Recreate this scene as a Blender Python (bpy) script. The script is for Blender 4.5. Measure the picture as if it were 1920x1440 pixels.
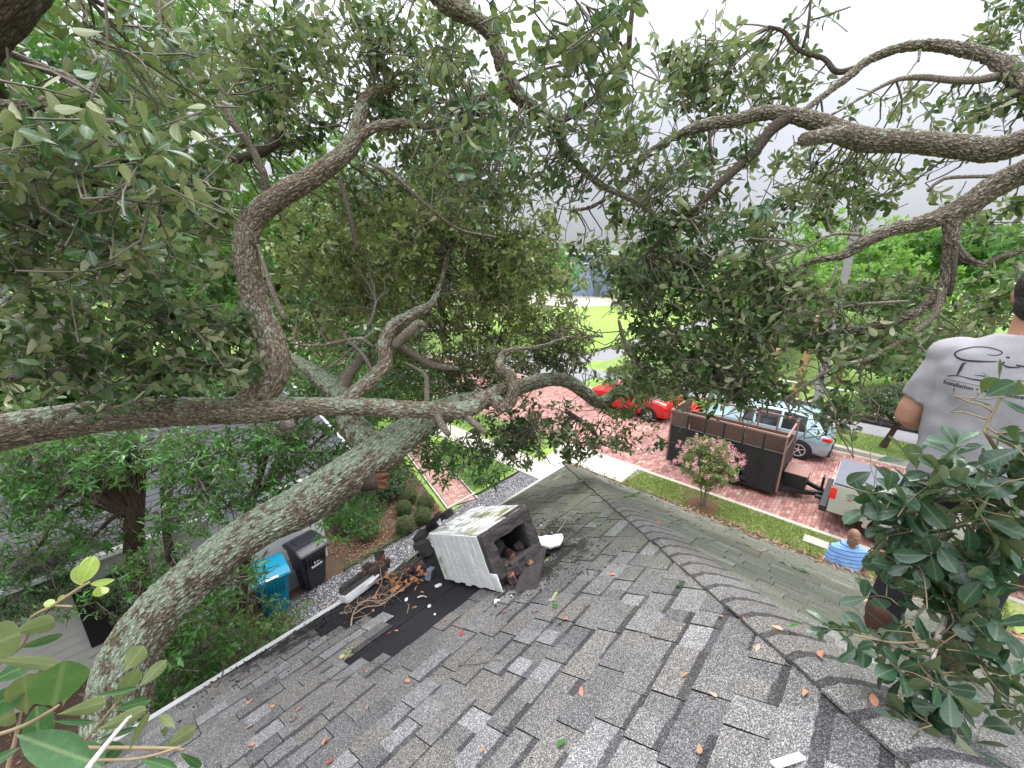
import bpy, bmesh, math, random
import numpy as np
from mathutils import Vector, Matrix
from mathutils.bvhtree import BVHTree
for o in list(bpy.data.objects): bpy.data.objects.remove(o)
scene = bpy.context.scene
COL = scene.collection
R = math.radians
random.seed(7); rng = np.random.default_rng(7)

# ------------------------------------------------------------------ camera
FOC, HOR = 782.0, 240.0                 # focal length and horizon offset in photo pixels (1920 wide)
PITCH = math.atan(HOR / FOC)
HEAD = math.atan(740.0 / math.hypot(FOC, HOR))   # heading, from +X towards +Y
CAMZ = 7.0
cam = bpy.data.cameras.new('camera'); camo = bpy.data.objects.new('camera', cam); COL.objects.link(camo)
cam.sensor_width = 36; cam.lens = FOC / 1920 * 36; cam.clip_start = 0.05; cam.clip_end = 1500
camo.location = (0, 0, CAMZ); camo.rotation_euler = (math.pi / 2 - PITCH, 0, HEAD - math.pi / 2)
scene.camera = camo

# ------------------------------------------------------------------ sky, sun, exposure
SUN_EL, SUN_AZ = R(58), R(70)
world = bpy.data.worlds.new('World'); scene.world = world; world.use_nodes = True
wn, wl = world.node_tree.nodes, world.node_tree.links
wn.clear()
wo = wn.new('ShaderNodeOutputWorld'); bg = wn.new('ShaderNodeBackground'); bg.inputs[1].default_value = 0.10
sky = wn.new('ShaderNodeTexSky'); sky.sky_type = 'NISHITA'; sky.sun_disc = False
sky.sun_elevation = SUN_EL; sky.sun_rotation = SUN_AZ
tc = wn.new('ShaderNodeTexCoord'); mp = wn.new('ShaderNodeMapping'); mp.inputs['Scale'].default_value = (1, 1, 2.2)
cn = wn.new('ShaderNodeTexNoise'); cn.inputs['Scale'].default_value = 1.6; cn.inputs['Detail'].default_value = 4
cr = wn.new('ShaderNodeValToRGB'); cr.color_ramp.elements[0].position = .32; cr.color_ramp.elements[1].position = .68
cr.color_ramp.elements[0].color = (5.0, 5.1, 5.7, 1); cr.color_ramp.elements[1].color = (7.0, 7.1, 7.7, 1)
# overcast sky: zenith boosted, mostly out of view, to keep the scene lit
sxz = wn.new('ShaderNodeSeparateXYZ'); wl.new(tc.outputs['Generated'], sxz.inputs[0])
mz = wn.new('ShaderNodeMath'); mz.operation = 'MAXIMUM'; mz.inputs[1].default_value = 0; wl.new(sxz.outputs[2], mz.inputs[0])
gr = wn.new('ShaderNodeMath'); gr.operation = 'MULTIPLY_ADD'; gr.inputs[1].default_value = 4.6; gr.inputs[2].default_value = .52; pz = wn.new('ShaderNodeMath'); pz.operation = 'POWER'; pz.inputs[1].default_value = 1.5; wl.new(mz.outputs[0], pz.inputs[0]); wl.new(pz.outputs[0], gr.inputs[0])
cm_ = wn.new('ShaderNodeVectorMath'); cm_.operation = 'SCALE'
mx = wn.new('ShaderNodeMixRGB'); mx.inputs[0].default_value = .93
wl.new(tc.outputs['Generated'], mp.inputs[0]); wl.new(mp.outputs[0], cn.inputs['Vector']); wl.new(cn.outputs[0], cr.inputs[0])
wl.new(sky.outputs[0], mx.inputs[1]); wl.new(cr.outputs[0], cm_.inputs[0]); wl.new(gr.outputs[0], cm_.inputs['Scale']); wl.new(cm_.outputs[0], mx.inputs[2]); wl.new(mx.outputs[0], bg.inputs[0]); wl.new(bg.outputs[0], wo.inputs[0])
sun = bpy.data.lights.new('sun', 'SUN'); suno = bpy.data.objects.new('sun', sun); COL.objects.link(suno)
sun.energy = 1.5; sun.angle = R(10); sun.color = (1, .97, .92)
suno.rotation_euler = Vector((math.sin(SUN_AZ) * math.cos(SUN_EL), math.cos(SUN_AZ) * math.cos(SUN_EL), math.sin(SUN_EL))).to_track_quat('Z', 'Y').to_euler()
scene.view_settings.view_transform = 'Standard'; scene.view_settings.look = 'None'
scene.view_settings.exposure = 0.6; scene.view_settings.gamma = 1

# ------------------------------------------------------------------ surveying helpers
CA, SA, CP, SP = math.cos(HEAD), math.sin(HEAD), math.cos(PITCH), math.sin(PITCH)
def ray(px, py):
    x, y = (px - 960) / FOC, (720 - py) / FOC
    fwd, up = CP + y * SP, y * CP - SP
    return np.array([x * SA + fwd * CA, -x * CA + fwd * SA, up])
def at(px, py, d):                       # world point at optical depth d metres
    return np.array([0, 0, CAMZ]) + ray(px, py) * d
def atz(px, py, z=0.):
    r = ray(px, py); return np.array([0, 0, CAMZ]) + r * ((z - CAMZ) / r[2])
CX, CY, EZ, PIT = 4.793, 3.191, 4.0, .5  # roof corner, eave height, pitch
def roofL(x, y): return EZ + PIT * (CY - y)
def roofR(x, y): return EZ + PIT * (CX - x)
def on_roof(px, py):
    r = ray(px, py); n = np.array([0, PIT, 1.]); p0 = np.array([CX, CY, EZ]); o = np.array([0, 0, CAMZ])
    return o + r * (n @ (p0 - o) / (n @ r))
def on_roofR(px, py):
    r = ray(px, py); n = np.array([PIT, 0, 1.]); p0 = np.array([CX, CY, EZ]); o = np.array([0, 0, CAMZ])
    return o + r * (n @ (p0 - o) / (n @ r))

# ------------------------------------------------------------------ object helpers
def tag(o, label=None, cat=None, group=None, kind=None):
    if label: o['label'] = label
    if cat: o['category'] = cat
    if group: o['group'] = group
    if kind: o['kind'] = kind
    return o
def thing(name, label, cat, loc=(0, 0, 0), rz=0, group=None, rot=None):
    o = bpy.data.objects.new(name, None); COL.objects.link(o); o.empty_display_size = .1
    o.location = [float(v) for v in loc]; o.rotation_euler = rot if rot else (0, 0, rz)
    return tag(o, label, cat, group)
def link(name, me, parent=None, world=True):
    o = bpy.data.objects.new(name, me); COL.objects.link(o)
    if parent is not None:
        o.parent = parent
        if world:
            M = Matrix.LocRotScale(parent.location, parent.rotation_euler, None)
            if parent.parent is not None: M = Matrix.LocRotScale(parent.parent.location, parent.parent.rotation_euler, None) @ M
            o.matrix_parent_inverse = M.inverted()
    return o
def np_mesh(name, V, F, mat=None, attrs=None, smooth=True, uv=None):
    V = np.asarray(V, np.float32); 
    if not isinstance(F, (list, tuple)) or isinstance(F[0], (tuple, list)): F = [np.array(F)]
    F = [np.asarray(f, np.int32) for f in F if len(f)]
    me = bpy.data.meshes.new(name)
    me.vertices.add(len(V)); me.vertices.foreach_set('co', V.ravel())
    nl = sum(f.size for f in F); nf = sum(len(f) for f in F)
    me.loops.add(nl); me.loops.foreach_set('vertex_index', np.concatenate([f.ravel() for f in F]))
    me.polygons.add(nf)
    tot = np.concatenate([np.full(len(f), f.shape[1], np.int32) for f in F])
    st = np.concatenate([[0], np.cumsum(tot)[:-1]]).astype(np.int32)
    me.polygons.foreach_set('loop_start', st)
    if attrs:
        for k, a in attrs.items():
            a = np.asarray(a, np.float32)
            if a.ndim == 2: me.attributes.new(k, 'FLOAT_VECTOR', 'POINT').data.foreach_set('vector', a.ravel())
            else: me.attributes.new(k, 'FLOAT', 'POINT').data.foreach_set('value', a)
    me.update(calc_edges=True); me.validate()
    me.polygons.foreach_set('use_smooth', np.full(len(me.polygons), smooth))
    if mat is not None: me.materials.append(mat)
    return me
class MB:
    """collects boxes, cylinders, prisms; build() links ONE mesh object"""
    def __init__(s): s.bm = bmesh.new()
    def box(s, lo, hi, M=None, bev=0):
        lo, hi = Vector([min(a, b) for a, b in zip(lo, hi)]), Vector([max(a, b) for a, b in zip(lo, hi)])
        r = bmesh.ops.create_cube(s.bm, size=1)
        T = Matrix.Translation((lo + hi) / 2) @ Matrix.Diagonal((*(hi - lo), 1))
        if M is not None: T = M @ T
        bmesh.ops.transform(s.bm, matrix=T, verts=r['verts'])
        if bev:
            es = list({e for v in r['verts'] for e in v.link_edges})
            bmesh.ops.bevel(s.bm, geom=es, offset=bev, segments=2, affect='EDGES', profile=.6)
        return s
    def cyl(s, a, b, r1, r2=None, seg=12):
        a, b = Vector(a), Vector(b); d = b - a
        r = bmesh.ops.create_cone(s.bm, cap_ends=True, segments=seg, radius1=r1, radius2=r1 if r2 is None else r2, depth=d.length)
        bmesh.ops.transform(s.bm, matrix=Matrix.Translation((a + b) / 2) @ d.to_track_quat('Z', 'Y').to_matrix().to_4x4(), verts=r['verts'])
        return s
    def ball(s, c, r, sc=(1, 1, 1), sub=2):
        q = bmesh.ops.create_icosphere(s.bm, subdivisions=sub, radius=r)
        bmesh.ops.transform(s.bm, matrix=Matrix.Translation(c) @ Matrix.Diagonal((*sc, 1)), verts=q['verts']); return s
    def poly(s, pts, thick=None):
        vs = [s.bm.verts.new(p) for p in pts]; f = s.bm.faces.new(vs)
        if thick is not None:
            r = bmesh.ops.extrude_face_region(s.bm, geom=[f])
            bmesh.ops.translate(s.bm, vec=thick, verts=[v for v in r['geom'] if isinstance(v, bmesh.types.BMVert)])
        return s
    def prism(s, prof, axis, a, b):
        """prof: list of 2-D points; axis: 0,1,2 extrusion axis from a to b"""
        def P(p, t):
            q = [p[0], p[1]]; q.insert(axis, t); return q
        n = len(prof); va = [s.bm.verts.new(P(p, a)) for p in prof]; vb = [s.bm.verts.new(P(p, b)) for p in prof]
        s.bm.faces.new(va); s.bm.faces.new(vb[::-1])
        for i in range(n): s.bm.faces.new((va[i], va[(i + 1) % n], vb[(i + 1) % n], vb[i]))
        return s
    def build(s, name, mat, parent=None, world=False, smooth=False, kind=None):
        bmesh.ops.recalc_face_normals(s.bm, faces=s.bm.faces)
        me = bpy.data.meshes.new(name); s.bm.to_mesh(me); s.bm.free(); me.materials.append(mat)
        me.polygons.foreach_set('use_smooth', [smooth] * len(me.polygons))
        o = link(name, me, parent, world)
        if smooth == 'auto': pass
        if kind: o['kind'] = kind
        return o

# ------------------------------------------------------------------ numpy noise
def _h(i, j, k, s):
    n = (i * 73856093) ^ (j * 19349663) ^ (k * 83492791) ^ (s * 2654435761)
    n = (n ^ (n >> 13)) * 1274126177 & 0x7fffffff
    return (n ^ (n >> 16)) % 65536 / 65536.
def vnoise(P, s=1):
    P = np.asarray(P); I = np.floor(P).astype(np.int64); f = P - I; f = f * f * (3 - 2 * f); out = 0
    for a in (0, 1):
        for b in (0, 1):
            for c in (0, 1):
                w = (f[:, 0] if a else 1 - f[:, 0]) * (f[:, 1] if b else 1 - f[:, 1]) * (f[:, 2] if c else 1 - f[:, 2])
                out = out + w * _h(I[:, 0] + a, I[:, 1] + b, I[:, 2] + c, s)
    return out
def fbm(P, s=1, o=3):
    r = 0; a = .5; P = np.asarray(P)
    for i in range(o): r = r + a * vnoise(P * 2 ** i, s + i); a /= 2
    return r / (1 - .5 ** o)
def vor(P, s=3):
    I = np.floor(P).astype(np.int64); F1 = np.full(len(P), 9.); F2 = np.full(len(P), 9.); ID = np.zeros(len(P))
    for a in (-1, 0, 1):
        for b in (-1, 0, 1):
            for c in (-1, 0, 1):
                i, j, k = I[:, 0] + a, I[:, 1] + b, I[:, 2] + c
                d = np.sqrt((i + _h(i, j, k, s) - P[:, 0]) ** 2 + (j + _h(i, j, k, s + 1) - P[:, 1]) ** 2 + (k + _h(i, j, k, s + 2) - P[:, 2]) ** 2)
                m = d < F1; F2 = np.where(m, F1, np.minimum(F2, d)); ID = np.where(m, _h(i, j, k, s + 5), ID); F1 = np.where(m, d, F1)
    return F1, F2, ID
# ------------------------------------------------------------------ materials
class NT:
    def __init__(s, name):
        s.m = bpy.data.materials.new(name); s.m.use_nodes = True; s.n = s.m.node_tree.nodes; s.l = s.m.node_tree.links
        s.p = s.n['Principled BSDF']; s.out = s.n['Material Output']
    def N(s, t, **k):
        n = s.n.new('ShaderNode' + t)
        for a, v in k.items(): setattr(n, a, v)
        return n
    def val(s, sock, v):
        if hasattr(v, 'links') or hasattr(v, 'is_output'): s.l.new(v, sock)
        elif isinstance(v, (tuple, list)) and len(v) == 3 and sock.type == 'RGBA': sock.default_value = (*v, 1)
        else: sock.default_value = v
    def coord(s, kind='Object'):
        return s.N('TexCoord').outputs[kind]
    def attr(s, name, vec=False):
        a = s.N('Attribute'); a.attribute_name = name; return a.outputs['Vector' if vec else 'Fac']
    def mapv(s, v, sc):
        m = s.N('Mapping'); m.inputs['Scale'].default_value = sc if isinstance(sc, (tuple, list)) else (sc,) * 3; s.l.new(v, m.inputs[0]); return m.outputs[0]
    def noise(s, v, scale, detail=3, rough=.55):
        n = s.N('TexNoise'); n.inputs['Scale'].default_value = scale; n.inputs['Detail'].default_value = detail; n.inputs['Roughness'].default_value = rough
        if v is not None: s.l.new(v, n.inputs['Vector'])
        return n.outputs[0]
    def voro(s, v, scale, feat='F1', out=0):
        n = s.N('TexVoronoi', feature=feat); n.inputs['Scale'].default_value = scale; s.l.new(v, n.inputs['Vector']); return n.outputs[out]
    def ramp(s, v, stops):
        r = s.N('ValToRGB'); e = r.color_ramp.elements
        while len(e) < len(stops): e.new(.5)
        for k, (p, c) in zip(e, stops):
            k.position = p; k.color = (c, c, c, 1) if isinstance(c, (int, float)) else (*c, 1)
        s.l.new(v, r.inputs[0]); return r.outputs[0]
    def mix(s, f, a, b, mode='MIX'):
        m = s.N('MixRGB', blend_type=mode); s.val(m.inputs[0], f); s.val(m.inputs[1], a); s.val(m.inputs[2], b); return m.outputs[0]
    def math(s, op, a, b=0., c=None):
        m = s.N('Math', operation=op); s.val(m.inputs[0], a); s.val(m.inputs[1], b)
        if c is not None: s.val(m.inputs[2], c)
        return m.outputs[0]
    def bump(s, h, strength=.5, dist=.01):
        b = s.N('Bump'); b.inputs['Strength'].default_value = strength; b.inputs['Distance'].default_value = dist; s.l.new(h, b.inputs['Height']); s.l.new(b.outputs[0], s.p.inputs['Normal'])
    def base(s, c): s.val(s.p.inputs['Base Color'], c)
    def rough(s, v): s.val(s.p.inputs['Roughness'], v)

def plain(name, col, rough=.6, metal=0, var=.25, scale=6, bump=0, spec=.4, bscale=40):
    t = NT(name); c = t.coord(); n = t.noise(c, scale, 4)
    t.base(t.mix(n, tuple(x * (1 - var) for x in col), tuple(min(1, x * (1 + var)) for x in col))); t.rough(rough)
    t.p.inputs['Metallic'].default_value = metal; t.p.inputs['Specular IOR Level'].default_value = spec
    if bump: t.bump(t.noise(c, bscale, 5), bump, .01)
    return t.m

def leaf_mat(name, top, under, transl=.25, rough=.38, var=.35, vein=False, spec=.5, yellow=None, ythr=.9):
    t = NT(name); oi = t.N('ObjectInfo'); r = t.math('FRACT', t.math('ADD', t.attr('tone'), oi.outputs['Random']))
    v = t.math('MULTIPLY_ADD', r, 2 * var, 1 - var)
    topc = t.mix(1, top, v, 'MULTIPLY'); 
    if yellow: topc = t.mix(t.ramp(r, [(ythr, 0), (min(1, ythr + .07), 1)]), topc, yellow)
    geo = t.N('NewGeometry')
    c = t.mix(geo.outputs['Backfacing'], topc, t.mix(1, under, t.math('MULTIPLY_ADD', r, .3, .85), 'MULTIPLY'))
    if vein:
        la = t.attr('luv', True); sx = t.N('SeparateXYZ'); t.l.new(la, sx.inputs[0])
        au = t.math('ABSOLUTE', sx.outputs[0])
        rib = t.ramp(au, [(.012, 1), (.035, 0)])
        side = t.math('SINE', t.math('MULTIPLY', t.math('SUBTRACT', sx.outputs[1], t.math('MULTIPLY', au, .55)), 58))
        sv = t.math('MULTIPLY', t.ramp(side, [(.80, 0), (1, 1)]), .035)
        lc = t.mix(.5, c, tuple(min(1, u * 1.9 + .05) for u in under))
        c = t.mix(t.math('MAXIMUM', t.math('MULTIPLY', rib, .55), sv), c, lc)
        mott = t.noise(la, 9, 4); c = t.mix(t.ramp(mott, [(.5, 0), (.75, .35)]), c, tuple(min(1, u * 2.6) for u in top))
        spot = t.ramp(t.noise(la, 60, 2), [(.68, 0), (.74, .5)]); c = t.mix(spot, c, (.12, .16, .11))
        t.bump(t.math('ADD', t.math('MULTIPLY', side, .3), t.math('MULTIPLY', mott, 4)), .15, .002)
    t.base(c); t.rough(rough if not vein else t.math('MULTIPLY_ADD', t.noise(t.coord(), 90, 2), .35, rough - .15)); t.p.inputs['Specular IOR Level'].default_value = spec
    tr = t.N('BsdfTranslucent'); t.l.new(t.mix(.5, c, (.25, .42, .06)), tr.inputs[0])
    ms = t.N('MixShader'); ms.inputs[0].default_value = transl
    t.l.new(t.p.outputs[0], ms.inputs[1]); t.l.new(tr.outputs[0], ms.inputs[2]); t.l.new(ms.outputs[0], t.out.inputs[0])
    return t.m

def bark_mat(name, plate=(.20, .17, .13), deep=(.035, .026, .02), lichen=.5, red=.2, sc=1.0, moss=.3):
    t = NT(name); bc = t.attr('bc', True)
    st = t.mapv(bc, (sc, sc, sc * .38))
    wv = t.N('VectorMath', operation='ADD'); t.l.new(st, wv.inputs[0]); nn_ = t.N('TexNoise'); nn_.inputs['Scale'].default_value = 30; t.l.new(bc, nn_.inputs['Vector']); wsc = t.N('VectorMath', operation='SCALE'); t.l.new(nn_.outputs['Color'], wsc.inputs[0]); wsc.inputs['Scale'].default_value = .035 / sc; t.l.new(wsc.outputs[0], wv.inputs[1])
    ve = t.voro(wv.outputs[0], 46, 'DISTANCE_TO_EDGE'); fine = t.noise(t.mapv(bc, (1, 1, .45)), 85 * sc, 6, .7); big = t.noise(bc, 3.2, 4)
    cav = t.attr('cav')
    pl = t.mix(fine, tuple(x * .45 for x in plate), tuple(min(1, x * 1.5) for x in plate))
    pl = t.mix(t.ramp(t.noise(bc, 5, 3), [(.45, 0), (.7, red)]), pl, (.15, .065, .035))
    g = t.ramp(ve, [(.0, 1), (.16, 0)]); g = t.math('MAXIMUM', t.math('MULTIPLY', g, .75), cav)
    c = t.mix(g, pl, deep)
    geo = t.N('NewGeometry'); sx = t.N('SeparateXYZ'); t.l.new(geo.outputs['Normal'], sx.inputs[0])
    up = t.math('MULTIPLY_ADD', sx.outputs[2], .12, .0)
    # lichen grows as crusty rosettes, thicker on the upper side of the limb
    ln = t.math('ADD', t.math('ADD', t.math('MULTIPLY', t.noise(bc, 16 * sc, 5, .62), .62), t.math('MULTIPLY', big, .42)), up)
    lm = t.ramp(ln, [(.665 - .10 * lichen, 0), (.685 - .10 * lichen, 1)])
    lm = t.math('MULTIPLY', lm, t.math('SUBTRACT', 1, t.math('MULTIPLY', g, .85)))
    if lichen <= 0: lm = t.math('MULTIPLY', lm, 0)
    lcol = t.mix(t.noise(bc, 45, 3), (.26, .34, .22), (.58, .68, .50))
    mossm = t.ramp(t.math('ADD', t.noise(bc, 7, 4), up), [(.56, 0), (.7, moss)])
    c = t.mix(mossm, c, (.075, .085, .02)); c = t.mix(lm, c, lcol)
    t.base(c); t.rough(.9); t.p.inputs['Specular IOR Level'].default_value = .15
    h = t.math('ADD', t.math('MULTIPLY', t.ramp(ve, [(0, 0), (.25, 1)]), .7), t.math('ADD', t.math('MULTIPLY', fine, .6), t.math('MULTIPLY', lm, .12)))
    t.bump(h, .9, .012 / sc)
    return t.m

M = {}
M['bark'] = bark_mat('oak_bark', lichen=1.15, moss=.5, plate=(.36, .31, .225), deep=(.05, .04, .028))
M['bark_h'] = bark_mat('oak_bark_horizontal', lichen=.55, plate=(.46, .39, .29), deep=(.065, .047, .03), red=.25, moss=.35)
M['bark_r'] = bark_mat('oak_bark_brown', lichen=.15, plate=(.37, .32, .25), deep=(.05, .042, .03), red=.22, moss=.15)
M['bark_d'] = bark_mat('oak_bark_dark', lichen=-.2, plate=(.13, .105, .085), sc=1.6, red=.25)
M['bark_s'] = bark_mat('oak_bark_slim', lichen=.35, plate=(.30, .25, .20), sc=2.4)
M['bark_bg'] = bark_mat('garden_tree_bark', lichen=-1, plate=(.10, .075, .055), sc=1)
M['wood_break'] = plain('broken_wood', (.20, .085, .04), .85, var=.6, scale=30, bump=1, bscale=90)
M['twig'] = plain('twig_bark', (.17, .145, .115), .85, var=.45, scale=25)
M['twig_y'] = plain('green_twig', (.26, .20, .11), .6, var=.3, scale=20)
M['twig_w'] = plain('bleached_twig', (.55, .50, .45), .8, var=.25, scale=40, bump=.4)
M['twig_d'] = plain('dead_twig', (.44, .32, .21), .8, var=.4, scale=30)
M['oakleaf'] = leaf_mat('oak_leaf', (.072, .122, .042), (.33, .345, .19), .24, .34, var=.7, spec=.4)
M['oakleaf_sun'] = leaf_mat('oak_leaf_sunlit_tint', (.20, .235, .075), (.40, .42, .22), .3, .36, var=.7, spec=.35)  # lighter copy of the oak leaf, sunlit tops put into its colour
M['oakleaf_n'] = leaf_mat('oak_leaf_near', (.05, .115, .042), (.25, .275, .125), .16, .40, vein=True, var=.3)
M['oakleaf_ol'] = leaf_mat('oak_leaf_sprig', (.035, .11, .03), (.15, .175, .065), .28, .42, vein=True, var=.2)
M['oakleaf_y'] = leaf_mat('young_leaf', (.42, .55, .12), (.5, .6, .2), .4, .5, vein=True, var=.15)
M['camphor'] = leaf_mat('glossy_green_leaf', (.065, .20, .035), (.10, .22, .06), .22, .28, var=.55, yellow=(.12, .26, .04))
M['bgleaf'] = leaf_mat('background_leaf', (.075, .20, .04), (.12, .25, .06), .32, .5, var=.45)
M['bgdark'] = leaf_mat('background_dark_leaf', (.04, .095, .028), (.07, .13, .04), .2, .5, var=.45)
M['bgbright'] = leaf_mat('sunlit_leaf', (.17, .34, .06), (.22, .40, .09), .42, .5, var=.4)
M['shrub'] = leaf_mat('shrub_leaf', (.07, .16, .03), (.1, .2, .05), .25, .5, var=.4)
M['clip'] = leaf_mat('clipped_leaf', (.055, .115, .025), (.09, .15, .04), .15, .5, var=.4)
M['pink'] = leaf_mat('pink_petal', (.85, .36, .45), (.85, .42, .5), .3, .6, var=.25)
M['palm'] = leaf_mat('palm_leaf', (.16, .25, .07), (.2, .3, .1), .3, .4, var=.3)
M['deadleaf'] = leaf_mat('dead_leaf', (.36, .155, .06), (.42, .22, .11), .12, .7, var=.35, vein=False)
M['cut'] = plain('sawn_wood', (.4, .28, .16), .8)

# shingle granules
def shingle_mat(name, moss):
    t = NT(name); c = t.coord(); tone = t.attr('tone'); sh = t.attr('band')
    g1 = t.noise(c, 260, 2, .7); g2 = t.voro(c, 330, 'F1', 1)
    sp = t.N('SeparateColor'); t.l.new(g2, sp.inputs[0])
    gran = t.ramp(sp.outputs[0], [(0, (.06, .06, .062)), (.40, (.13, .13, .128)), (.70, (.20, .199, .197)), (.88, (.32, .318, .315)), (1, (.46, .456, .45))])
    col = t.ramp(tone, [(0, (.70, .71, .75)), (.25, (.85, .86, .88)), (.5, (.98, .95, .91)), (.75, (1.0, 1.02, 1.05)), (.90, (1.2, 1.23, 1.28)), (1, (1.5, 1.55, 1.62))])
    k = t.mix(1, gran, col, 'MULTIPLY'); k = t.mix(1, k, (1.12, 1.09, 1.03), 'MULTIPLY')
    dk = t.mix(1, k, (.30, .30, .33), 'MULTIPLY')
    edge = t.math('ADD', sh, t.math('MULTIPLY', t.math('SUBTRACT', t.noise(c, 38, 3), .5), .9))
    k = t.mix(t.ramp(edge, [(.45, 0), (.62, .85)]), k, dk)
    big = t.noise(c, 2.3, 4); k = t.mix(t.ramp(big, [(.3, .35), (.6, 0)]), k, t.mix(1, k, (.62, .60, .58), 'MULTIPLY'))
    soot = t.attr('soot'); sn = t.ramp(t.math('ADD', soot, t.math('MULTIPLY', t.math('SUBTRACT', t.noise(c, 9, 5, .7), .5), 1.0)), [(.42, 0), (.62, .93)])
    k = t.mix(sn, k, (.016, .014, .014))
    mo = t.attr('moss'); mm = t.ramp(t.math('ADD', mo, t.math('MULTIPLY', t.math('SUBTRACT', t.noise(c, 7, 5, .65), .5), 1.0)), [(.3, 0), (.75, moss)])
    k = t.mix(mm, k, t.mix(g1, (.085, .10, .05), (.20, .22, .135)))
    t.base(k); t.rough(.92); t.p.inputs['Specular IOR Level'].default_value = .2
    t.bump(t.math('ADD', g1, sp.outputs[0]), .6, .003)
    return t.m
M['shingle'] = shingle_mat('roof_shingle', .52)
M['felt'] = plain('black_roofing_felt', (.016, .015, .018), .85, var=.45, scale=14, bump=.5, bscale=250)
M['deck'] = plain('roof_deck', (.03, .028, .028), .9)
M['drip'] = plain('white_drip_edge', (.62, .62, .60), .5, var=.3, scale=8)
M['white_siding'] = plain('white_painted_siding', (.72, .73, .72), .6, var=.06, scale=3)
M['siding'] = plain('pale_siding', (.50, .51, .47), .6, var=.1, scale=3)
M['nroof'] = plain('neighbour_shingle', (.085, .083, .092), .9, var=.3, scale=3, bump=.4, bscale=200)
M['glass'] = plain('dark_glass', (.02, .025, .03), .08, spec=.8)
M['black_frame'] = plain('black_frame', (.015, .015, .017), .5)
def white_brick():
    t = NT('white_painted_brick'); c = t.coord(); oi = t.N('ObjectInfo')
    w = t.mix(t.noise(c, 12, 4), (.62, .62, .61), (.78, .78, .77))
    w = t.mix(t.math('MULTIPLY', oi.outputs['Random'], .18), w, (.5, .51, .52))
    gr = t.ramp(t.noise(c, 26, 6, .7), [(.56, 0), (.72, .55)]); w = t.mix(gr, w, (.30, .29, .27))
    ms = t.math('MULTIPLY', t.ramp(t.noise(c, 6, 5, .7), [(.48, 0), (.62, 1)]), t.attr('mossy'))
    w = t.mix(ms, w, (.20, .22, .07))
    dk = t.math('MULTIPLY', t.ramp(t.noise(t.mapv(c, (1, .35, 1)), 13, 5, .7), [(.47, 0), (.6, .8)]), t.attr('grime'))
    w = t.mix(dk, w, (.07, .065, .055))
    t.base(w); t.rough(.7); t.bump(t.noise(c, 60, 5), .5, .006); return t.m
M['wbrick'] = white_brick()
def red_brick(name, soot):
    t = NT(name); c = t.coord(); n = t.noise(c, 14, 5, .65)
    r = t.mix(t.noise(c, 60, 4), (.26, .085, .05), (.42, .16, .09))
    t.base(t.mix(t.ramp(n, [(.5 - soot * .3, 1), (.62 - soot * .25, 0)]) if soot else 0., r, (.045, .038, .036))); t.rough(.92); t.bump(t.noise(c, 70, 6, .7), .9, .008); return t.m
M['rbrick'] = red_brick('sooty_red_brick', -.02)
M['rbrick2'] = red_brick('broken_red_brick', -.15)
M['mortar'] = plain('dark_sooty_mortar', (.055, .048, .046), .95, var=.55, scale=16, bump=1, bscale=55)
M['flue'] = plain('soot', (.012, .011, .011), .95, var=.4, scale=20, bump=1, bscale=70)
M['plaster'] = plain('white_plaster', (.83, .83, .82), .7, var=.05, bump=.4, bscale=50)

# ground
def gravel_mat():
    t = NT('gravel'); c = t.coord(); v = t.N('TexVoronoi'); v.inputs['Scale'].default_value = 34; t.l.new(c, v.inputs['Vector'])
    s = t.N('SeparateColor'); t.l.new(v.outputs[1], s.inputs[0])
    k = t.ramp(s.outputs[0], [(0, (.05, .05, .055)), (.5, (.16, .16, .17)), (.85, (.36, .35, .35)), (1, (.62, .6, .58))])
    k = t.mix(t.ramp(v.outputs[0], [(.3, 0), (.6, .9)]), k, (.03, .028, .028))
    lt = t.ramp(t.noise(c, 3.5, 5, .7), [(.55, 0), (.72, .6)]); k = t.mix(lt, k, (.26, .16, .09))
    t.base(k); t.rough(.9); t.bump(t.math('SUBTRACT', 1, v.outputs[0]), 1, .02); return t.m
M['gravel'] = gravel_mat()
M['pebble'] = NT('pebbles'); _t = M['pebble']; _t.base(_t.ramp(_t.attr('tone'), [(0, (.05, .05, .055)), (.45, (.15, .15, .16)), (.8, (.34, .34, .35)), (1, (.62, .61, .6))])); _t.rough(.8); M['pebble'] = _t.m
def grass_mat(name, a, b, dry, amt=.5):
    t = NT(name); c = t.coord(); f = t.noise(c, 60, 5, .75); g = t.noise(c, 9, 4)
    k = t.mix(t.ramp(f, [(.3, 0), (.7, 1)]), a, b); k = t.mix(t.ramp(g, [(.35, 0), (.75, .5)]), k, tuple(x * .55 for x in a))
    k = t.mix(t.ramp(t.noise(c, 1.3, 5, .65), [(.5, 0), (.66, amt)]), k, dry)
    t.base(k); t.rough(.9); t.p.inputs['Specular IOR Level'].default_value = .15; t.bump(f, 1, .03); return t.m
M['lawn'] = grass_mat('verge_grass', (.24, .32, .075), (.36, .43, .14), (.50, .42, .25), .85)
M['lawn2'] = grass_mat('park_grass', (.17, .27, .06), (.29, .41, .12), (.34, .40, .14), .4)
M['lawn_far'] = grass_mat('far_grass', (.23, .38, .07), (.35, .50, .12), (.4, .5, .16), .3)
M['blade'] = leaf_mat('grass_blade', (.32, .42, .12), (.2, .3, .06), .3, .6, var=.5, yellow=(.52, .45, .26), ythr=.62)
M['dirt'] = plain('leaf_litter_soil', (.085, .055, .035), .95, var=.6, scale=14, bump=1, bscale=30)
M['mulch'] = plain('red_mulch', (.13, .06, .04), .95, var=.7, scale=40, bump=1, bscale=50)
M['litter'] = leaf_mat('litter_leaf', (.26, .14, .08), (.34, .22, .15), .05, .8, var=.6)
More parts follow.
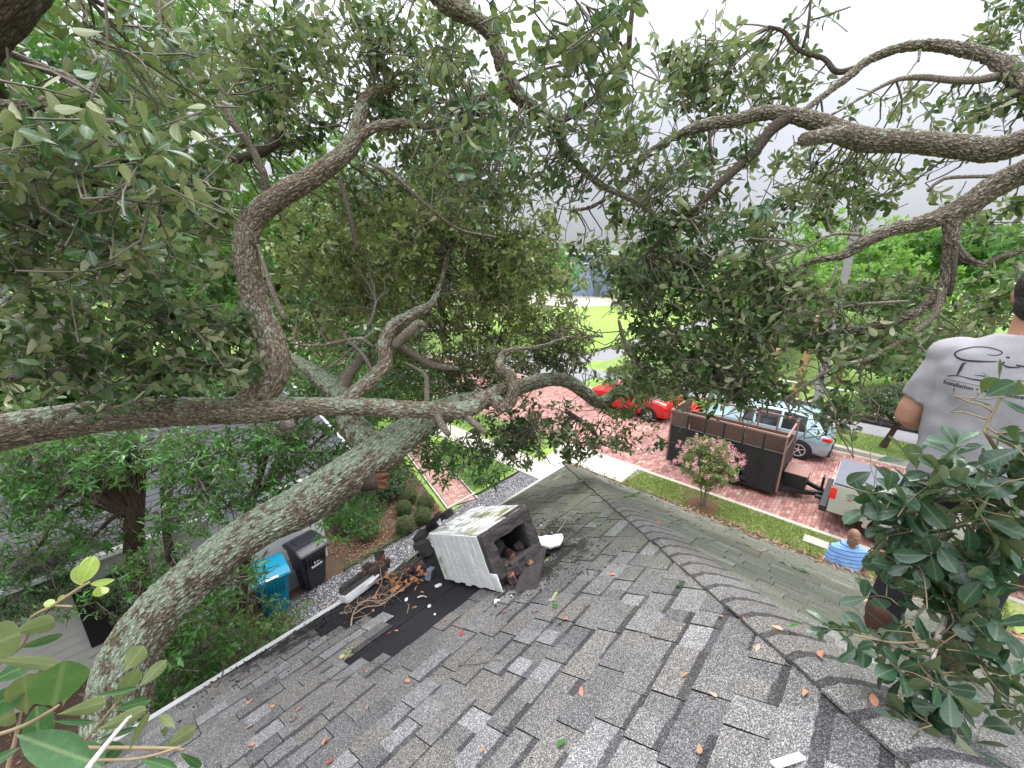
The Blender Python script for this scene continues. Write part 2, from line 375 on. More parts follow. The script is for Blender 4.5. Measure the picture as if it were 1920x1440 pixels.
M['concrete'] = plain('concrete_paving', (.43, .40, .33), .85, var=.14, scale=2.5, bump=.3, bscale=120)
M['kerb'] = plain('kerb_stone', (.40, .37, .30), .9, var=.3, scale=5, bump=.5, bscale=60)
M['asphalt'] = plain('grey_road', (.24, .235, .24), .9, var=.12, scale=2, bump=.3, bscale=120)
def paver(name, cols):
    t = NT(name); c = t.coord(); oi = t.N('ObjectInfo'); r = t.math('FRACT', t.math('ADD', t.attr('tone'), oi.outputs['Random']))
    k = t.ramp(r, cols); k = t.mix(t.ramp(t.noise(c, .45, 5, .6), [(.42, 0), (.68, .45)]), k, (.13, .07, .065)); k = t.mix(t.ramp(t.noise(c, .8, 4), [(.5, 0), (.7, .3)]), k, (.55, .33, .29))
    k = t.mix(t.noise(c, 40, 3), t.mix(1, k, (.75, .75, .75), 'MULTIPLY'), k); t.base(k); t.rough(.85); return t.m
M['paver'] = paver('street_brick', [(0, (.27, .12, .10)), (.3, (.42, .18, .15)), (.7, (.50, .25, .215)), (.93, (.55, .32, .27)), (1, (.6, .46, .34))])
M['walkbrick'] = paver('walk_brick', [(0, (.34, .16, .13)), (.5, (.46, .25, .20)), (1, (.55, .34, .27))])
M['paverbed'] = plain('paver_joint', (.10, .07, .06), .95, var=.3, scale=10)
# made things
M['t_black'] = plain('black_trailer_paint', (.018, .018, .02), .55, var=.6, scale=5, bump=.1)
M['t_rust'] = plain('rusty_brown_steel', (.125, .08, .062), .8, var=.35, scale=9, bump=.3)
M['t_rail'] = plain('faded_brown_rail', (.27, .15, .12), .7, var=.25, scale=12)
M['rubber'] = plain('tyre_rubber', (.018, .018, .019), .8, var=.3, scale=20)
M['alloy'] = plain('silver_alloy', (.62, .62, .64), .35, metal=.6, var=.08)
M['alloy_d'] = plain('dusty_alloy', (.46, .41, .33), .45, metal=.4, var=.1)
M['suv'] = plain('pale_blue_grey_paint', (.30, .42, .45), .22, metal=.25, var=.04, spec=.6)
M['silver'] = plain('champagne_silver_paint', (.46, .45, .42), .28, metal=.35, var=.06, spec=.6)
M['redpaint'] = plain('red_paint', (.55, .025, .02), .25, var=.05, spec=.6)
M['tonneau'] = plain('grey_vinyl_cover', (.125, .125, .15), .55, var=.08, scale=3)
M['black'] = plain('black_plastic', (.02, .02, .022), .5, var=.2)
M['binblack'] = plain('black_bin_plastic', (.022, .022, .028), .35, var=.3, spec=.5)
M['binteal'] = plain('teal_bin_plastic', (.0, .22, .34), .4, var=.1)
M['tail'] = plain('tail_lamp_red', (.7, .01, .01), .2, spec=.7)
M['white'] = plain('white_print', (.75, .75, .75), .6, var=.04)
M['chrome'] = plain('chrome', (.7, .7, .7), .15, metal=1, var=.02)
M['pole'] = plain('weathered_grey_timber', (.32, .31, .31), .9, var=.25, scale=6, bump=.5)
M['palmtrunk'] = plain('orange_palm_trunk', (.42, .26, .13), .9, var=.4, scale=8, bump=.8)
M['timber'] = plain('dark_timber', (.06, .05, .045), .95, var=.4)
M['cblock'] = plain('concrete_block', (.45, .42, .34), .95, var=.2, scale=15, bump=.5)
M['blue_wall'] = plain('lavender_blue_wall', (.33, .38, .68), .7, var=.05)
M['skin'] = plain('skin', (.50, .26, .18), .5, var=.12, scale=12, spec=.4)
M['skin_d'] = plain('brown_skin', (.22, .115, .075), .45, var=.1, scale=12)
M['hair'] = plain('dark_hair', (.022, .016, .014), .5, var=.5, scale=60, bump=1, bscale=130)
def shirt_mat():
    t = NT('heather_grey_cotton'); c = t.coord(); n = t.noise(c, 320, 3, .8)
    t.base(t.mix(t.ramp(n, [(.3, 0), (.7, 1)]), (.28, .27, .28), (.40, .39, .40))); t.rough(.95); t.p.inputs['Specular IOR Level'].default_value = .1
    w = t.N('TexWave'); w.inputs['Scale'].default_value = 2.0; w.inputs['Distortion'].default_value = 9; w.inputs['Detail'].default_value = 2; t.l.new(t.mapv(c, (1.2, 1.2, .8)), w.inputs[0])
    t.bump(t.math('ADD', t.math('MULTIPLY', w.outputs['Fac'], .6), t.math('MULTIPLY', n, .05)), .35, .03); return t.m
M['shirt'] = shirt_mat()
M['print'] = plain('black_shirt_print', (.03, .03, .035), .8, var=.2)
M['jeans'] = plain('black_trousers', (.022, .02, .026), .8, var=.4, scale=10, bump=.6, bscale=14)
M['boot'] = plain('brown_leather_boot', (.10, .05, .035), .6, var=.4, scale=20)
def polo():
    t = NT('blue_striped_polo'); c = t.coord(); s = t.N('SeparateXYZ'); t.l.new(c, s.inputs[0])
    w = t.math('SINE', t.math('MULTIPLY', s.outputs[2], 210)); w2 = t.math('SINE', t.math('MULTIPLY', s.outputs[2], 105))
    k = t.mix(t.ramp(w, [(.45, 0), (.55, 1)]), (.16, .32, .66), (.26, .43, .74)); k = t.mix(t.ramp(w2, [(.8, 0), (.9, 1)]), k, (.05, .07, .22)); t.base(k); t.rough(.9); return t.m
M['polo'] = polo()
# ================================================================== TUBES, LEAVES, TREES
def catmull(P, per):
    P = np.asarray(P, float); n = len(P)
    Q = np.vstack([2 * P[0] - P[1], P, 2 * P[-1] - P[-2]]); out = []
    for i in range(n - 1):
        p0, p1, p2, p3 = Q[i:i + 4]; m = max(1, per[i])
        t = np.linspace(0, 1, m, endpoint=False)[:, None]
        out.append(.5 * ((2 * p1) + (-p0 + p2) * t + (2 * p0 - 5 * p1 + 4 * p2 - p3) * t * t + (-p0 + 3 * p1 - 3 * p2 + p3) * t ** 3))
    out.append(P[-1:]); return np.vstack(out)
def tube(pts, rad, seg=8, step=.03, cap=True):
    pts = np.asarray(pts, float); rad = np.asarray(rad, float)
    per = [int(max(1, np.linalg.norm(pts[i + 1, :3] - pts[i, :3]) / step)) for i in range(len(pts) - 1)]
    D = catmull(np.column_stack([pts, rad]), per); C, r = D[:, :3], np.maximum(D[:, 3], .0005)
    T = np.gradient(C, axis=0); T /= np.linalg.norm(T, axis=1)[:, None] + 1e-9
    s = np.concatenate([[0], np.cumsum(np.linalg.norm(np.diff(C, axis=0), axis=1))])
    n = np.cross(T[0], [0, 0, 1.]); n = n if np.linalg.norm(n) > .1 else np.cross(T[0], [1., 0, 0]); n /= np.linalg.norm(n)
    N = [n]
    for i in range(1, len(C)):
        n = N[-1] - T[i] * (N[-1] @ T[i]); N.append(n / (np.linalg.norm(n) + 1e-9))
    N = np.array(N); B = np.cross(T, N)
    th = np.linspace(0, 2 * np.pi, seg, endpoint=False); c, si = np.cos(th), np.sin(th)
    off = N[:, None] * c[None, :, None] + B[:, None] * si[None, :, None]
    V = C[:, None] + off * r[:, None, None]
    R0 = r[:, None]
    bc = np.stack([c[None] * R0, si[None] * R0, np.repeat(s[:, None], seg, 1)], -1)
    m = len(C); i = np.arange(m - 1)[:, None] * seg; j = np.arange(seg)[None]; j2 = (j + 1) % seg
    F = np.stack([i + j, i + j2, i + seg + j2, i + seg + j], -1).reshape(-1, 4)
    V = V.reshape(-1, 3); bc = bc.reshape(-1, 3)
    if cap:
        V = np.vstack([V, C[0], C[-1]]); bc = np.vstack([bc, [0, 0, 0], [0, 0, s[-1]]]); a, e = len(V) - 2, len(V) - 1
        jj = np.arange(seg); j3 = (jj + 1) % seg
        F = np.vstack([F, np.stack([np.full(seg, a), j3, jj, jj], -1), np.stack([np.full(seg, e), (m - 1) * seg + jj, (m - 1) * seg + j3, (m - 1) * seg + j3], -1)])
        q = F[:-2 * seg]; t3 = F[-2 * seg:, :3]; F = (q, t3)
    else: F = (F,)
    return V, F, dict(bc=bc, off=off.reshape(-1, 3), m=m, seg=seg)
def limb_mesh(name, pts, rad, mat, hi=False, seg=None, step=None, plates=1.0):
    """bark limb; hi=True displaces the surface into fissured plates"""
    rmax = max(rad)
    if hi:
        seg = seg or int(min(220, max(60, 2 * math.pi * rmax / .0115))); step = step or .014
    else: seg = seg or (16 if rmax > .03 else 9); step = step or .035
    V, F, I = tube(pts, rad, seg, step); n = I['m'] * seg; bc = I['bc']
    cav = np.zeros(len(V)); off = np.zeros((len(V), 3)); off[:n] = I['off']
    lump = (fbm(bc * np.array([5, 5, 3.]), 11, 3) - .5) * 2
    R_ = np.linalg.norm(bc[:, :2], axis=1)
    if hi:
        P = bc * np.array([34, 34, 13.]) * plates; P = P + (fbm(bc * 22, 5, 2)[:, None] - .5) * 1.2
        F1, F2, ID = vor(P); e = np.clip((F2 - F1) / .32, 0, 1); e = e * e * (3 - 2 * e)
        F1b, F2b, _ = vor(P * np.array([2.6, 2.6, 2.2]) + 7, 9); e2 = np.clip((F2b - F1b) / .3, 0, 1)
        d = .011 * (e - 1) + .004 * (ID - .5) * e + .0032 * (e2 - 1) * e + lump * .10 * R_
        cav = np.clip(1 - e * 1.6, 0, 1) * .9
    else: d = lump * .16 * R_
    d[n:] = 0
    V = V + off * d[:, None]
    return np_mesh(name, V, F, mat, {'bc': bc, 'cav': cav})

# ---- leaf templates: length 1 along +Y, +Z is the upper side
def leaf_tpl(rows, fold=.12, curl=.15, pet=.0):
    """rows: list of (t, halfwidth)"""
    V = [(0, 0, 0)]; UV = [(0, 0, 0)]; F3 = []; F4 = []
    prev = None
    for k, (t, w) in enumerate(rows):
        z = -curl * t * t; zz = z + fold * w
        i = len(V); 
        if w <= 0.0001: V.append((0, t, z)); UV.append((0, t, 0)); cur = (i,)
        else: V += [(-w, t, zz), (0, t, z), (w, t, zz)]; UV += [(-w, t, 0), (0, t, 0), (w, t, 0)]; cur = (i, i + 1, i + 2)
        if prev is None: F3 += [(0, cur[1], cur[0]), (0, cur[2], cur[1])]
        elif len(cur) == 1: F3 += [(prev[0], prev[1], cur[0]), (prev[1], prev[2], cur[0])]
        else: F4 += [(prev[0], prev[1], cur[1], cur[0]), (prev[1], prev[2], cur[2], cur[1])]
        prev = cur
    F = [(a, b, c) for a, b, c in F3]
    for a, b, c, d in F4: F += [(a, b, c), (a, c, d)]
    return np.array(V, float), np.array(F), np.array(UV, float)
OAK_HI = [leaf_tpl([(.10, .02), (.2, .07), (.34, .14), (.5, .20), (.65, .235), (.78, .23), (.88, .185), (.95, .11), (.985, .0)], f, c) for f, c in ((.25, .12), (.35, .3), (.15, -.12), (.5, .2))]
OAK_LO = [leaf_tpl([(.32, .15), (.70, .235), (.93, .15), (1, 0)], f, c) for f, c in ((.3, .15), (.45, .35), (.15, -.15))]
NAR_LO = [leaf_tpl([(.28, .12), (.6, .13), (1, 0)], f, c) for f, c in ((.5, .25), (.3, .45), (.2, .05))]
BG = [(np.array([(0, 0, 0), (-.3, .5, .1 * s), (.3, .5, .08 * s), (0, 1, -.12 * s)], float), np.array([(0, 2, 1), (1, 2, 3)]), np.zeros((4, 3))) for s in (1, -1)]
FAN = [leaf_tpl([(.3, .03), (.7, .035), (1, 0)], .6, .5)]
TPL = dict(oak=OAK_LO, hi=OAK_HI, nar=NAR_LO, bg=BG)
class Leaves:
    def __init__(s): s.p = []; s.d = []; s.n = []; s.L = []; s.t = []
    def add(s, p, d, n, L, t=None): s.p.append(p); s.d.append(d); s.n.append(n); s.L.append(L); s.t.append(rng.random() if t is None else t)
    def arrays(s): return np.array(s.p), np.array(s.d), np.array(s.n), np.array(s.L)
def frames(d, n):
    d = d / np.linalg.norm(d, axis=1)[:, None]; n = n - d * (n * d).sum(1)[:, None]; n /= np.linalg.norm(n, axis=1)[:, None] + 1e-9
    return np.stack([np.cross(d, n), d, n], -1)
def emit_leaves(lv, tpls, mat, parent, nparts=300, name='leaf', hi=None, wid=1.0, restname='foliage'):
    """the leaves that show largest become parts, the rest one stuff part"""
    p, d, n, L = lv.arrays(); Rm = frames(d, n); N = len(p)
    rel = p - np.array([0, 0, CAMZ]); fz = rel @ np.array([CA * CP, SA * CP, -SP])
    rx = rel @ np.array([SA, -CA, 0]); ry = rel @ np.array([CA * SP, SA * SP, CP])
    vis = (fz > .15) & (np.abs(rx) < fz * 1.25) & (np.abs(ry) < fz * .95)
    size = np.where(vis, L / np.maximum(fz, .1), 0); order = np.argsort(-size)
    k = min(nparts, int((size > 10.5 / FOC).sum())) if nparts else 0
    src = hi or tpls
    if k:
        mes = [np_mesh(name, V, F, mat, {'luv': UV, 'tone': np.zeros(len(V))}) for V, F, UV in src]
        for q, i in enumerate(order[:k]):
            o = link(name, mes[q % len(mes)], parent)
            W = wid * (.85 + .3 * rng.random()); A = Rm[i]
            M4 = Matrix([[A[0, 0] * W, A[0, 1], A[0, 2], p[i, 0] / L[i]], [A[1, 0] * W, A[1, 1], A[1, 2], p[i, 1] / L[i]], [A[2, 0] * W, A[2, 1], A[2, 2], p[i, 2] / L[i]], [0, 0, 0, 1 / L[i]]]) * L[i]
            o.matrix_basis = M4
    rest = order[k:]
    if len(rest):
        VV = []; FF = []; TT = []; UU = []; base = 0; nt = len(tpls)
        for q, (V, F, UV) in enumerate(tpls):
            I = rest[q::nt]; m = len(I)
            if not m: continue
            W = wid * rng.uniform(.8, 1.15, m)
            Vx = V[None] * np.stack([W, np.ones(m), np.ones(m)], 1)[:, None] * L[I][:, None, None]
            Vw = np.einsum('mij,mkj->mki', Rm[I], Vx) + p[I][:, None]
            VV.append(Vw.reshape(-1, 3)); FF.append((F[None] + (np.arange(m) * len(V))[:, None, None] + base).reshape(-1, 3)); base += m * len(V)
            TT.append(np.repeat(np.array(lv.t)[I], len(V))); UU.append(np.tile(UV, (m, 1)))
        o = link(restname, np_mesh(restname, np.concatenate(VV), np.concatenate(FF), mat, {'tone': np.concatenate(TT), 'luv': np.concatenate(UU)}), parent); o['kind'] = 'stuff'
DENS = dict(oak=4.3, oaksun=4.0, near=3.4, cam=5.0)
LSC = dict(oak=1.2, oaksun=1.2, near=1.1, cam=1.15)
def rand_unit(): 
    v = rng.normal(size=3); return v / np.linalg.norm(v)
class Tree:
    def __init__(s, name, label, loc, group=None, cat='tree'):
        s.root = thing(name, label, cat, loc, group=group); s.lv = {}; s.tw = []; s.anch = []
    def limb(s, pts, mat, hi=False, name='limb', **k):
        """pts: (px, py, depth, width in photo px) in order from the thick end"""
        P = [at(a, b, c) for a, b, c, w in pts]; r = [w * c / FOC / 2 for a, b, c, w in pts]
        o = link(name, limb_mesh(name, P, r, mat, hi, **k), s.root)
        for a in catmull(P, [4] * (len(P) - 1))[2:]: s.anch.append(a)
        return o
    def limb3(s, P, r, mat, name='limb', **k):
        for a in P[1:]: s.anch.append(np.array(a, float))
        return link(name, limb_mesh(name, P, r, mat, **k), s.root)
    def twig(s, P, r): s.tw.append((P, r))
    def spray(s, c, r, n, L, kind, dist=1.0, droop=.0, per=12, up=.4, tr=.0030, pull=.55, twl=None):
        """n leaves in twigs spread through an ellipsoid of radius r about c"""
        lv = s.lv.setdefault(kind, Leaves()); c = np.asarray(c, float); r = np.asarray(r, float) * np.ones(3); k = max(1, int(n / per))
        A = np.array(s.anch) if s.anch else None
        for _ in range(k):
            e = c + rand_unit() * r * rng.random() ** .4
            twlen = (twl or L * 3.4) * rng.uniform(.7, 1.4)
            out = (e - c) / (np.linalg.norm(r) + 1e-6) * 1.2 + rand_unit() * .75 + np.array([0, 0, .1 - droop]); out /= np.linalg.norm(out)
            b = e - out * twlen; mid = (b + e) / 2 + rand_unit() * twlen * .12
            if tr > 0: s.tw.append((np.array([b, mid, e]), (tr * 1.6, tr * 1.2, tr * .6)))
            if tr > 0 and rng.random() < pull and A is not None:
                a = A[np.argmin(((A - b) ** 2).sum(1) * rng.uniform(.8, 1.25, len(A)))]
                if np.linalg.norm(a - b) < .9:
                    dd = b - a; l = np.linalg.norm(dd); P = [a, a + dd * .35 + rand_unit() * l * .12, a + dd * .7 + rand_unit() * l * .12, b]; s.tw.append((np.array(P), (tr * 3.0, tr * 2.4, tr * 2, tr * 1.6)))
            ph = rng.uniform(0, 6.28); T = out; n1 = np.cross(T, [0, 0, 1.]); n1 = n1 / (np.linalg.norm(n1) + 1e-6); n2 = np.cross(T, n1)
            m = max(3, int(rng.normal(per, per * .2))); tb = rng.random() * .85
            for q in range(m):
                f = 1 - (q / m) ** 1.5 * .85; a = ph + q * 2.4
                pos = b * (1 - f) + e * f + (mid - (b + e) / 2) * 4 * f * (1 - f) * .5
                rad = n1 * math.cos(a) + n2 * math.sin(a)
                dr = T * rng.uniform(.35, .9) + rad * rng.uniform(.6, 1) + np.array([0, 0, -droop * .5]) + rand_unit() * .2
                nn = T * .5 - rad * .3 + np.array([0, 0, up]) + rand_unit() * .45
                lv.add(pos, dr, nn, L * rng.uniform(.72, 1.15) * (.85 + .15 * f), (tb + .25 * rng.random()) % 1)
    def blob(s, px, py, d, rp, cover, L, kind='oak', ry=None, rd=None, **k):
        rx = rp * d / FOC; ryy = (ry or rp) * d / FOC; rdd = rd or (rx + ryy) * .5
        L = L * LSC.get(kind, 1); lp = L * FOC / d; n = DENS.get(kind, 2.6) * cover * math.pi * rp * (ry or rp) / (lp * lp * .33)
        s.spray(at(px, py, d), 1.0, n, L, kind, **k) if False else s._sp(at(px, py, d), (rx, ryy, rdd), n, L, kind, **k)
    def _sp(s, c, rr, n, L, kind, **k):
        # ellipsoid axes follow the view direction only in size; sampled in world space
        rx, ry, rd = rr; w = (abs(SA) * rx + abs(CA) * rd, abs(CA) * rx + abs(SA) * rd, ry)
        s.spray(c, (min(w[0], rx * 1.15 if rx > rd else w[0]), w[1], w[2]), n, L, kind, **k)
    def finish(s, mats, nparts=300, twmat='twig', tseg=3, wid=1.0):
        if s.tw:
            VV = []; FF = []; base = 0; BC = []
            for P, r in s.tw:
                V, F, I = tube(P, r, tseg, 10 if len(P) < 3 else max(.03, np.linalg.norm(P[-1] - P[0]) / 5), cap=False)
                VV.append(V); FF.append(F[0] + base); base += len(V); BC.append(I['bc'])
            o = link('twigs', np_mesh('twigs', np.vstack(VV), np.vstack(FF), M[twmat], {'bc': np.vstack(BC)}), s.root); o['kind'] = 'stuff'
        for kind, lv in s.lv.items():
            mt, tp, hi = mats[kind]
            emit_leaves(lv, TPL[tp], M[mt], s.root, nparts, hi=TPL[hi] if hi else None, wid=wid)
            nparts = 0 if nparts and len(lv.p) > nparts else nparts
# ================================================================== GROUND AND STREET
def sheet(name, pts, z, mat, thick=0, kind='structure', parent=None, sub=0):
    b = MB(); b.poly([(p[0], p[1], z) for p in pts], (0, 0, -thick) if thick else None)
    o = b.build(name, mat, parent); 
    if kind: o['kind'] = kind
    return o
def rect(x0, y0, x1, y1): return [(x0, y0), (x1, y0), (x1, y1), (x0, y1)]
sheet('ground', rect(-400, -400, 500, 500), -.14, M['lawn2'])
SZ = -.12
sheet('side_yard_soil', rect(-9, 2.5, 6.35, 9.6), 0, M['dirt'], .1)
sheet('gravel_drive', rect(1.7, 2.4, 9.55, 8.25), .02, M['gravel'], .1)
sheet('front_lawn', rect(4.3, -12, 9.55, 2.4), 0, M['lawn'], .1)
sheet('neighbour_front_lawn', rect(6.35, 8.27, 9.55, 60), 0, M['lawn_far'], .1)
sheet('planting_bed', [(3.3, 9.0), (6.42, 8.6), (7.3, 11.6), (7.9, 14), (3.3, 14)], .012, M['dirt'], .05)
sheet('neighbour_back_yard', rect(-30, 9.6, 6.35, 60), 0, M['lawn2'], .1)
sheet('verge', rect(10.72, -14, 12.4, 5.45), 0, M['lawn'], .1)
sheet('verge_beyond_drive', rect(10.72, 8.3, 12.4, 60), 0, M['lawn_far'], .1)
sheet('drive_apron', [(10.72, 5.5), (12.62, 5.1), (12.62, 8.6), (10.72, 8.25)], .005, M['concrete'], .15)
# street: bed sheet and real paving bricks
sheet('street_bed', rect(12.55, -14, 18.95, 70), SZ - .03, M['paverbed'], .02)
sheet('street_surface_far', rect(12.56, 24.2, 18.94, 70), SZ, M['paver'], .02)
kerb = sheet('near_kerb', rect(12.4, -14, 12.54, 5.3), .015, M['kerb'], .2)
sheet('near_kerb_beyond', rect(12.4, 8.5, 12.54, 60), .015, M['kerb'], .2)
sheet('far_kerb', rect(19.15, -14, 19.42, 24), .02, M['kerb'], .2)
sheet('far_gutter', rect(18.96, -14, 19.14, 60), SZ + .005, M['kerb'], .02)
sheet('far_verge', rect(19.43, -14, 21.5, 12.5), 0, M['lawn2'], .1)
sheet('far_pavement', rect(21.5, -14, 22.9, 24), .012, M['asphalt'], .1)
sheet('park_lawn', rect(23.45, -40, 66, 14), .02, M['lawn2'], .1)
sheet('park_lawn_far', rect(27, 16.5, 60, 34), .02, M['lawn_far'], .1)
sheet('cross_street', [(19.42, 12.6), (27, 13), (80, 13), (80, 16.2), (27, 16.2), (22, 24), (19.42, 24)], -.02, M['asphalt'], .1)
sheet('park_path', [(50, 34.3), (62, 26), (64, 27.5), (70, 60), (50, 60)], .04, M['concrete'], .1)
sheet('corner_grass', rect(22.3, 12.9, 25.2, 14.6), .01, M['lawn_far'], .1)

def brick_field(name, origin, u, v, nu, nv, L, W, gap, mat, kindstuff_label, near_key, zthick=.03, bond=.5, limit=300, skip=None, jz=.004, parent=None):
    """paving: rows of bricks; u along the brick, v across rows. Nearest ones are objects, the rest one mesh"""
    o0 = Vector(origin); u = Vector(u).normalized(); v = Vector(v).normalized(); cells = []
    for j in range(nv):
        for i in range(nu):
            c = o0 + u * ((i + (bond if j % 2 else 0)) * L + L / 2) + v * (j * W + W / 2)
            if skip and skip(c): continue
            cells.append(c)
    cells.sort(key=near_key)
    def corners(c, hl, hw, z, r):
        a = u * math.cos(r) + v * math.sin(r); b = v * math.cos(r) - u * math.sin(r)
        return [c + a * sx * hl + b * sy * hw + Vector((0, 0, z)) for sx, sy in ((-1, -1), (1, -1), (1, 1), (-1, 1))]
    bh = .004
    def vf(c, loc=False):
        r = random.gauss(0, .012); dz = random.gauss(0, jz * .5); hl, hw = (L - gap) / 2, (W - gap) / 2
        cc = Vector((0, 0, 0)) if loc else c
        V = corners(cc, hl, hw, dz - zthick, r) + corners(cc, hl, hw, dz - bh, r) + corners(cc, hl - bh, hw - bh, dz, r)
        return V
    F = []
    for k in (4,):
        for i in range(4): F.append((k + i, k + (i + 1) % 4, k + 4 + (i + 1) % 4, k + 4 + i))
    F.append((8, 9, 10, 11)); F = np.array(F)
    meshes = [np_mesh(name, [tuple(p) for p in vf(None, True)], F, mat, smooth=False) for _ in range(6)]
    for k, c in enumerate(cells[:limit]):
        o = link(name, meshes[k % 6], parent, world=True); o.location = c
        if parent is None: o['kind'] = 'structure'
    rest = cells[limit:]
    if rest:
        V = []; FF = []; T = []
        for k, c in enumerate(rest):
            V += [tuple(p) for p in vf(c)]; FF.append(F + 12 * k); T += [random.random()] * 12
        o = link(name, np_mesh(name, V, np.concatenate(FF), mat, {'tone': T}, smooth=False), parent); o['kind'] = 'stuff'
street = tag(bpy.data.objects.new('street', None), kind='structure'); COL.objects.link(street)
# the street itself: a base sheet joined under the bricks
camxy = Vector((12.9, -.3, 0))
brick_field('paving_brick', (12.56, -6.0, SZ), (1, 0, 0), (0, 1, 0), 30, 287, .2125, .105, .008, M['paver'], '', lambda c: (c - Vector((12.7, 1.2, SZ))).length, parent=street)
# sidewalk slabs
walk = tag(bpy.data.objects.new('pavement', None), kind='structure'); COL.objects.link(walk)
for k in range(34):
    y0 = -14 + k * 1.52
    b = MB().box((9.6, y0, -.1), (10.68, y0 + 1.505, .012 + random.gauss(0, .002)), bev=.006); b.build('paving_slab', M['concrete'], walk)
sheet('pavement_bed', rect(9.56, -14, 10.71, 38), -.02, M['dirt'], .05)
# brick garden walk of the neighbour
gw = tag(bpy.data.objects.new('brick_path', None), kind='structure'); COL.objects.link(gw)
wa = Vector((6.50, 8.45, 0)); wd = Vector((1.0, 3.1, 0)).normalized(); wx = Vector((wd.y, -wd.x, 0))
sheet('path_bed', [tuple((wa - wx * .02)[:2]), tuple((wa + wx * 1.02)[:2]), tuple((wa + wx * 1.02 + wd * 6)[:2]), tuple((wa - wx * .02 + wd * 6)[:2])], .012, M['paverbed'], .05)
brick_field('walk_brick', tuple(wa + Vector((0, 0, .04)) + wx * .08), tuple(wx), tuple(wd), 4, 56, .2125, .105, .007, M['walkbrick'], '', lambda c: c.length, bond=.0, zthick=.02, parent=gw)
for s in (0, 1):
    e = MB(); p = wa + wx * (s * 1.0 - .03 * s); e.box((0, 0, 0), (.06, 6, .05), Matrix.Translation(p) @ Matrix.Rotation(math.atan2(wd.y, wd.x) - math.pi / 2, 4, 'Z')); e.build('path_edging', M['concrete'], gw)
MB().box((wa.x - .02, 8.36, 0), (wa.x + 1.1, 8.42, .06)).build('path_edging', M['concrete'], gw)

# gravel pebbles standing proud of the drive
def pebbles(name, n, region, size, mat, z=.02, label=None):
    # octahedron-like low pebble
    tv = np.array([(1, 0, 0), (-1, 0, 0), (0, 1, 0), (0, -1, 0), (0, 0, 1.), (0, 0, -1)]); tf = np.array([(0, 2, 4), (2, 1, 4), (1, 3, 4), (3, 0, 4)])
    P = region(n); n = len(P); s = rng.uniform(size[0], size[1], (n, 1)) * rng.uniform(.6, 1.3, (n, 3)); a = rng.uniform(0, 6.28, n)
    V = tv[None] * s[:, None]; c, si = np.cos(a)[:, None], np.sin(a)[:, None]
    V = np.stack([V[..., 0] * c - V[..., 1] * si, V[..., 0] * si + V[..., 1] * c, V[..., 2] * .7], -1) + np.concatenate([P, np.full((n, 1), z)], 1)[:, None]
    F = (tf[None] + (np.arange(n) * 6)[:, None, None]).reshape(-1, 3)
    return link(name, np_mesh(name, V.reshape(-1, 3), F, mat, {'tone': np.repeat(rng.random(n), 6)}, smooth=False))
def reg_gravel(n):
    P = np.stack([rng.uniform(1.75, 9.5, n), rng.uniform(4.5, 8.2, n)], 1); return P
tag(pebbles('gravel', 24000, reg_gravel, (.010, .024), M['pebble']), kind='stuff')

# ================================================================== HOUSE AND ROOF
house = thing('house', 'house under the grey shingle hip roof in the foreground, white drip edge', 'house', (4.3, 2.7, 0))
XW = -8.0; RT = 5.0           # ridge where the hips meet
AX, AY = CX - RT, CY - RT     # apex of hips
h = EZ + PIT * RT
b = MB()                      # walls
b.box((XW + .5, CY - 9.5, 0), (CX - .5, CY - .5, EZ - .12)); b.build('wall', M['white_siding'], house, world=True)
def planes(off):
    b = MB(); o = off
    b.poly([(XW, CY, EZ - o), (CX, CY, EZ - o), (AX, AY, h - o), (XW, AY, h - o)])
    b.poly([(CX, CY, EZ - o), (CX, CY - 10, EZ - o), (AX, AY, h - o)])
    b.poly([(CX, CY - 10, EZ - o), (XW, CY - 10, EZ - o), (XW, AY, h - o), (AX, AY, h - o)])
    return b
planes(.012).build('roof', M['felt'], house, world=True)
roofo = [o for o in house.children if o.name.startswith('roof')][0]
planes(.14).build('soffit', M['deck'], house, world=True)
# white metal drip edge along both eaves
b = MB(); b.prism([(CY + .012, EZ - .125), (CY + .022, EZ - .02), (CY + .02, EZ + .004), (CY - .05, EZ + .033), (CY - .05, EZ + .024), (CY + .008, EZ - .006), (CY + .008, EZ - .125)], 0, XW, CX + .02)
b.build('drip_edge', M['drip'], house, world=True)
b = MB(); b.prism([(CX + .012, EZ - .125), (CX + .022, EZ - .02), (CX + .02, EZ + .004), (CX - .05, EZ + .033), (CX - .05, EZ + .024), (CX + .008, EZ - .006), (CX + .008, EZ - .125)], 1, CY - 10, CY)
b.build('drip_edge', M['deck'], house, world=True)

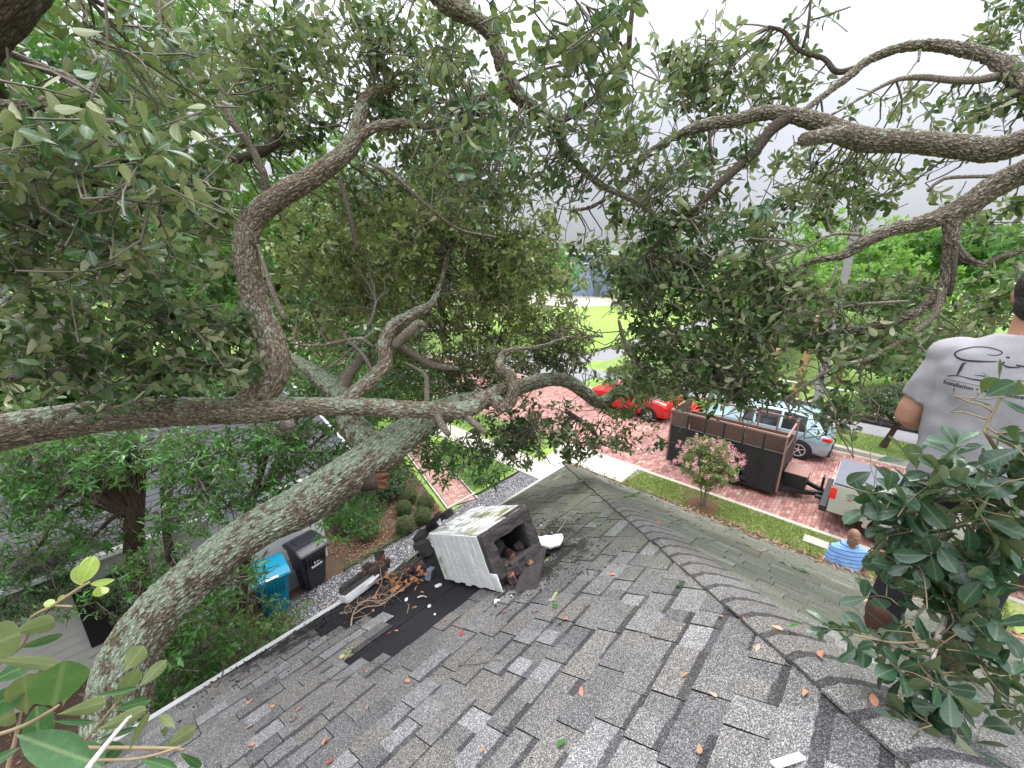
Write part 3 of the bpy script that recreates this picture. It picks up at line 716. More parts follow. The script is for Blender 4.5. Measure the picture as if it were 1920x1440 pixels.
FELT = [(0.751, 2.132), (0.985, 1.779), (1.281, 1.848), (1.637, 1.773), (1.853, 1.549), (2.332, 1.667), (2.5, 2.3), (2.863, 3.3), (1.3, 3.30), (1.084, 3.30), (0.92, 2.95), (0.852, 2.842), (1.0, 2.598), (1.153, 2.466), (1.279, 2.31), (1.113, 2.286), (1.097, 2.137)]
def inpoly(x, y, P):
    c = False; n = len(P)
    for i in range(n):
        (x1, y1), (x2, y2) = P[i], P[(i + 1) % n]
        if (y1 > y) != (y2 > y) and x < (x2 - x1) * (y - y1) / (y2 - y1) + x1: c = not c
    return c
SOOT = [(2.25, 1.45, .42), (2.45, 1.75, .45), (1.95, 1.45, .3), (2.7, 1.9, .3), (1.0, 3.0, .55), (.7, 3.05, .5), (1.75, 1.52, .22), (.35, 3.12, .35)]
def roof_attrs(W, left=True):
    """W (n,3) world points on the roof -> soot, moss"""
    s = np.zeros(len(W))
    if left:
        for x, y, r in SOOT: s = np.maximum(s, np.exp(-(((W[:, 0] - x) ** 2 + (W[:, 1] - y) ** 2) / (r * .75) ** 2)))
        m = np.clip((W[:, 0] - 1.1) / 3.2, 0, .62) + .10
    else:
        m = np.full(len(W), .68) + .12 * np.clip((W[:, 0] - 2.5) / 2, 0, 1) - np.clip((2.2 - W[:, 0]) / 1.2, 0, .5)
    return s * .68, m
EXP = .143; SL = math.sqrt(1 + PIT * PIT)
def slab(P0, u, v, w, n, lift0, lift1, thick):
    """one shingle: P0 lower-left corner on the deck, u width dir, v upslope, n normal"""
    pts = []
    for (a, bq) in ((0, 0), (1, 0), (1, 1), (0, 1)):
        base = P0 + u * (w * a) + v * (bq * (EXP + .03))
        l = lift1 if bq == 0 else lift0
        pts.append((base + n * l, base + n * (l - thick)))
    return [p[0] for p in pts] + [p[1] for p in pts]
SF = np.array([(0, 1, 2, 3), (0, 4, 5, 1), (1, 5, 6, 2), (3, 7, 4, 0), (2, 6, 7, 3)])
def shingles(left=True):
    n = Vector((0, PIT, 1)).normalized() if left else Vector((PIT, 0, 1)).normalized()
    items = []
    nc = int(RT * SL / EXP)
    for k in range(nc):
        t = k * EXP / SL          # horizontal distance up from the eave
        if left:
            u = Vector((-1, 0, 0)); v = Vector((0, -1, PIT)).normalized(); x = CX - t
            lim = -2.6
        else:
            u = Vector((0, -1, 0)); v = Vector((-1, 0, PIT)).normalized(); x = CY - t; lim = -5.0
        x -= random.uniform(0, .12); tooth = random.random() < .5
        while x > lim:
            w = random.choice((.10, .13, .16, .19, .22, .26)) if tooth else random.choice((.09, .12, .15, .18))
            if left: P0 = Vector((x, CY + .02 - t, EZ + PIT * (t - .02)))
            else: P0 = Vector((CX + .02 - t, x, EZ + PIT * (t - .02)))
            c = P0 + u * (w / 2) + v * (EXP / 2)
            hid = left and inpoly(c.x, c.y, FELT)
            if not hid:
                tone = random.random(); 
                items.append((P0, u, v, w, n, tooth, tone, c, random.random()))
            x -= w; tooth = not tooth if random.random() < .85 else tooth
    camp = Vector((0, 0, CAMZ))
    def key(it):
        d = it[7] - camp; x_, y_ = None, None
        r = Matrix.Rotation(0, 3, 'X'); q = camo.rotation_euler.to_matrix().transposed() @ d
        vis = q.z < -.1 and abs(q.x / q.z) < 1.3 and abs(q.y / q.z) < .98
        return d.length + (0 if vis else 100)
    items.sort(key=key)
    V = []; F = []; A = dict(tone=[], band=[], )
    pos = []
    for i, (P0, u, v, w, n, tooth, tone, c, rb) in enumerate(items):
        l1 = .0105 if tooth else .0050; l1 += random.uniform(-.0007, .0007); th = .0066 if tooth else .003
        jit = random.gauss(0, .0014); u2 = (u + v * random.gauss(0, .004)).normalized()
        pts = slab(P0 + v * jit, u2, v, w - (.003 if tooth else 0), n, .0015, l1, th)
        # band: dark granule strip at the top of the exposed face
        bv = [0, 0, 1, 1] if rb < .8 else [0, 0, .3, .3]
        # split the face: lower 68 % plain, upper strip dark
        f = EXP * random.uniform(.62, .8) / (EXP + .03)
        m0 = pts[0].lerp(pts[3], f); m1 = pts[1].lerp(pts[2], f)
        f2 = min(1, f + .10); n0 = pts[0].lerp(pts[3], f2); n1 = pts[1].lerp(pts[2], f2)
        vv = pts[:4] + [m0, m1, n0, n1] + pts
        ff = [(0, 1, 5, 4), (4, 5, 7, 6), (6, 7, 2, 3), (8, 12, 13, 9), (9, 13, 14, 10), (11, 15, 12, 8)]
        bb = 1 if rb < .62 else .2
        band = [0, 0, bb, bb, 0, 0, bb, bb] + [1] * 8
        W = np.array([tuple(p) for p in vv])
        if left: W[:, 0] = np.minimum(W[:, 0], CX - (CY - W[:, 1]) + .004)
        else: W[:, 1] = np.minimum(W[:, 1], CY - (CX - W[:, 0]) + .004)
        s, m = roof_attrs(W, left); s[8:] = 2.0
        if i < 300:
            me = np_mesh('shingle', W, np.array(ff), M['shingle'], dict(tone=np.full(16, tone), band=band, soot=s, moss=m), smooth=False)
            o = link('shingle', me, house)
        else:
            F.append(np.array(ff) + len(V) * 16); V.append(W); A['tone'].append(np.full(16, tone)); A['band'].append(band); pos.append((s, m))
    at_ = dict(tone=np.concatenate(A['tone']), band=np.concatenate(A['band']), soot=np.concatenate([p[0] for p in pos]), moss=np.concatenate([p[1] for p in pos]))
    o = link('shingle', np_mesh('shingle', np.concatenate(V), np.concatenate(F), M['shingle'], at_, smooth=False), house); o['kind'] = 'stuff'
shingles(True); shingles(False)
# hip cap shingles, overlapping down the hip, lapped over both slopes
hd = Vector((-1, -1, PIT)).normalized(); nL = Vector((0, PIT, 1)).normalized(); nR = Vector((PIT, 0, 1)).normalized()
sL = hd.cross(nL).normalized(); sR = hd.cross(nR).normalized()
if sL.x > 0 or sL.y < 0: sL = -sL
sL = Vector((-1, 1, 0)); sL = (sL - hd * sL.dot(hd)); 
def onL(p): return Vector((p.x, p.y, EZ + PIT * (CY - p.y)))
def onR(p): return Vector((p.x, p.y, EZ + PIT * (CX - p.x)))
k = 0; L = 0
dirL = Vector((-1, 1, 0)).normalized(); dirR = -dirL
while L < 7.2:
    base = Vector((CX + .02, CY + .02, EZ)) + hd * L
    wl, wr = .075 + random.gauss(0, .004), .21 + random.gauss(0, .01)
    pts = []; bands = []
    ns = 9; rows = ((0, .0235, 0), (.098, .0215, 0), (.110, .021, 1), (EXP + .035, .0165, 1))
    for (dl, lift, bd) in rows:
        c = base + hd * dl
        for i in range(ns):
            s = -1 + 2 * i / (ns - 1)
            d = (dirL * wl * -s) if s < 0 else (dirR * wr * s)
            q = c + d; q = onL(q) if s < 0 else onR(q)
            rnd = .028 * (1 - abs(s)) ** .5 * 0 - .012 * max(0, 1 - abs(s) * 4)
            q = q + Vector((0, 0, lift + rnd + random.gauss(0, .0006)))
            pts.append(q); bands.append(bd)
    nrow = len(rows); F = []
    for r_ in range(nrow - 1):
        for i in range(ns - 1): a = r_ * ns + i; F.append((a, a + 1, a + ns + 1, a + ns))
    nb = len(pts)
    for i in range(ns): pts.append(pts[i] - Vector((0, 0, .0105))); bands.append(0)
    for i in range(ns - 1): F.append((i, nb + i, nb + i + 1, i + 1))
    for side in (0, ns - 1):
        nb2 = len(pts)
        for r_ in range(nrow): pts.append(pts[r_ * ns + side] - Vector((0, 0, .010))); bands.append(0)
        for r_ in range(nrow - 1): F.append((r_ * ns + side, (r_ + 1) * ns + side, nb2 + r_ + 1, nb2 + r_))
    W = np.array([tuple(p) for p in pts]); s, m = roof_attrs(W, True); m = np.clip((W[:, 0] - 1.6) / 3, 0, .6)
    link('hip_cap', np_mesh('hip_cap', W, np.array(F), M['shingle'], dict(tone=np.full(len(W), random.uniform(.3, .8)), band=np.array(bands) * .9, soot=s * .2, moss=m), smooth=False), house)
    L += EXP
# stray black gap line: dirt and shadow gap are real (cap edge stands 1 cm proud); felt seams
for t0 in (.42, 1.05):
    b = MB(); y = CY - t0
    b.box((.6, -.02, .0), (3.2, .02, .003), Matrix.Translation((0, y, roofL(0, y) - .010)) @ Matrix.Rotation(-math.atan(PIT), 4, 'X')); b.build('felt_seam', M['felt'], house, world=True)

# ================================================================== NEIGHBOUR'S HOUSE
nh = thing('neighbour_house', 'low house next door with dark grey shingle roof and white gutter behind the trees', 'house', (3.3, 9.13, 0))
NE, NY = 2.38, 8.80
b = MB(); b.box((-9, 9.13, 0), (3.24, 15.4, NE - .05)); b.build('wall', M['siding'], nh, world=True)
for k in range(13): MB().prism([(9.105, .02 + k * .18), (9.125, .02 + k * .18), (9.128, .2 + k * .18), (9.12, .2 + k * .18)], 0, -9, 3.235).build('siding_board', M['siding'], nh, world=True)
MB().box((3.14, 9.07, 0), (3.30, 9.22, NE - .02), bev=.006).build('corner_board', M['white_siding'], nh, world=True)
MB().box((3.20, 9.06, 0), (3.30, 9.10, NE - .02)).build('downpipe', M['white_siding'], nh, world=True)
MB().box((1.2, 9.085, .1), (3.13, 9.10, NE - .02)).build('white_panel', M['white_siding'], nh, world=True)
b = MB(); b.poly([(-9, NY, NE), (4.2, NY, NE), (4.2, 12.3, NE + 1.12), (-9, 12.3, NE + 1.12)], (0, 0, -.08)); b.build('roof', M['nroof'], nh, world=True)
b = MB(); b.poly([(-9, 15.8, NE), (4.2, 15.8, NE), (4.2, 12.3, NE + 1.12), (-9, 12.3, NE + 1.12)], (0, 0, -.08)); b.build('roof', M['nroof'], nh, world=True)
b = MB(); 
for k in range(23):
    y = NY + k * .15; z = NE + .32 * (y - NY)
    bb = MB(); bb.prism([(y, z + .002), (y, z + .017), (y + .17, z + .058), (y + .17, z + .046)], 0, -9, 4.2); bb.build('shingle_course', M['nroof'], nh, world=True)
MB().prism([(NY - .09, NE - .09), (NY - .1, NE + .0), (NY - .085, NE + .0), (NY - .078, NE - .075), (NY - .01, NE - .075), (NY - .01, NE + .004), (NY, NE + .004), (NY, NE - .09)], 0, -9, 4.2).build('gutter', M['white_siding'], nh, world=True)
MB().prism([(NY, NE - .08), (NY, NE + .02), (12.3, NE + 1.14), (12.3, NE + 1.04)], 0, 4.2, 4.26).build('barge_board', M['white_siding'], nh, world=True)
b = MB(); b.box((-.75, 9.06, .55), (.1, 9.098, 1.75)); w = b.build('window', M['black_frame'], nh, world=True)
MB().box((-.68, 9.045, .62), (-.36, 9.058, 1.68)).build('pane', M['glass'], w, world=True)
MB().box((-.30, 9.045, .62), (.03, 9.058, 1.68)).build('pane', M['glass'], w, world=True)
# grey step between the bins
MB().box((1.85, 8.55, 0), (2.45, 9.02, .42), bev=.01).build('step_block', M['asphalt']).name = 'concrete_step'
tag(bpy.data.objects['concrete_step'], 'dark grey concrete step between the teal bin and the black bin', 'step')
# black edging pipe along gravel
def pipe(name, pts, r, mat, seg=6, parent=None):
    V, F, _ = tube(pts, [r] * len(pts), seg, .1); return link(name, np_mesh(name, V, F, mat), parent)
# ================================================================== FALLEN CHIMNEY AND RUBBLE
CB = np.array([1.638, 1.808, 5.162]); CR = np.array([[0.0611, 0.998, 0.0169], [0.8945, -0.0473, -0.4446], [-0.4429, 0.0423, -0.8956]])
LU, LV, LW = .732, .496, .404
MC = Matrix([[*CR[0], CB[0]], [*CR[1], CB[1]], [*CR[2], CB[2]], [0, 0, 0, 1]])
chim = thing('fallen_chimney', 'white painted brick chimney stack lying toppled on the grey roof with its open sooty flue', 'chimney', tuple(CB))
def rough_box(lo, hi, cuts=3, amp=.006, seed=0, Mx=None, bev=.008, fr=28):
    """box with chipped, uneven surface -> verts, faces (numpy)"""
    bm = bmesh.new(); r = bmesh.ops.create_cube(bm, size=1); lo, hi = np.array(lo, float), np.array(hi, float)
    bmesh.ops.transform(bm, matrix=Matrix.Translation((lo + hi) / 2) @ Matrix.Diagonal((*(hi - lo), 1)), verts=bm.verts)
    if bev: bmesh.ops.bevel(bm, geom=list(bm.edges), offset=bev, segments=1, affect='EDGES')
    if cuts: bmesh.ops.subdivide_edges(bm, edges=[e for e in bm.edges if e.calc_length() > .02], cuts=cuts, use_grid_fill=True)
    bmesh.ops.recalc_face_normals(bm, faces=bm.faces)
    V = np.array([v.co for v in bm.verts]); N = np.array([v.normal for v in bm.verts])
    V = V + N * ((fbm(V * fr + seed * 7.3, seed, 4) - .5) * 2 * amp)[:, None]
    for v, c in zip(bm.verts, V): v.co = c
    if Mx is not None: bmesh.ops.transform(bm, matrix=Mx, verts=bm.verts)
    me = bpy.data.meshes.new('m'); bm.to_mesh(me); bm.free(); return me
def rb(name, lo, hi, mat, parent, Mx=None, cuts=2, amp=.004, seed=0, bev=.006, attrs=None, smooth=True, world=True):
    me = rough_box(lo, hi, cuts, amp, seed, Mx, bev); me.name = name; me.materials.append(mat)
    me.polygons.foreach_set('use_smooth', [smooth] * len(me.polygons))
    for k, v in (attrs or {}).items(): me.attributes.new(k, 'FLOAT', 'POINT').data.foreach_set('value', np.full(len(me.vertices), v, np.float32))
    return link(name, me, parent, world)
BK = LU / 9.5
for i in range(9):
    a0 = .012 + i * BK; a1 = a0 + BK - .0085
    # white face (b = 0): brick lengths run along w
    off = 0 if i % 2 else -.065; c = off; j = 0
    while c < LW - .02:
        c1 = min(c + .130, LW + (.0 if i > 2 else -.01) + random.uniform(-.01, .012)); cc = max(c, .003)
        if c1 - cc > .015:
            my = .9 if (i >= 8 and j >= 2) or (i == 7 and j >= 3) else .1
            rb('brick', (a0, -.003 + random.uniform(-.0008, .0008), cc), (a1, .085, c1 - .002), M['wbrick'], chim, MC, 1, .0008, i * 9 + j, .0025, dict(mossy=my, grime=.12), False)
        c += .130; j += 1
    # upper face (c = 0): brick lengths run along v
    off = -.1 if i % 2 else 0; bq = .088 + off; j = 0
    while bq < LV - .015:
        b1 = min(bq + .2, LV); b0 = max(bq, .088)
        if b1 - b0 > .02:
            if i == 0 and j == 1: mt = M['rbrick2']
            else: mt = M['wbrick']
            rb('brick', (a0, b0, -.002), (a1, b1 - .004, .085), mt, chim, MC, 1, .0015, 400 + i * 9 + j, .0035, dict(mossy=(1.0 if .05 < b0 / LV and i < 6 else .5), grime=(.25 + .1 * i if i > 3 else .35)))
        bq += .2; j += 1
    # far face and underside
    bq = .088
    while bq < LV - .05:
        b1 = min(bq + .2, LV - .09)
        if b1 - bq > .03 and i not in (0,): rb('brick', (a0, bq, LW - .09), (a1, b1, LW), M['rbrick'], chim, MC, 1, .003, 700 + i, .006, dict(mossy=0, grime=0))
        bq += .205
    c = .088 - (.1 if i % 2 else 0)
    while c < LW - .03:
        c0 = max(c, .086); c1 = min(c + .2, LW - .092)
        if c1 - c0 > .02: rb('brick', (a0, LV - .088, c0), (a1, LV, c1), M['wbrick'], chim, MC, 1, .003, 800 + i, .006, dict(mossy=.3, grime=.6))
        c += .205
# mortar core of the four walls (recessed 6 mm behind the painted bricks)
for k, (lo, hi) in enumerate([((.004, .004, .004), (LU - .02, .098, LW - .012)), ((.004, .099, .004), (LU - .02, LV - .004, .098)), ((.004, LV - .098, .099), (LU - .02, LV - .005, LW - .1)), ((.004, .1, LW - .098), (LU - .02, LV - .006, LW - .006))]):
    rb('mortar', lo, hi, M['mortar'], chim, MC, 5, .005, 30 + k, .004)
# ragged sooty mortar on the broken rim
for k, (lo, hi) in enumerate([((-.030, .010, .012), (.006, .105, LW - .06)), ((-.026, .10, .008), (.006, LV - .008, .10)), ((-.022, LV - .10, .1), (.006, LV - .01, LW - .08)), ((-.05, .16, LW - .12), (.008, LV - .02, LW - .015))]):
    rb('broken_rim', lo, hi, M['mortar'], chim, MC, 9, .016, 50 + k, .006, None, False)
rb('painted_joint', (.012, .0005, .004), (LU - .03, .010, LW - .012), M['wbrick'], chim, MC, 3, .0004, 61, .0005, dict(mossy=0, grime=.5))
rb('painted_joint', (.012, .012, .0012), (LU - .03, LV - .006, .010), M['wbrick'], chim, MC, 3, .0004, 65, .0005, dict(mossy=.8, grime=.7))
rb('brick', (-.065, .0, LW - .13), (.008, .012, LW - .002), M['wbrick'], chim, MC, 2, .003, 66, .003, dict(mossy=0, grime=.1))
rb('flue', (.55, .10, .10), (.60, LV - .1, LW - .1), M['flue'], chim, MC, 4, .01, 62, .003)
rb('flue', (.02, .101, .101), (.55, .108, LW - .101), M['flue'], chim, MC, 4, .004, 63, .002)
rb('flue', (.02, LV - .108, .101), (.55, LV - .099, LW - .101), M['flue'], chim, MC, 4, .004, 64, .002)
# rubble inside the flue
def loc(a, b_, c): return Vector(CB + CR @ np.array([a, b_, c]))
def brick_thing(label, pos, size, rot, mat, seed=0, name='brick', amp=.004, cat='brick', group=None, cuts=3, bev=.006, attrs=None):
    Mx = Matrix.Translation(pos) @ rot.to_matrix().to_4x4() if hasattr(rot, 'to_matrix') else Matrix.Translation(pos) @ Matrix.Rotation(rot[2], 4, 'Z') @ Matrix.Rotation(rot[1], 4, 'Y') @ Matrix.Rotation(rot[0], 4, 'X')
    s = Vector(size) / 2; o = rb(name, tuple(-s), tuple(s), mat, None, None, cuts, amp, seed, min(bev, .004), attrs, False, world=False)
    o.matrix_world = Mx; return tag(o, label, cat, group)
TILT = -math.atan(PIT)
brick_thing('broken red brick wedged upright deep inside the chimney flue', loc(.17, .22, .22), (.10, .07, .13), (.5, .3, .9), M['rbrick2'], 3)
brick_thing('sooty brick half with a red edge resting on the lower lip of the open flue', loc(-.005, .19, .335), (.13, .10, .065), (TILT, .25, .75), M['rbrick'], 4, amp=.004)
brick_thing('long dark mortar slab lying across the mouth of the flue, white edge at its lower side', loc(-.06, .37, .375), (.24, .11, .04), (TILT - .1, .0, .55), M['mortar'], 5, name='mortar_slab', cat='rubble', amp=.008, cuts=4)
brick_thing('small sooty rubble lump at the back of the flue', loc(.3, .3, .30), (.16, .12, .1), (.2, .5, 1.2), M['mortar'], 6, name='mortar_lump', cat='rubble', amp=.014, cuts=4)
brick_thing('flat mortar pad under the broken corner of the chimney', Vector(on_roof(992, 1090)) + Vector((0, 0, .02)), (.26, .17, .035), (TILT, 0, .5), M['mortar'], 7, name='mortar_slab', cat='rubble', amp=.010, cuts=4)
def roofpos(px, py, lift=.03): return Vector(on_roof(px, py)) + Vector((0, 0, lift))
for k, (a, b_, c, sz, mk, lab) in enumerate([(.04, .14, .30, (.09, .07, .06), 'rbrick', 'red brick corner lying just inside the flue at the left'), (.12, .30, .31, (.12, .08, .06), 'rbrick', 'sooty red brick lying on the flue floor in the middle'), (.10, .38, .28, (.07, .06, .05), 'rbrick2', 'small red brick lump against the right inner side of the flue'), (.22, .16, .32, (.09, .1, .08), 'mortar', 'dark mortar clod behind the red brick corner in the flue'), (-.05, .12, .37, (.07, .06, .05), 'rbrick', 'brick crumb at the lower left lip of the flue'), (-.03, .30, .385, (.10, .07, .05), 'rbrick', 'brown brick half on the lower lip of the flue under the slab'), (.05, .22, .34, (.06, .05, .05), 'mortar', 'small black clod at the centre of the flue mouth')]):
    brick_thing(lab, loc(a, b_, c), sz, (k * .7, .3 * k, k * 1.3), M[mk], 90 + k, amp=.006, name='brick' if 'brick' in lab else 'mortar_lump', cat='rubble')
# white plaster slab beside the chimney
_o = [(1432, 610), (1440, 588), (1452, 576), (1500, 574), (1520, 566), (1560, 568), (1590, 560), (1632, 558), (1642, 585), (1634, 610), (1622, 634), (1590, 642), (1562, 652), (1530, 646), (1505, 640), (1470, 640), (1444, 632)]
_b = MB(); _b.poly([tuple(roofpos(600 + a / 3.6, 860 + c / 3.6, .075)) for a, c in _o], (0, .008, -.022)); _o = _b.build('plaster_slab', M['plaster']); tag(_o, 'jagged white plaster slab lying on the roof right of the chimney', 'rubble')
brick_thing('dark brick piece underneath the white plaster slab', roofpos(1028, 1033, .02), (.19, .10, .05), (TILT, 0, .3), M['flue'], 9, amp=.008)
brick_thing('thin red brick shard just above the white plaster slab', roofpos(1016, 1013, .02), (.13, .03, .035), (TILT, 0, .6), M['rbrick2'], 10)
brick_thing('small red brick crumb above the right end of the plaster slab', roofpos(1035, 1008, .02), (.045, .035, .04), (.3, .4, .8), M['rbrick2'], 11)
# rubble left of the chimney
R_ = [
 ('long dark brick with white painted sides lying at the eave beside the dead branch', (672, 1112), (.30, .125, .075), (TILT, 0, .15), 'wb', .05),
 ('black sooty brick lying along the eave behind the white sided brick', (668, 1094), (.32, .09, .07), (TILT, 0, .12), 'mortar', .03),
 ('orange red brick end showing beside the sooty brick at the eave', (680, 1088), (.06, .07, .05), (TILT, .2, .1), 'rbrick2', .07),
 ('red brick half leaning on the dark block left of the pile', (692, 1076), (.11, .09, .07), (TILT + .3, .3, .5), 'rbrick2', .08),
 ('charcoal block with red corner in the middle of the rubble pile', (710, 1082), (.15, .13, .12), (TILT, .35, 1.0), 'rbrick', .07),
 ('dark slab under the red brick half at the left of the pile', (690, 1082), (.22, .14, .05), (TILT, 0, .3), 'mortar', .02),
 ('upright red brown brick at the top of the left pile', (714, 1063), (.08, .07, .16), (TILT, .4, .2), 'rbrick', .10),
 ('small red brown shard right of the upright brick', (727, 1066), (.05, .05, .09), (.2, .2, .4), 'rbrick2', .06),
 ('small white broken plaster piece between the long brick and the charcoal block', (700, 1098), (.13, .08, .02), (TILT - .3, .1, .4), 'plaster', .06),
 ('big flat charcoal slab between the two rubble piles', (760, 1072), (.30, .22, .05), (TILT, .05, .3), 'mortar', .03),
 ('mossy greenish slab leaning at the left of the chimney', (772, 1057), (.16, .10, .025), (TILT - .5, .2, .35), 'mossy', .07),
 ('large dark boulder like lump of mortar against the chimney', (795, 1043), (.10, .15, .15), (TILT, .1, .3), 'mortar', .09),
 ('red brown brick wedged between dark lump and branch leaves', (790, 1074), (.12, .08, .07), (TILT, .2, 1.1), 'rbrick', .05),
 ('grey blue broken brick piece by the foot of the chimney', (807, 1082), (.07, .05, .10), (TILT + .6, .3, .5), 'greyb', .04),
 ('dark felt covered block behind the chimney at the eave', (790, 1012), (.17, .13, .08), (TILT, 0, .5), 'mortar', .05),
 ('red brick shard on top of the blocks at the far left corner of the chimney', (821, 985), (.15, .07, .05), (TILT, 0, .5), 'rbrick2', .13),
 ('dark brick chunk behind the far end of the chimney', (838, 977), (.18, .10, .08), (TILT, .2, .4), 'mortar', .1),
 ('charcoal brick corner beside the upper left edge of the chimney', (812, 1000), (.12, .12, .14), (TILT, .1, .9), 'flue', .08),
]
M['greyb'] = plain('grey_blue_brick', (.20, .22, .25), .85, var=.6, scale=20, bump=.8)
M['mossyp'] = plain('mossy_plaster', (.30, .33, .19), .9, var=.45, scale=18, bump=.5)
for k, (lab, q, sz, rt, mk, lf) in enumerate(R_):
    mt = {'wb': M['mortar'], 'mossy': M['mossyp'], 'greyb': M['greyb']}.get(mk) or M[mk]
    nm, ct = ('brick', 'brick') if 'brick' in lab else ('rubble_block', 'rubble')
    o = brick_thing(lab, roofpos(*q, lf), sz, rt, mt, 20 + k, name=nm, cat=ct, amp=.009 if mk != 'wb' else .002, cuts=3)
    if mk == 'wb':
        s = Vector(sz) / 2
        for lo, hi in (((-s.x, -s.y - .004, -s.z), (s.x, -s.y + .001, s.z)), ((-s.x - .004, -s.y, -s.z), (-s.x + .001, s.y, s.z))):
            p = rb('painted_face', lo, hi, M['wbrick'], o, None, 2, .001, 3, .001, dict(mossy=0, grime=.2), world=False)
for k, (q, r) in enumerate([((822, 1099), .018), ((762, 1125), .012), ((932, 1129), .014), ((805, 1137), .008), ((1015, 987), .010), ((1035, 1000), .008), ((960, 1118), .008), ((983, 1103), .010), ((815, 1152), .006)]):
    o = brick_thing('small white plaster crumb on the black felt and shingles round the chimney', roofpos(*q, r * .4), (r * 2.6, r * 2, r), (TILT, .2, k), M['plaster'], 60 + k, name='plaster_crumb', cat='rubble', group='white plaster crumbs', amp=.003, cuts=1, bev=.002)
# loose soot, grit and crumbs: nobody could count them
def reg_grit(n):
    c = np.array([(x, y, r) for x, y, r in SOOT]); i = rng.integers(0, len(c), n); P = c[i, :2] + rng.normal(size=(n, 2)) * c[i, 2:3] * .5
    return P[(P[:, 1] < CY - .03)]
P = reg_grit(3500); n = len(P)
tv = np.array([(1, 0, 0), (-.8, .3, 0), (0, 1, .1), (0, -1, 0), (.1, 0, .8)]); tf = np.array([(0, 2, 4), (2, 1, 4), (1, 3, 4), (3, 0, 4)])
s = rng.uniform(.002, .008, (n, 1)) * rng.uniform(.5, 1.3, (n, 3)) * (1 + 1.4 * (rng.random((n, 1)) > .96)); V = tv[None] * s[:, None]; V = V + np.stack([P[:, 0], P[:, 1], roofL(P[:, 0], P[:, 1]) + .009], 1)[:, None]
o = link('grit', np_mesh('grit', V.reshape(-1, 3), (tf[None] + (np.arange(n) * 5)[:, None, None]).reshape(-1, 3), M['mortar'], smooth=False)); tag(o, kind='stuff')

# ---- dead branch with brown leaves lying on the felt
db = thing('dead_branch', 'bare tan branch with curled orange brown leaves lying on the black felt by the rubble', 'branch', tuple(roofpos(660, 1170, 0)))
def rp(px, py, l=.02): return np.array(on_roof(px, py)) + [0, 0, l]
BR = [([(659, 1178), (662, 1160), (672, 1142), (690, 1133), (715, 1133), (740, 1120), (770, 1100)], (.010, .003), .03),
      ([(665, 1158), (685, 1148), (715, 1145), (735, 1130), (765, 1105), (795, 1090)], (.007, .002), .05),
      ([(672, 1142), (690, 1140), (712, 1130), (738, 1128)], (.006, .002), .08),
      ([(700, 1135), (715, 1115), (722, 1098), (742, 1085)], (.006, .002), .09), ([(718, 1108), (716, 1085), (726, 1077), (722, 1066)], (.004, .0015), .13),
      ([(652, 1160), (648, 1158), (655, 1140), (653, 1125)], (.003, .001), .06), ([(738, 1128), (748, 1108), (757, 1090), (760, 1078)], (.004, .0015), .09),
      ([(662, 1165), (690, 1160), (700, 1148)], (.003, .001), .03), ([(705, 1138), (722, 1142), (728, 1130), (722, 1120)], (.003, .001), .05),
      ([(764, 1154), (767, 1140), (764, 1136)], (.003, .002), .02), ([(748, 1120), (770, 1108), (782, 1092), (800, 1083)], (.004, .0015), .07)]
for k in range(26):
    q0 = random.choice(random.choice(BR[:5])[0]); BR.append(([q0, (q0[0] + random.gauss(8, 12), q0[1] + random.gauss(-4, 8)), (q0[0] + random.gauss(18, 16), q0[1] + random.gauss(-8, 12))], (.0028, .001), random.uniform(.03, .10)))
for pts, (r0, r1), lf in BR:
    r0 *= .62; r1 *= .7
    P = [rp(*q, lf * (.4 + .6 * math.sin(math.pi * (i + .5) / len(pts))) + .008) for i, q in enumerate(pts)]
    V, F, I = tube(P, np.linspace(r0, r1, len(P)), 7, .01); link('twig', np_mesh('twig', V, F, M['twig_d'], {'bc': I['bc']}), db)
lv = Leaves()
for k in range(64):
    q = random.choice([(745, 1108), (757, 1100), (765, 1095), (778, 1090), (790, 1085), (742, 1118), (715, 1128), (735, 1104), (752, 1092)])
    lv.add(rp(q[0] + random.gauss(0, 10), q[1] + random.gauss(0, 8), random.uniform(.03, .12)), rand_unit() * [1, 1, .5], rand_unit() * .6 + [-.4, -.2, .8], random.uniform(.035, .062))
emit_leaves(lv, OAK_LO, M['deadleaf'], db, 300, hi=OAK_HI)
# ---- single leaves and twigs lying on the shingles
def flat_leaf(px, py, L, mat, label, group, right=False, name='fallen_leaf', lift=.012):
    p = np.array((on_roofR if right else on_roof)(px, py)) + [0, 0, lift + .004]
    nrm = np.array([PIT, 0, 1.]) if right else np.array([0, PIT, 1.])
    a = random.uniform(0, 6.28); d = np.array([math.cos(a), math.sin(a), 0]); d = d - nrm * (d @ nrm) / (nrm @ nrm)
    Rm = frames(d[None], (nrm + rand_unit() * .25)[None])[0]; V, F, UV = random.choice(OAK_HI)
    V = V * [random.uniform(.8, 1.1), 1, 1] * L; V = V - V.mean(0)
    o = link(name, np_mesh(name, V @ Rm.T, F, mat, {'luv': UV})); o.location = p; return tag(o, label, 'leaf', group)
M['leaf_or'] = plain('fallen_orange_leaf', (.46, .22, .13), .75, var=.35, scale=60); M['leaf_tan'] = plain('fallen_tan_leaf', (.50, .32, .20), .75, var=.35, scale=60)
M['leaf_red'] = plain('fallen_red_leaf', (.36, .07, .04), .7, var=.4, scale=60); M['leaf_gr'] = plain('fallen_green_leaf', (.05, .15, .035), .4, var=.3, scale=50)
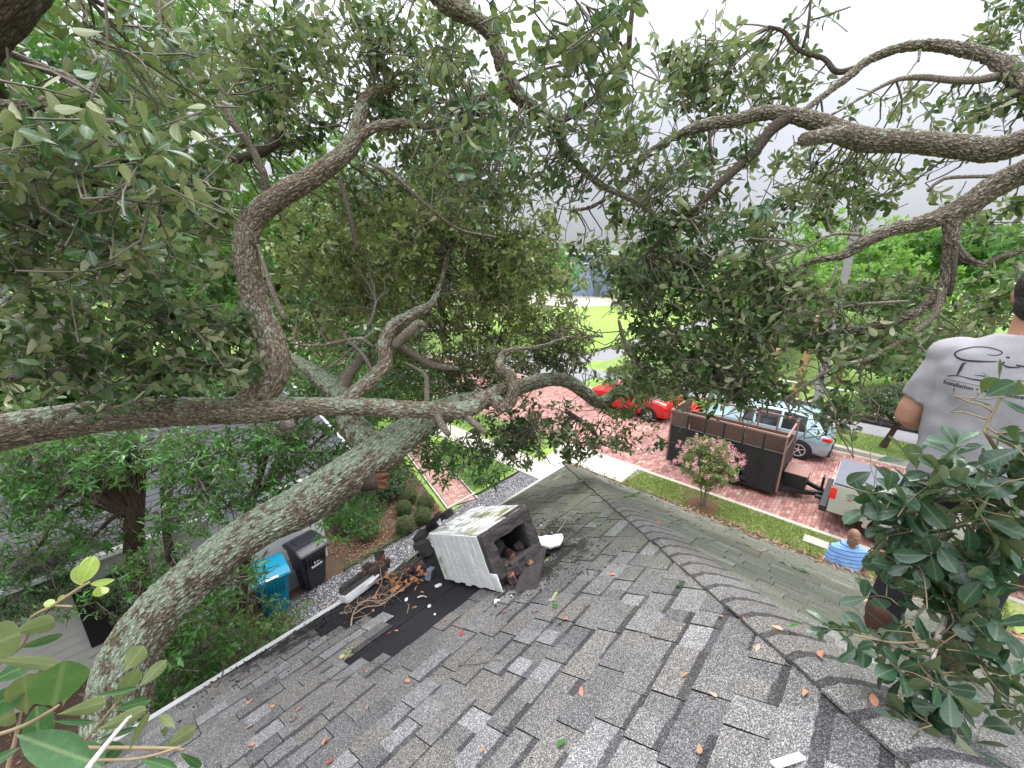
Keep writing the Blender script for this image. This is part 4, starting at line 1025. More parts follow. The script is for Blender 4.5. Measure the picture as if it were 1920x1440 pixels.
fl = [(1397, 1162), (1455, 1182), (1419, 1221), (1537, 1232), (1284, 1270), (1507, 1305), (1636, 1318), (1060, 1164), (1007, 1147), (1232, 983), (1335, 1307), (946, 1150), (1147, 1080), (560, 1333), (470, 1365), (548, 1355), (1620, 1130), (470, 1318), (610, 1392), (620, 1432), (511, 1327), (555, 1350), (472, 1400), (690, 1330), (866, 1190), (880, 1075), (650, 1235), (835, 1165), (700, 1147), (792, 1113), (777, 1142), (688, 1262), (765, 1280), (730, 1190), (742, 1186), (1090, 1300), (1180, 990), (905, 1410), (1350, 1160), (630, 1130), (650, 1140), (640, 1152), (1310, 1410)]
for k, (a, c) in enumerate(fl):
    red = k in (9, 19, 21, 24, 33); tan = k in (1, 2, 10, 16, 23)
    q_ = on_roof(a, c); col_ = 'dark red' if red else ('pale tan' if tan else 'orange')
    if inpoly(q_[0], q_[1], FELT): w_ = 'on the black felt by the rubble'
    elif abs((CX - q_[0]) - (CY - q_[1])) < .22: w_ = 'right beside the hip cap ridge'
    elif CY - q_[1] < 1.1: w_ = 'on the shingles near the left eave and gutter edge'
    elif c > 1290 and a > 900: w_ = 'on the large shingles at the bottom of the view'
    elif a < 720: w_ = 'on the shingles left of the black felt tip'
    elif a > 1180: w_ = 'on the shingles between the hip ridge and the bottom edge'
    else: w_ = 'on the shingles below the toppled chimney'
    flat_leaf(a, c, random.uniform(.035, .055), M['leaf_red'] if red else (M['leaf_tan'] if tan else M['leaf_or']), 'fallen ' + col_ + ' leaf lying ' + w_, col_ + ' leaves ' + w_)
for a, c in [(1273, 1102), (1053, 1398), (1120, 987), (1487, 1178), (1051, 1172), (1041, 1140)]: flat_leaf(a, c, random.uniform(.04, .055), M['leaf_gr'], 'single fresh green leaf fallen on the shingle roof', 'green leaves fallen on the roof')
def sprig(label, q, k, mat='oakleaf_n', L=.05, right=False, n=6):
    p = np.array((on_roofR if right else on_roof)(*q)); r = thing('fallen_sprig', label, 'sprig', tuple(p)); lv = Leaves(); P = [p + [0, 0, .014]]
    a = random.uniform(0, 6.28); d = np.array([math.cos(a), math.sin(a), 0])
    nrm = np.array([PIT, 0, 1.]) if right else np.array([0, PIT, 1.]); d -= nrm * (d @ nrm) / (nrm @ nrm)
    for i in range(3): P.append(P[-1] + d * L * .8 + rand_unit() * .008 * [1, 1, .3])
    V, F, I = tube(P, [.003, .0025, .002, .001], 6, .01); link('twig', np_mesh('twig', V, F, M['twig_y'], {'bc': I['bc']}), r)
    for i in range(n):
        f = i / n * 3; j = min(2, int(f)); pp = P[j] + (P[j + 1] - P[j]) * (f - j)
        dd = d + rand_unit() * .9; dd -= nrm * (dd @ nrm) / (nrm @ nrm) * .85
        lv.add(pp + [0, 0, .006], dd, nrm * random.choice((1, 1, -1)) + rand_unit() * .5, L * random.uniform(.7, 1.1))
    emit_leaves(lv, OAK_LO, M[mat], r, 300, hi=OAK_HI)
M['paleleaf'] = leaf_mat('wilted_pale_leaf', (.28, .34, .16), (.36, .42, .22), .2, .6)
sprig('pale green wilted leaf cluster lying on shingles left of the black felt strip', (663, 1213), 0, 'paleleaf', .055, n=8)
sprig('pale wilted leaves lying on shingles below the plaster slab', (1048, 1108), 1, 'paleleaf', .05, n=5)
sprig('dark green leaf sprig beside the white plaster slab', (1035, 1046), 2, 'oakleaf_n', .05, n=6)
sprig('green oak sprig lying on the mossy slope above the blue shirt', (1520, 1080), 3, 'oakleaf_n', .07, True, 8)
sprig('small leaf clump on the hip ridge near the far corner', (1165, 938), 4, 'oakleaf_n', .07, n=7)
sprig('wilted sprig on the far shingles near the roof corner', (1080, 905), 5, 'paleleaf', .07, n=6)
sprig('green sprig lying on the far slope beyond the hip caps', (1290, 980), 6, 'oakleaf_n', .06, True, 5)
_l = Leaves()
for k in range(1500):
    t_ = abs(rng.normal()) * .22 + .01; y_ = rng.uniform(-2.6, 3.0); cl = vnoise(np.array([[y_ * 3.1, 0, 0]]), 4)[0]
    if rng.random() < cl * 1.2: _l.add(np.array([CX - t_, y_, roofR(CX - t_, y_) + .016 + .03 * rng.random() * (t_ < .15)]), rand_unit() * [1, 1, .3], rand_unit() * .8 + [PIT, 0, 1.], rng.uniform(.03, .06))
emit_leaves(_l, OAK_LO, M['litter'], None, 0, restname='eave_litter'); tag(bpy.data.objects['eave_litter'], kind='stuff')
def stick(label, pts, r, mat='twig', right=False):
    f = on_roofR if right else on_roof
    P = [np.array(f(*q)) + [0, 0, .014] for q in pts]; V, F, I = tube(P, np.linspace(r, r * .5, len(P)), 6, .02)
    o = link('fallen_twig', np_mesh('fallen_twig', V, F, M[mat], {'bc': I['bc']})); tag(o, label, 'twig')
stick('long thin twig lying on shingles right of the black felt strip', [(860, 1250), (895, 1248), (930, 1240), (942, 1243)], .004)
stick('thin curved twig on shingles below the black felt tip', [(600, 1283), (650, 1272), (690, 1247), (735, 1250)], .003)
stick('short dark mossy stick at the eave', [(405, 1290), (415, 1275), (420, 1258)], .010, 'twig')
stick('pale thin twig near the hip above the plaster slab', [(1045, 1000), (1055, 988), (1060, 978)], .003, 'twig_w')
stick('dark twig lying on the far mossy slope', [(1398, 1022), (1425, 1035), (1437, 1030)], .006, 'twig_d', True)
stick('small lichen covered stick on the black felt', [(783, 1123), (792, 1120), (800, 1122)], .007, 'twig_w')
MB().box((-.05, -.012, 0), (.05, .012, .006)).build('white_scrap', M['plaster']); o = bpy.data.objects['white_scrap']; o.location = roofpos(1475, 1437, .02); o.rotation_euler = (TILT, 0, -.6); tag(o, 'white strip of trim lying at the bottom edge of the roof view', 'scrap')

# ================================================================== TRASH BINS
def bin_(label, p, rz, mat, labelmat=True):
    t = thing('wheelie_bin', label, 'trash bin', p, rz)
    b = MB(); w0, d0, w1, d1, H_ = .22, .24, .30, .34, .98
    b.poly([(-w0, -d0, .05), (w0, -d0, .05), (w0, d0, .05), (-w0, d0, .05)]); bm = b.bm
    lo = [bm.verts.new(v) for v in [(-w0, -d0, .05), (w0, -d0, .05), (w0, d0, .05), (-w0, d0, .05)]]; hi = [bm.verts.new(v) for v in [(-w1, -d1, H_), (w1, -d1, H_), (w1, d1, H_), (-w1, d1, H_)]]
    for i in range(4): bm.faces.new((lo[i], lo[(i + 1) % 4], hi[(i + 1) % 4], hi[i]))
    bm.faces.new(hi); bmesh.ops.bevel(bm, geom=[e for e in bm.edges if abs(e.verts[0].co.z - e.verts[1].co.z) > .3], offset=.06, segments=3, affect='EDGES')
    for k in range(-3, 4): b.box((k * .065 - .006, -d1 - .004, .62), (k * .065 + .006, -d1 + .03, .86))
    b.box((-w1 - .012, -d1 - .012, H_ - .05), (w1 + .012, d1 + .012, H_ - .005), bev=.012)
    b.build('body', mat, t)
    l = MB(); l.prism([(-d1 - .04, H_), (-d1 - .045, H_ + .035), (-.2, H_ + .10), (.22, H_ + .10), (d1 + .03, H_ + .05), (d1 + .03, H_)], 0, -w1 - .03, w1 + .03)
    bmesh.ops.bevel(l.bm, geom=list(l.bm.edges), offset=.018, segments=2, affect='EDGES'); lid = l.build('lid', mat, t, smooth=False)
    MB().box((-.2, -.1, H_ + .099), (.2, .16, H_ + .112), bev=.006).build('lid_panel', mat, lid)
    MB().cyl((-w1, d1 + .06, H_ - .02), (w1, d1 + .06, H_ - .02), .018).build('handle', mat, t)
    for s in (-1, 1): MB().cyl((s * w0 - .03, d0 + .03, .12), (s * w0 + .03, d0 + .03, .12), .12, seg=18).build('wheel', M['rubber'], t)
    if labelmat == 'lid': 
        c = MB().box((-.11, -.24, H_ + .083), (.11, -.12, H_ + .09), Matrix.Rotation(.0, 4, 'X')).build('sticker', M['white'], t); c.rotation_euler = (.14, 0, 0); c.location = (0, .0, .0)
    else: 
        MB().box((-.12, -d1 - .004 - .0, .60), (.12, -d1 + .03, .63)).build('sticker', M['white'], t)
        for k in range(3): MB().box((-.05 + k * .05, -d1 - .004, .68), (-.02 + k * .05, -d1 + .03, .70)).build('mark', M['white'], t)
    return t
bin_('black wheelie trash bin with a white strip, standing against the white wall corner', (2.66, 8.45, .02), R(8), M['binblack'])
bin_('teal blue recycling bin with a white sticker on its lid', (1.82, 8.22, .02), R(-6), M['binteal'], 'lid')
# ================================================================== VEHICLES
def loft(stn, name_parts, t, mat, glass):
    """stn: list of dict(y, w, z0, zb, zr, cab, wr) along +Y; section: sill, waist, belt, roof side, roof top"""
    rows = []
    for s in stn:
        y, w, z0, zb, zr, cab, wr = s; zm = (z0 + zb) / 2
        half = [(w * .86, z0), (w * .97, z0 + .10), (w, zm), (w * .99, zb - .06), (w * .95, zb), (wr, zr - (.07 if cab else .02)), (wr * .9, zr - (.015 if cab else .006)), (wr * .45, zr), (0, zr + .004)]
        rows.append([(x, y, z) for x, z in half] + [(-x, y, z) for x, z in half[-2::-1]])
    n = len(rows[0]); body = bmesh.new(); gl = bmesh.new(); V = [[body.verts.new(p) for p in r] for r in rows]; G = {}
    def gv(i, j):
        if (i, j) not in G:
            p = Vector(rows[i][j]); G[(i, j)] = gl.verts.new(p)
        return G[(i, j)]
    for i in range(len(rows) - 1):
        for j in range(n - 1):
            q = ((i, j), (i + 1, j), (i + 1, j + 1), (i, j + 1)); isg = False
            both = stn[i][5] and stn[i + 1][5]
            if j in (4, n - 6) and both and stn[i][5] == 2 and stn[i + 1][5] >= 1: isg = True     # side window
            if (stn[i][5] == 0) != (stn[i + 1][5] == 0) and 5 <= j <= n - 7: isg = True          # wind/rear screen
            if isg: gl.faces.new([gv(*k) for k in q])
            else: body.faces.new([V[a][b_] for a, b_ in q])
    body.faces.new(V[0]); body.faces.new(V[-1][::-1])
    for bm, nm, mt in ((body, 'body', mat), (gl, 'window', glass)):
        bmesh.ops.recalc_face_normals(bm, faces=bm.faces); me = bpy.data.meshes.new(nm); bm.to_mesh(me); bm.free(); me.materials.append(mt); me.polygons.foreach_set('use_smooth', [True] * len(me.polygons))
        o = link(nm, me, t, False)
        e = o.modifiers.new('edges', 'EDGE_SPLIT'); e.split_angle = R(38)
def wheel(t, x, y, r, w, side, rimmat, spokes=10):
    """wheel standing in the YZ plane; side +1/-1 says which way the rim faces"""
    e = thing('wheel', None, None, (x, y, r)); e.parent = t
    bm = bmesh.new(); prof = [(-w / 2, r * .62), (-w / 2, r * .93), (-w / 2 + .03, r), (w / 2 - .03, r), (w / 2, r * .93), (w / 2, r * .62)]; seg = 32
    ring = [[bm.verts.new((px_, rr * math.cos(a), rr * math.sin(a))) for px_, rr in prof] for a in [2 * math.pi * k / seg for k in range(seg)]]
    for k in range(seg):
        for j in range(len(prof) - 1): bm.faces.new((ring[k][j], ring[(k + 1) % seg][j], ring[(k + 1) % seg][j + 1], ring[k][j + 1]))
    for k in range(seg):   # tread blocks
        a = 2 * math.pi * (k + .5) / seg
        M4 = Matrix.Rotation(a, 4, 'X') @ Matrix.Translation((0, 0, r)); q = bmesh.ops.create_cube(bm, size=1); bmesh.ops.transform(bm, matrix=M4 @ Matrix.Diagonal((w * .9, .03, .016, 1)), verts=q['verts'])
    bmesh.ops.recalc_face_normals(bm, faces=bm.faces); me = bpy.data.meshes.new('tyre'); bm.to_mesh(me); bm.free(); me.materials.append(M['rubber']); link('tyre', me, e, False)
    b = MB(); xo = side * w * .36
    for k in range(spokes):
        a = 2 * math.pi * k / spokes; b.box((xo - .012, -.016, .03), (xo + .016, .016, r * .60), Matrix.Rotation(a, 4, 'X'), bev=.003)
    b.cyl((xo - .02, 0, 0), (xo + .03, 0, 0), r * .14, seg=16)
    bm = b.bm; s2 = 32; p2 = [(xo - .05, r * .56), (xo + side * .02, r * .58), (xo + side * .02, r * .64), (xo - .05, r * .64)]
    rg = [[bm.verts.new((px_, rr * math.cos(a), rr * math.sin(a))) for px_, rr in p2] for a in [2 * math.pi * k / s2 for k in range(s2)]]
    for k in range(s2):
        for j in range(4): bm.faces.new((rg[k][j], rg[(k + 1) % s2][j], rg[(k + 1) % s2][(j + 1) % 4], rg[k][(j + 1) % 4]))
    b.build('rim', rimmat, e)
    MB().cyl((-side * .02, 0, 0), (-side * .0 + side * .01, 0, 0), r * .6, seg=24).build('brake_disc', M['black'], e)
def arch(t, x, y, r, side):
    b = MB(); b.cyl((x - side * .03, y, r * .92), (x + side * .012, y, r * .92), r * 1.17, seg=28); b.build('wheel_arch', M['black'], t)
# ---- SUV
suv = thing('parked_suv', 'pale blue grey SUV parked on the brick street behind the trailer', 'SUV', (18.22, 2.9, SZ), 0)
ST = [(-2.25, .80, .42, .80, .86, 0, .70), (-2.2, .88, .30, .95, 1.0, 0, .78), (-2.05, .92, .26, 1.02, 1.10, 0, .80), (-1.72, .925, .26, 1.03, 1.56, 1, .60), (-1.5, .925, .26, 1.03, 1.62, 1, .64), (-1.42, .925, .26, 1.03, 1.63, 2, .65),
      (-.75, .925, .25, 1.02, 1.67, 2, .66), (-.68, .925, .25, 1.02, 1.67, 1, .66), (-.6, .925, .25, 1.02, 1.67, 2, .66), (.1, .925, .25, 1.01, 1.66, 2, .66), (.18, .925, .25, 1.01, 1.655, 1, .655), (.26, .925, .25, 1.01, 1.65, 2, .65), (.62, .925, .25, 1.0, 1.58, 1, .62), (1.22, .92, .26, 1.0, 1.04, 0, .80), (1.85, .90, .28, .93, .98, 0, .76), (2.15, .84, .32, .80, .85, 0, .68), (2.28, .7, .42, .68, .70, 0, .6)]
loft(ST, None, suv, M['suv'], M['glass'])
for s in (-1, 1):
    for y in (-1.35, 1.38): arch(suv, s * .925, y, .36, s); wheel(suv, s * .86, y, .36, .23, s, M['alloy'], 5)
    MB().box((s * .80, -2.24, .88), (s * .93, -1.98, 1.0), bev=.02).build('tail_lamp', M['tail'], suv)
    m = MB(); m.ball((s * 1.02, .62, 1.08), .1, (1, .6, .75)); m.build('mirror', M['suv'], suv, smooth=True)
    MB().cyl((s * .55, -1.5, 1.66), (s * .55, .2, 1.70), .018).build('roof_rail', M['black'], suv)
    MB().box((s * .925, -.66, .55), (s * .938, -.645, 1.0)).build('door_gap', M['black'], suv); MB().box((s * .925, .2, .4), (s * .935, .215, 1.0)).build('door_gap', M['black'], suv)
    for yy in (-.5, .4): MB().box((s * .925, yy - .09, .90), (s * .95, yy + .09, .925), bev=.005).build('door_handle', M['suv'], suv)
MB().box((-.80, -2.28, .28), (.80, -2.18, .55), bev=.03).build('bumper', M['black'], suv)
MB().box((-.25, -2.27, .62), (.25, -2.255, .74)).build('number_plate', M['white'], suv)
# ---- red car
rc = thing('parked_car', 'bright red car parked at the far side of the street beyond the trailer', 'car', (17.95, 8.5, SZ), 0)
ST = [(-2.1, .74, .40, .70, .74, 0, .62), (-2.0, .84, .25, .85, .90, 0, .72), (-1.5, .87, .2, .92, .98, 0, .76), (-1.0, .87, .2, .93, 1.36, 1, .58), (-.9, .87, .2, .93, 1.38, 2, .59), (-.1, .87, .2, .93, 1.42, 2, .6), (-.02, .87, .2, .93, 1.42, 1, .6), (.06, .87, .2, .93, 1.42, 2, .6), (.6, .87, .2, .92, 1.33, 1, .57), (1.15, .86, .2, .92, .96, 0, .76), (1.8, .82, .24, .80, .85, 0, .7), (2.08, .7, .35, .62, .66, 0, .58)]
loft(ST, None, rc, M['redpaint'], M['glass'])
for s in (-1, 1):
    for y in (-1.28, 1.3): arch(rc, s * .87, y, .32, s); wheel(rc, s * .80, y, .32, .2, s, M['alloy'], 6)
    MB().box((s * .70, -2.06, .68), (s * .86, -1.9, .80), bev=.015).build('tail_lamp', M['tail'], rc)
    MB().ball((s * .95, .55, .98), .08, (1, .6, .75)).build('mirror', M['redpaint'], rc, smooth=True)
MB().box((-.7, -2.12, .25), (.7, -2.02, .48), bev=.03).build('bumper', M['redpaint'], rc)
# ---- red convertible-like hatch nearer the trailer: open lid of the red car seen behind leaves
rk = thing('parked_cart', 'small red open cart standing just behind the trailer', 'cart', (18.6, 6.15, SZ), .1)
MB().box((-.55, -.6, .35), (.55, .6, .55), bev=.04).build('body', M['redpaint'], rk); MB().box((-.5, .25, .55), (.5, .5, .95), bev=.05).build('seat_back', M['redpaint'], rk); MB().box((-.5, -.35, .55), (.5, .2, .66), bev=.03).build('seat', M['redpaint'], rk)
for s in (-1, 1):
    for y in (-.5, .5): MB().cyl((s * .45, y, .2), (s * .6, y, .2), .2, seg=18).build('wheel', M['rubber'], rk)
# ---- trailer
tr = thing('dump_trailer', 'tall black box trailer with rusty open top rails, hitched behind the silver pickup', 'trailer', (13.70, 1.53, 0), 0)
TL, TWd, TZ0, TZ1, TZ2 = 3.42, 1.90, .10, 1.36, 1.93
def panel(name, lo, hi, mt): return MB().box(lo, hi, bev=.004).build(name, mt, tr)
panel('side_panel', (0, .05, TZ0), (.03, TL - .05, TZ1), M['t_black']); panel('liner', (.034, .06, TZ0 + .02), (.05, TL - .06, TZ1 - .01), M['t_rust'])
panel('side_panel', (TWd - .03, .05, TZ0), (TWd, TL - .05, TZ1), M['t_rust'])
panel('end_panel', (.03, 0, TZ0), (TWd - .03, .03, TZ1), M['t_black']); panel('liner', (.04, .034, TZ0 + .02), (TWd - .04, .048, TZ1), M['t_rust'])
panel('end_panel', (.03, TL - .03, TZ0), (TWd - .03, TL, TZ2 - .03), M['t_rust'])
panel('floor', (.03, .05, TZ0), (TWd - .03, TL - .05, TZ0 + .05), M['t_rust'])
for x in (0, TWd): 
    MB().box((x - .028, -.028, TZ2 - .03), (x + .028, TL + .028, TZ2 + .03), bev=.006).build('top_rail', M['t_rail'], tr)
    MB().box((x - .022, 0, TZ1 - .0), (x + .022, TL, TZ1 + .04), bev=.004).build('mid_rail', M['t_black'] if x == 0 else M['t_rail'], tr)
    MB().box((x - .03, .0, TZ0 - .05), (x + .03, TL, TZ0 + .02), bev=.004).build('bottom_rail', M['t_black'], tr)
    for k in range(7):
        y = k * TL / 6; MB().box((x - .024, y - .024, TZ0), (x + .024, y + .024, TZ2 - .03), bev=.004).build('post', M['t_rail'] if (x or k in (0, 6)) else M['t_black'], tr)
for y in (0, TL): MB().box((.03, y - .028, TZ2 - .028), (TWd - .03, y + .028, TZ2 + .028), bev=.006).build('top_rail', M['t_rail'], tr)
MB().box((.25, .2, -.02), (.37, TL - .2, .10)).build('frame_beam', M['t_black'], tr); MB().box((TWd - .37, .2, -.02), (TWd - .25, TL - .2, .10)).build('frame_beam', M['t_black'], tr)
for y in (1.25, 2.1):
    for x, s in ((.08, -1), (TWd - .08, 1)): 
        wheel(tr, x - s * .02, y, .33, .2, s, M['alloy_d'], 6)
        bpy.context.scene.collection.objects[-1] if False else None
for o in list(tr.children):
    if o.name.startswith('wheel'): o.location.z += SZ
MB().box((.02, .85, .28), (-.20, 2.5, .33)).build('fender', M['t_black'], tr)
for s in (-1, 1): 
    p0 = Vector((TWd / 2 + s * .72, 0, .12)); p1 = Vector((TWd / 2, -1.25, .12)); d = p1 - p0
    b = MB(); b.box((-.05, 0, -.06), (.05, d.length, .06), Matrix.Translation(p0) @ Matrix.Rotation(math.atan2(d.y, d.x) - math.pi / 2, 4, 'Z')); b.build('drawbar', M['t_black'], tr)
MB().box((TWd / 2 - .42, -.62, .18), (TWd / 2 + .42, -.04, .62), bev=.02).build('tool_box', M['t_black'], tr)
MB().box((TWd / 2 - .44, -.64, .62), (TWd / 2 + .44, -.03, .645), bev=.006).build('tool_box_lid', M['t_rail'], tr)
MB().cyl((TWd / 2 - .02, -1.0, .0), (TWd / 2 - .02, -1.0, .62), .035).build('jack', M['t_black'], tr); MB().cyl((TWd / 2 - .02, -1.0, .60), (TWd / 2 + .18, -1.0, .60), .015).build('jack_crank', M['t_black'], tr)
MB().box((TWd / 2 - .05, -1.5, .08), (TWd / 2 + .05, -1.2, .18), bev=.02).build('coupler', M['t_black'], tr)
for k in (-1, 1):
    P = [(TWd / 2 + k * .08, -1.25, .12), (TWd / 2 + k * .14, -1.4, -.02), (TWd / 2 + k * .12, -1.58, .08)]; V, F, I = tube(P, [.012] * 3, 6, .03); link('safety_chain', np_mesh('safety_chain', V, F, M['t_black']), tr, False)
# ---- pickup
pk = thing('pickup_truck', 'champagne silver pickup truck with grey tonneau cover and big spoked wheels, towing the trailer', 'pickup truck', (13.92, .26, SZ), 0)
HW = 1.0
def pprism(name, prof, a, b_, mt, bev=.02, sm=False):
    m = MB(); m.prism(prof, 0, a, b_)
    if bev: bmesh.ops.bevel(m.bm, geom=[e for e in m.bm.edges], offset=bev, segments=2, affect='EDGES')
    return m.build(name, mt, pk)
rw, fw, wr = -1.42, -5.0, .43
def bedprof(y0, y1, z0, z1, yc, r):
    pts = [(y0, z0)]
    for k in range(11): a = math.pi * k / 10; pts.append((yc + r * math.cos(a), max(z0, wr + r * math.sin(a)) if 0 < k < 10 else z0))
    pts += [(y1, z0), (y1, z1), (y0, z1)]; return pts
for s in (-1, 1): pprism('bed_side', bedprof(0, -2.25, .55, 1.36, rw, .56), s * HW, s * (HW - .12), M['silver'], .015)
for s in (-1, 1): # wheel flare
    m = MB(); seg = 14; ro, ri = .66, .555
    va = []
    for k in range(seg + 1):
        a = math.pi * (k / seg) ; va.append([(s * (HW + .002), rw + ri * math.cos(a), wr + ri * math.sin(a)), (s * (HW + .07), rw + (ri + .01) * math.cos(a), wr + (ri + .01) * math.sin(a)), (s * (HW + .06), rw + (ro - .04) * math.cos(a), wr + (ro - .04) * math.sin(a)), (s * (HW + .002), rw + ro * math.cos(a), wr + ro * math.sin(a))])
    vs = [[m.bm.verts.new(p) for p in r_] for r_ in va]
    for k in range(seg):
        for j in range(3): m.bm.faces.new((vs[k][j], vs[k + 1][j], vs[k + 1][j + 1], vs[k][j + 1]))
    m.build('wheel_flare', M['silver'], pk, smooth=True)
MB().box((-HW + .12, -.08, .62), (HW - .12, 0, 1.33), bev=.02).build('tailgate', M['silver'], pk)
MB().box((-HW + .12, -2.2, .62), (HW - .12, -.1, .70)).build('bed_floor', M['black'], pk)
tn = MB().box((-HW + .05, -2.22, 1.362), (HW - .05, -.03, 1.40), bev=.012).build('tonneau_cover', M['tonneau'], pk)
MB().box((-HW + .06, -.82, 1.4005), (HW - .06, -.80, 1.404)).build('seam', M['black'], tn)
for s in (-1, 1): MB().box((s * (HW - .03), -2.25, 1.362), (s * (HW - .10), -.02, 1.385), bev=.005).build('bed_rail', M['black'], pk)
MB().box((-HW + .03, .02, .48), (HW - .03, .18, .66), bev=.03).build('rear_bumper', M['black'], pk)
MB().box((-.05, .1, .36), (.05, .35, .44)).build('hitch', M['black'], pk)
for s in (-1, 1): MB().box((s * (HW - .10), -.12, .95), (s * (HW + .012), .022, 1.27), bev=.012).build('tail_lamp', M['tail'], pk)
MB().box((-HW - .003, -.62, 1.09), (-HW - .001, -.42, 1.11)).build('badge', M['redpaint'], pk); MB().box((-HW - .003, -.78, 1.06), (-HW - .001, -.66, 1.09)).build('badge', M['black'], pk); MB().box((-HW - .003, -.45, 1.01), (-HW - .001, -.36, 1.05)).build('badge', M['redpaint'], pk)
ST2 = [(-2.3, .99, .5, 1.35, 1.86, 1, .74), (-2.36, .99, .5, 1.35, 1.90, 2, .76), (-3.3, .99, .5, 1.34, 1.93, 2, .77), (-3.36, .99, .5, 1.34, 1.93, 1, .77), (-3.42, .99, .5, 1.34, 1.93, 2, .77), (-4.1, .99, .5, 1.33, 1.86, 1, .74), (-4.55, .98, .5, 1.30, 1.34, 0, .86), (-5.4, .97, .5, 1.24, 1.28, 0, .84), (-5.9, .93, .5, 1.15, 1.18, 0, .8), (-6.0, .88, .55, 1.0, 1.02, 0, .75)]
loft(ST2, None, pk, M['silver'], M['glass'])
for s in (-1, 1):
    for y in (rw, fw): wheel(pk, s * .90, y, wr, .30, s, M['alloy_d'], 14)
    m = MB(); m.box((s * 1.0, -3.95, 1.28), (s * 1.28, -3.85, 1.55), bev=.03); m.build('mirror', M['black'], pk)
# ================================================================== PEOPLE
def capsule(bm_list, a, b, ra, rb, sq=1.0, dirs=None):
    pass
class Body:
    """union of tapered tubes and ellipsoids, remeshed into one continuous skin"""
    def __init__(s): s.V = []; s.F = []; s.n = 0
    def _add(s, V, F):
        for f in F:
            s.F += [tuple(int(i) + s.n for i in r) for r in f]
        s.V += [tuple(v) for v in V]; s.n += len(V)
    def tub(s, pts, rad, seg=16, ends=True):
        V, F, I = tube(pts, rad, seg, .04); s._add(V, F)
        if ends:
            for p, r in ((pts[0], rad[0]), (pts[-1], rad[-1])): s.ell(p, (r * .98,) * 3)
        return s
    def ell(s, c, r, rot=None):
        bm = bmesh.new(); bmesh.ops.create_uvsphere(bm, u_segments=20, v_segments=12, radius=1)
        Mx = Matrix.Translation(c) @ (rot.to_matrix().to_4x4() if rot else Matrix.Identity(4)) @ Matrix.Diagonal((*r, 1))
        bmesh.ops.transform(bm, matrix=Mx, verts=bm.verts); s._add([v.co[:] for v in bm.verts], [[[v.index for v in f.verts] for f in bm.faces]]); bm.free(); return s
    def slab(s, rows):
        """stack of elliptic rings (cx, cy, z, rx, ry)"""
        seg = 28; th = np.linspace(0, 2 * np.pi, seg, endpoint=False); V = []
        for cx, cy, z, rx, ry in rows: V += [(cx + rx * math.copysign(abs(math.cos(a)) ** .8, math.cos(a)), cy + ry * math.copysign(abs(math.sin(a)) ** .8, math.sin(a)), z) for a in th]
        m = len(rows); F = [[(i * seg + j, i * seg + (j + 1) % seg, (i + 1) * seg + (j + 1) % seg, (i + 1) * seg + j) for i in range(m - 1) for j in range(seg)]]
        F.append([tuple(range(seg - 1, -1, -1)), tuple((m - 1) * seg + j for j in range(seg))]); s._add(V, F); return s
    def build(s, name, mat, parent, vox=.010, sm=5, world=False):
        me = bpy.data.meshes.new(name); me.from_pydata(s.V, [], s.F); me.update(); me.materials.append(mat)
        bm = bmesh.new(); bm.from_mesh(me); bmesh.ops.recalc_face_normals(bm, faces=bm.faces); bm.to_mesh(me); bm.free()
        o = link(name, me, parent, world); r = o.modifiers.new('skin', 'REMESH'); r.mode = 'VOXEL'; r.voxel_size = vox; r.use_smooth_shade = True
        q = o.modifiers.new('smooth', 'SMOOTH'); q.iterations = sm; q.factor = .6
        return o
def head_and_neck(B, z, c=(0, 0), face=1):
    x, y = c
    B.ell((x, y - .01, z + .02), (.077, .098, .105)).ell((x, y + .03, z - .045), (.060, .066, .072)).ell((x, y + .06, z - .075), (.035, .035, .03))
    B.tub([(x, y - .025, z - .20), (x, y - .02, z - .06)], [.064, .060])
    B.ell((x, y + .098, z - .012), (.014, .022, .026)).ell((x, y + .095, z - .025), (.018, .016, .011)).ell((x, y + .075, z + .028), (.055, .022, .012))
    for s in (-1, 1): B.ell((x + s * .079, y - .002, z - .002), (.009, .019, .033)).ell((x + s * .045, y + .06, z - .02), (.022, .022, .018))
    B.ell((x, y + .083, z - .053), (.024, .012, .007)).ell((x, y + .081, z - .062), (.021, .013, .007))
def hand(B, p, d, side, n=(0, 0, -1)):
    """palm, four curled unequal fingers and a thumb leaving the side of the palm"""
    p, d = Vector(p), Vector(d).normalized(); n = Vector(n); n = (n - d * n.dot(d)).normalized(); u = d.cross(n)
    B.tub([p - d * .03, p + d * .03, p + d * .085], [.026, .033, .030], 12)
    for k, l in enumerate((.072, .080, .075, .060)):
        o = p + d * .085 + u * ((k - 1.5) * .021); a = o + d * l * .45 + n * .006; b = a + d * l * .30 + n * .020; c = b + d * l * .12 + n * .024
        B.tub([o, a, b, c], [.0095, .009, .0085, .007], 8)
    o = p + d * .02 - u * .028 * side; B.tub([o, o + d * .03 - u * .022 * side + n * .01, o + d * .062 - u * .022 * side + n * .022], [.013, .011, .009], 8)
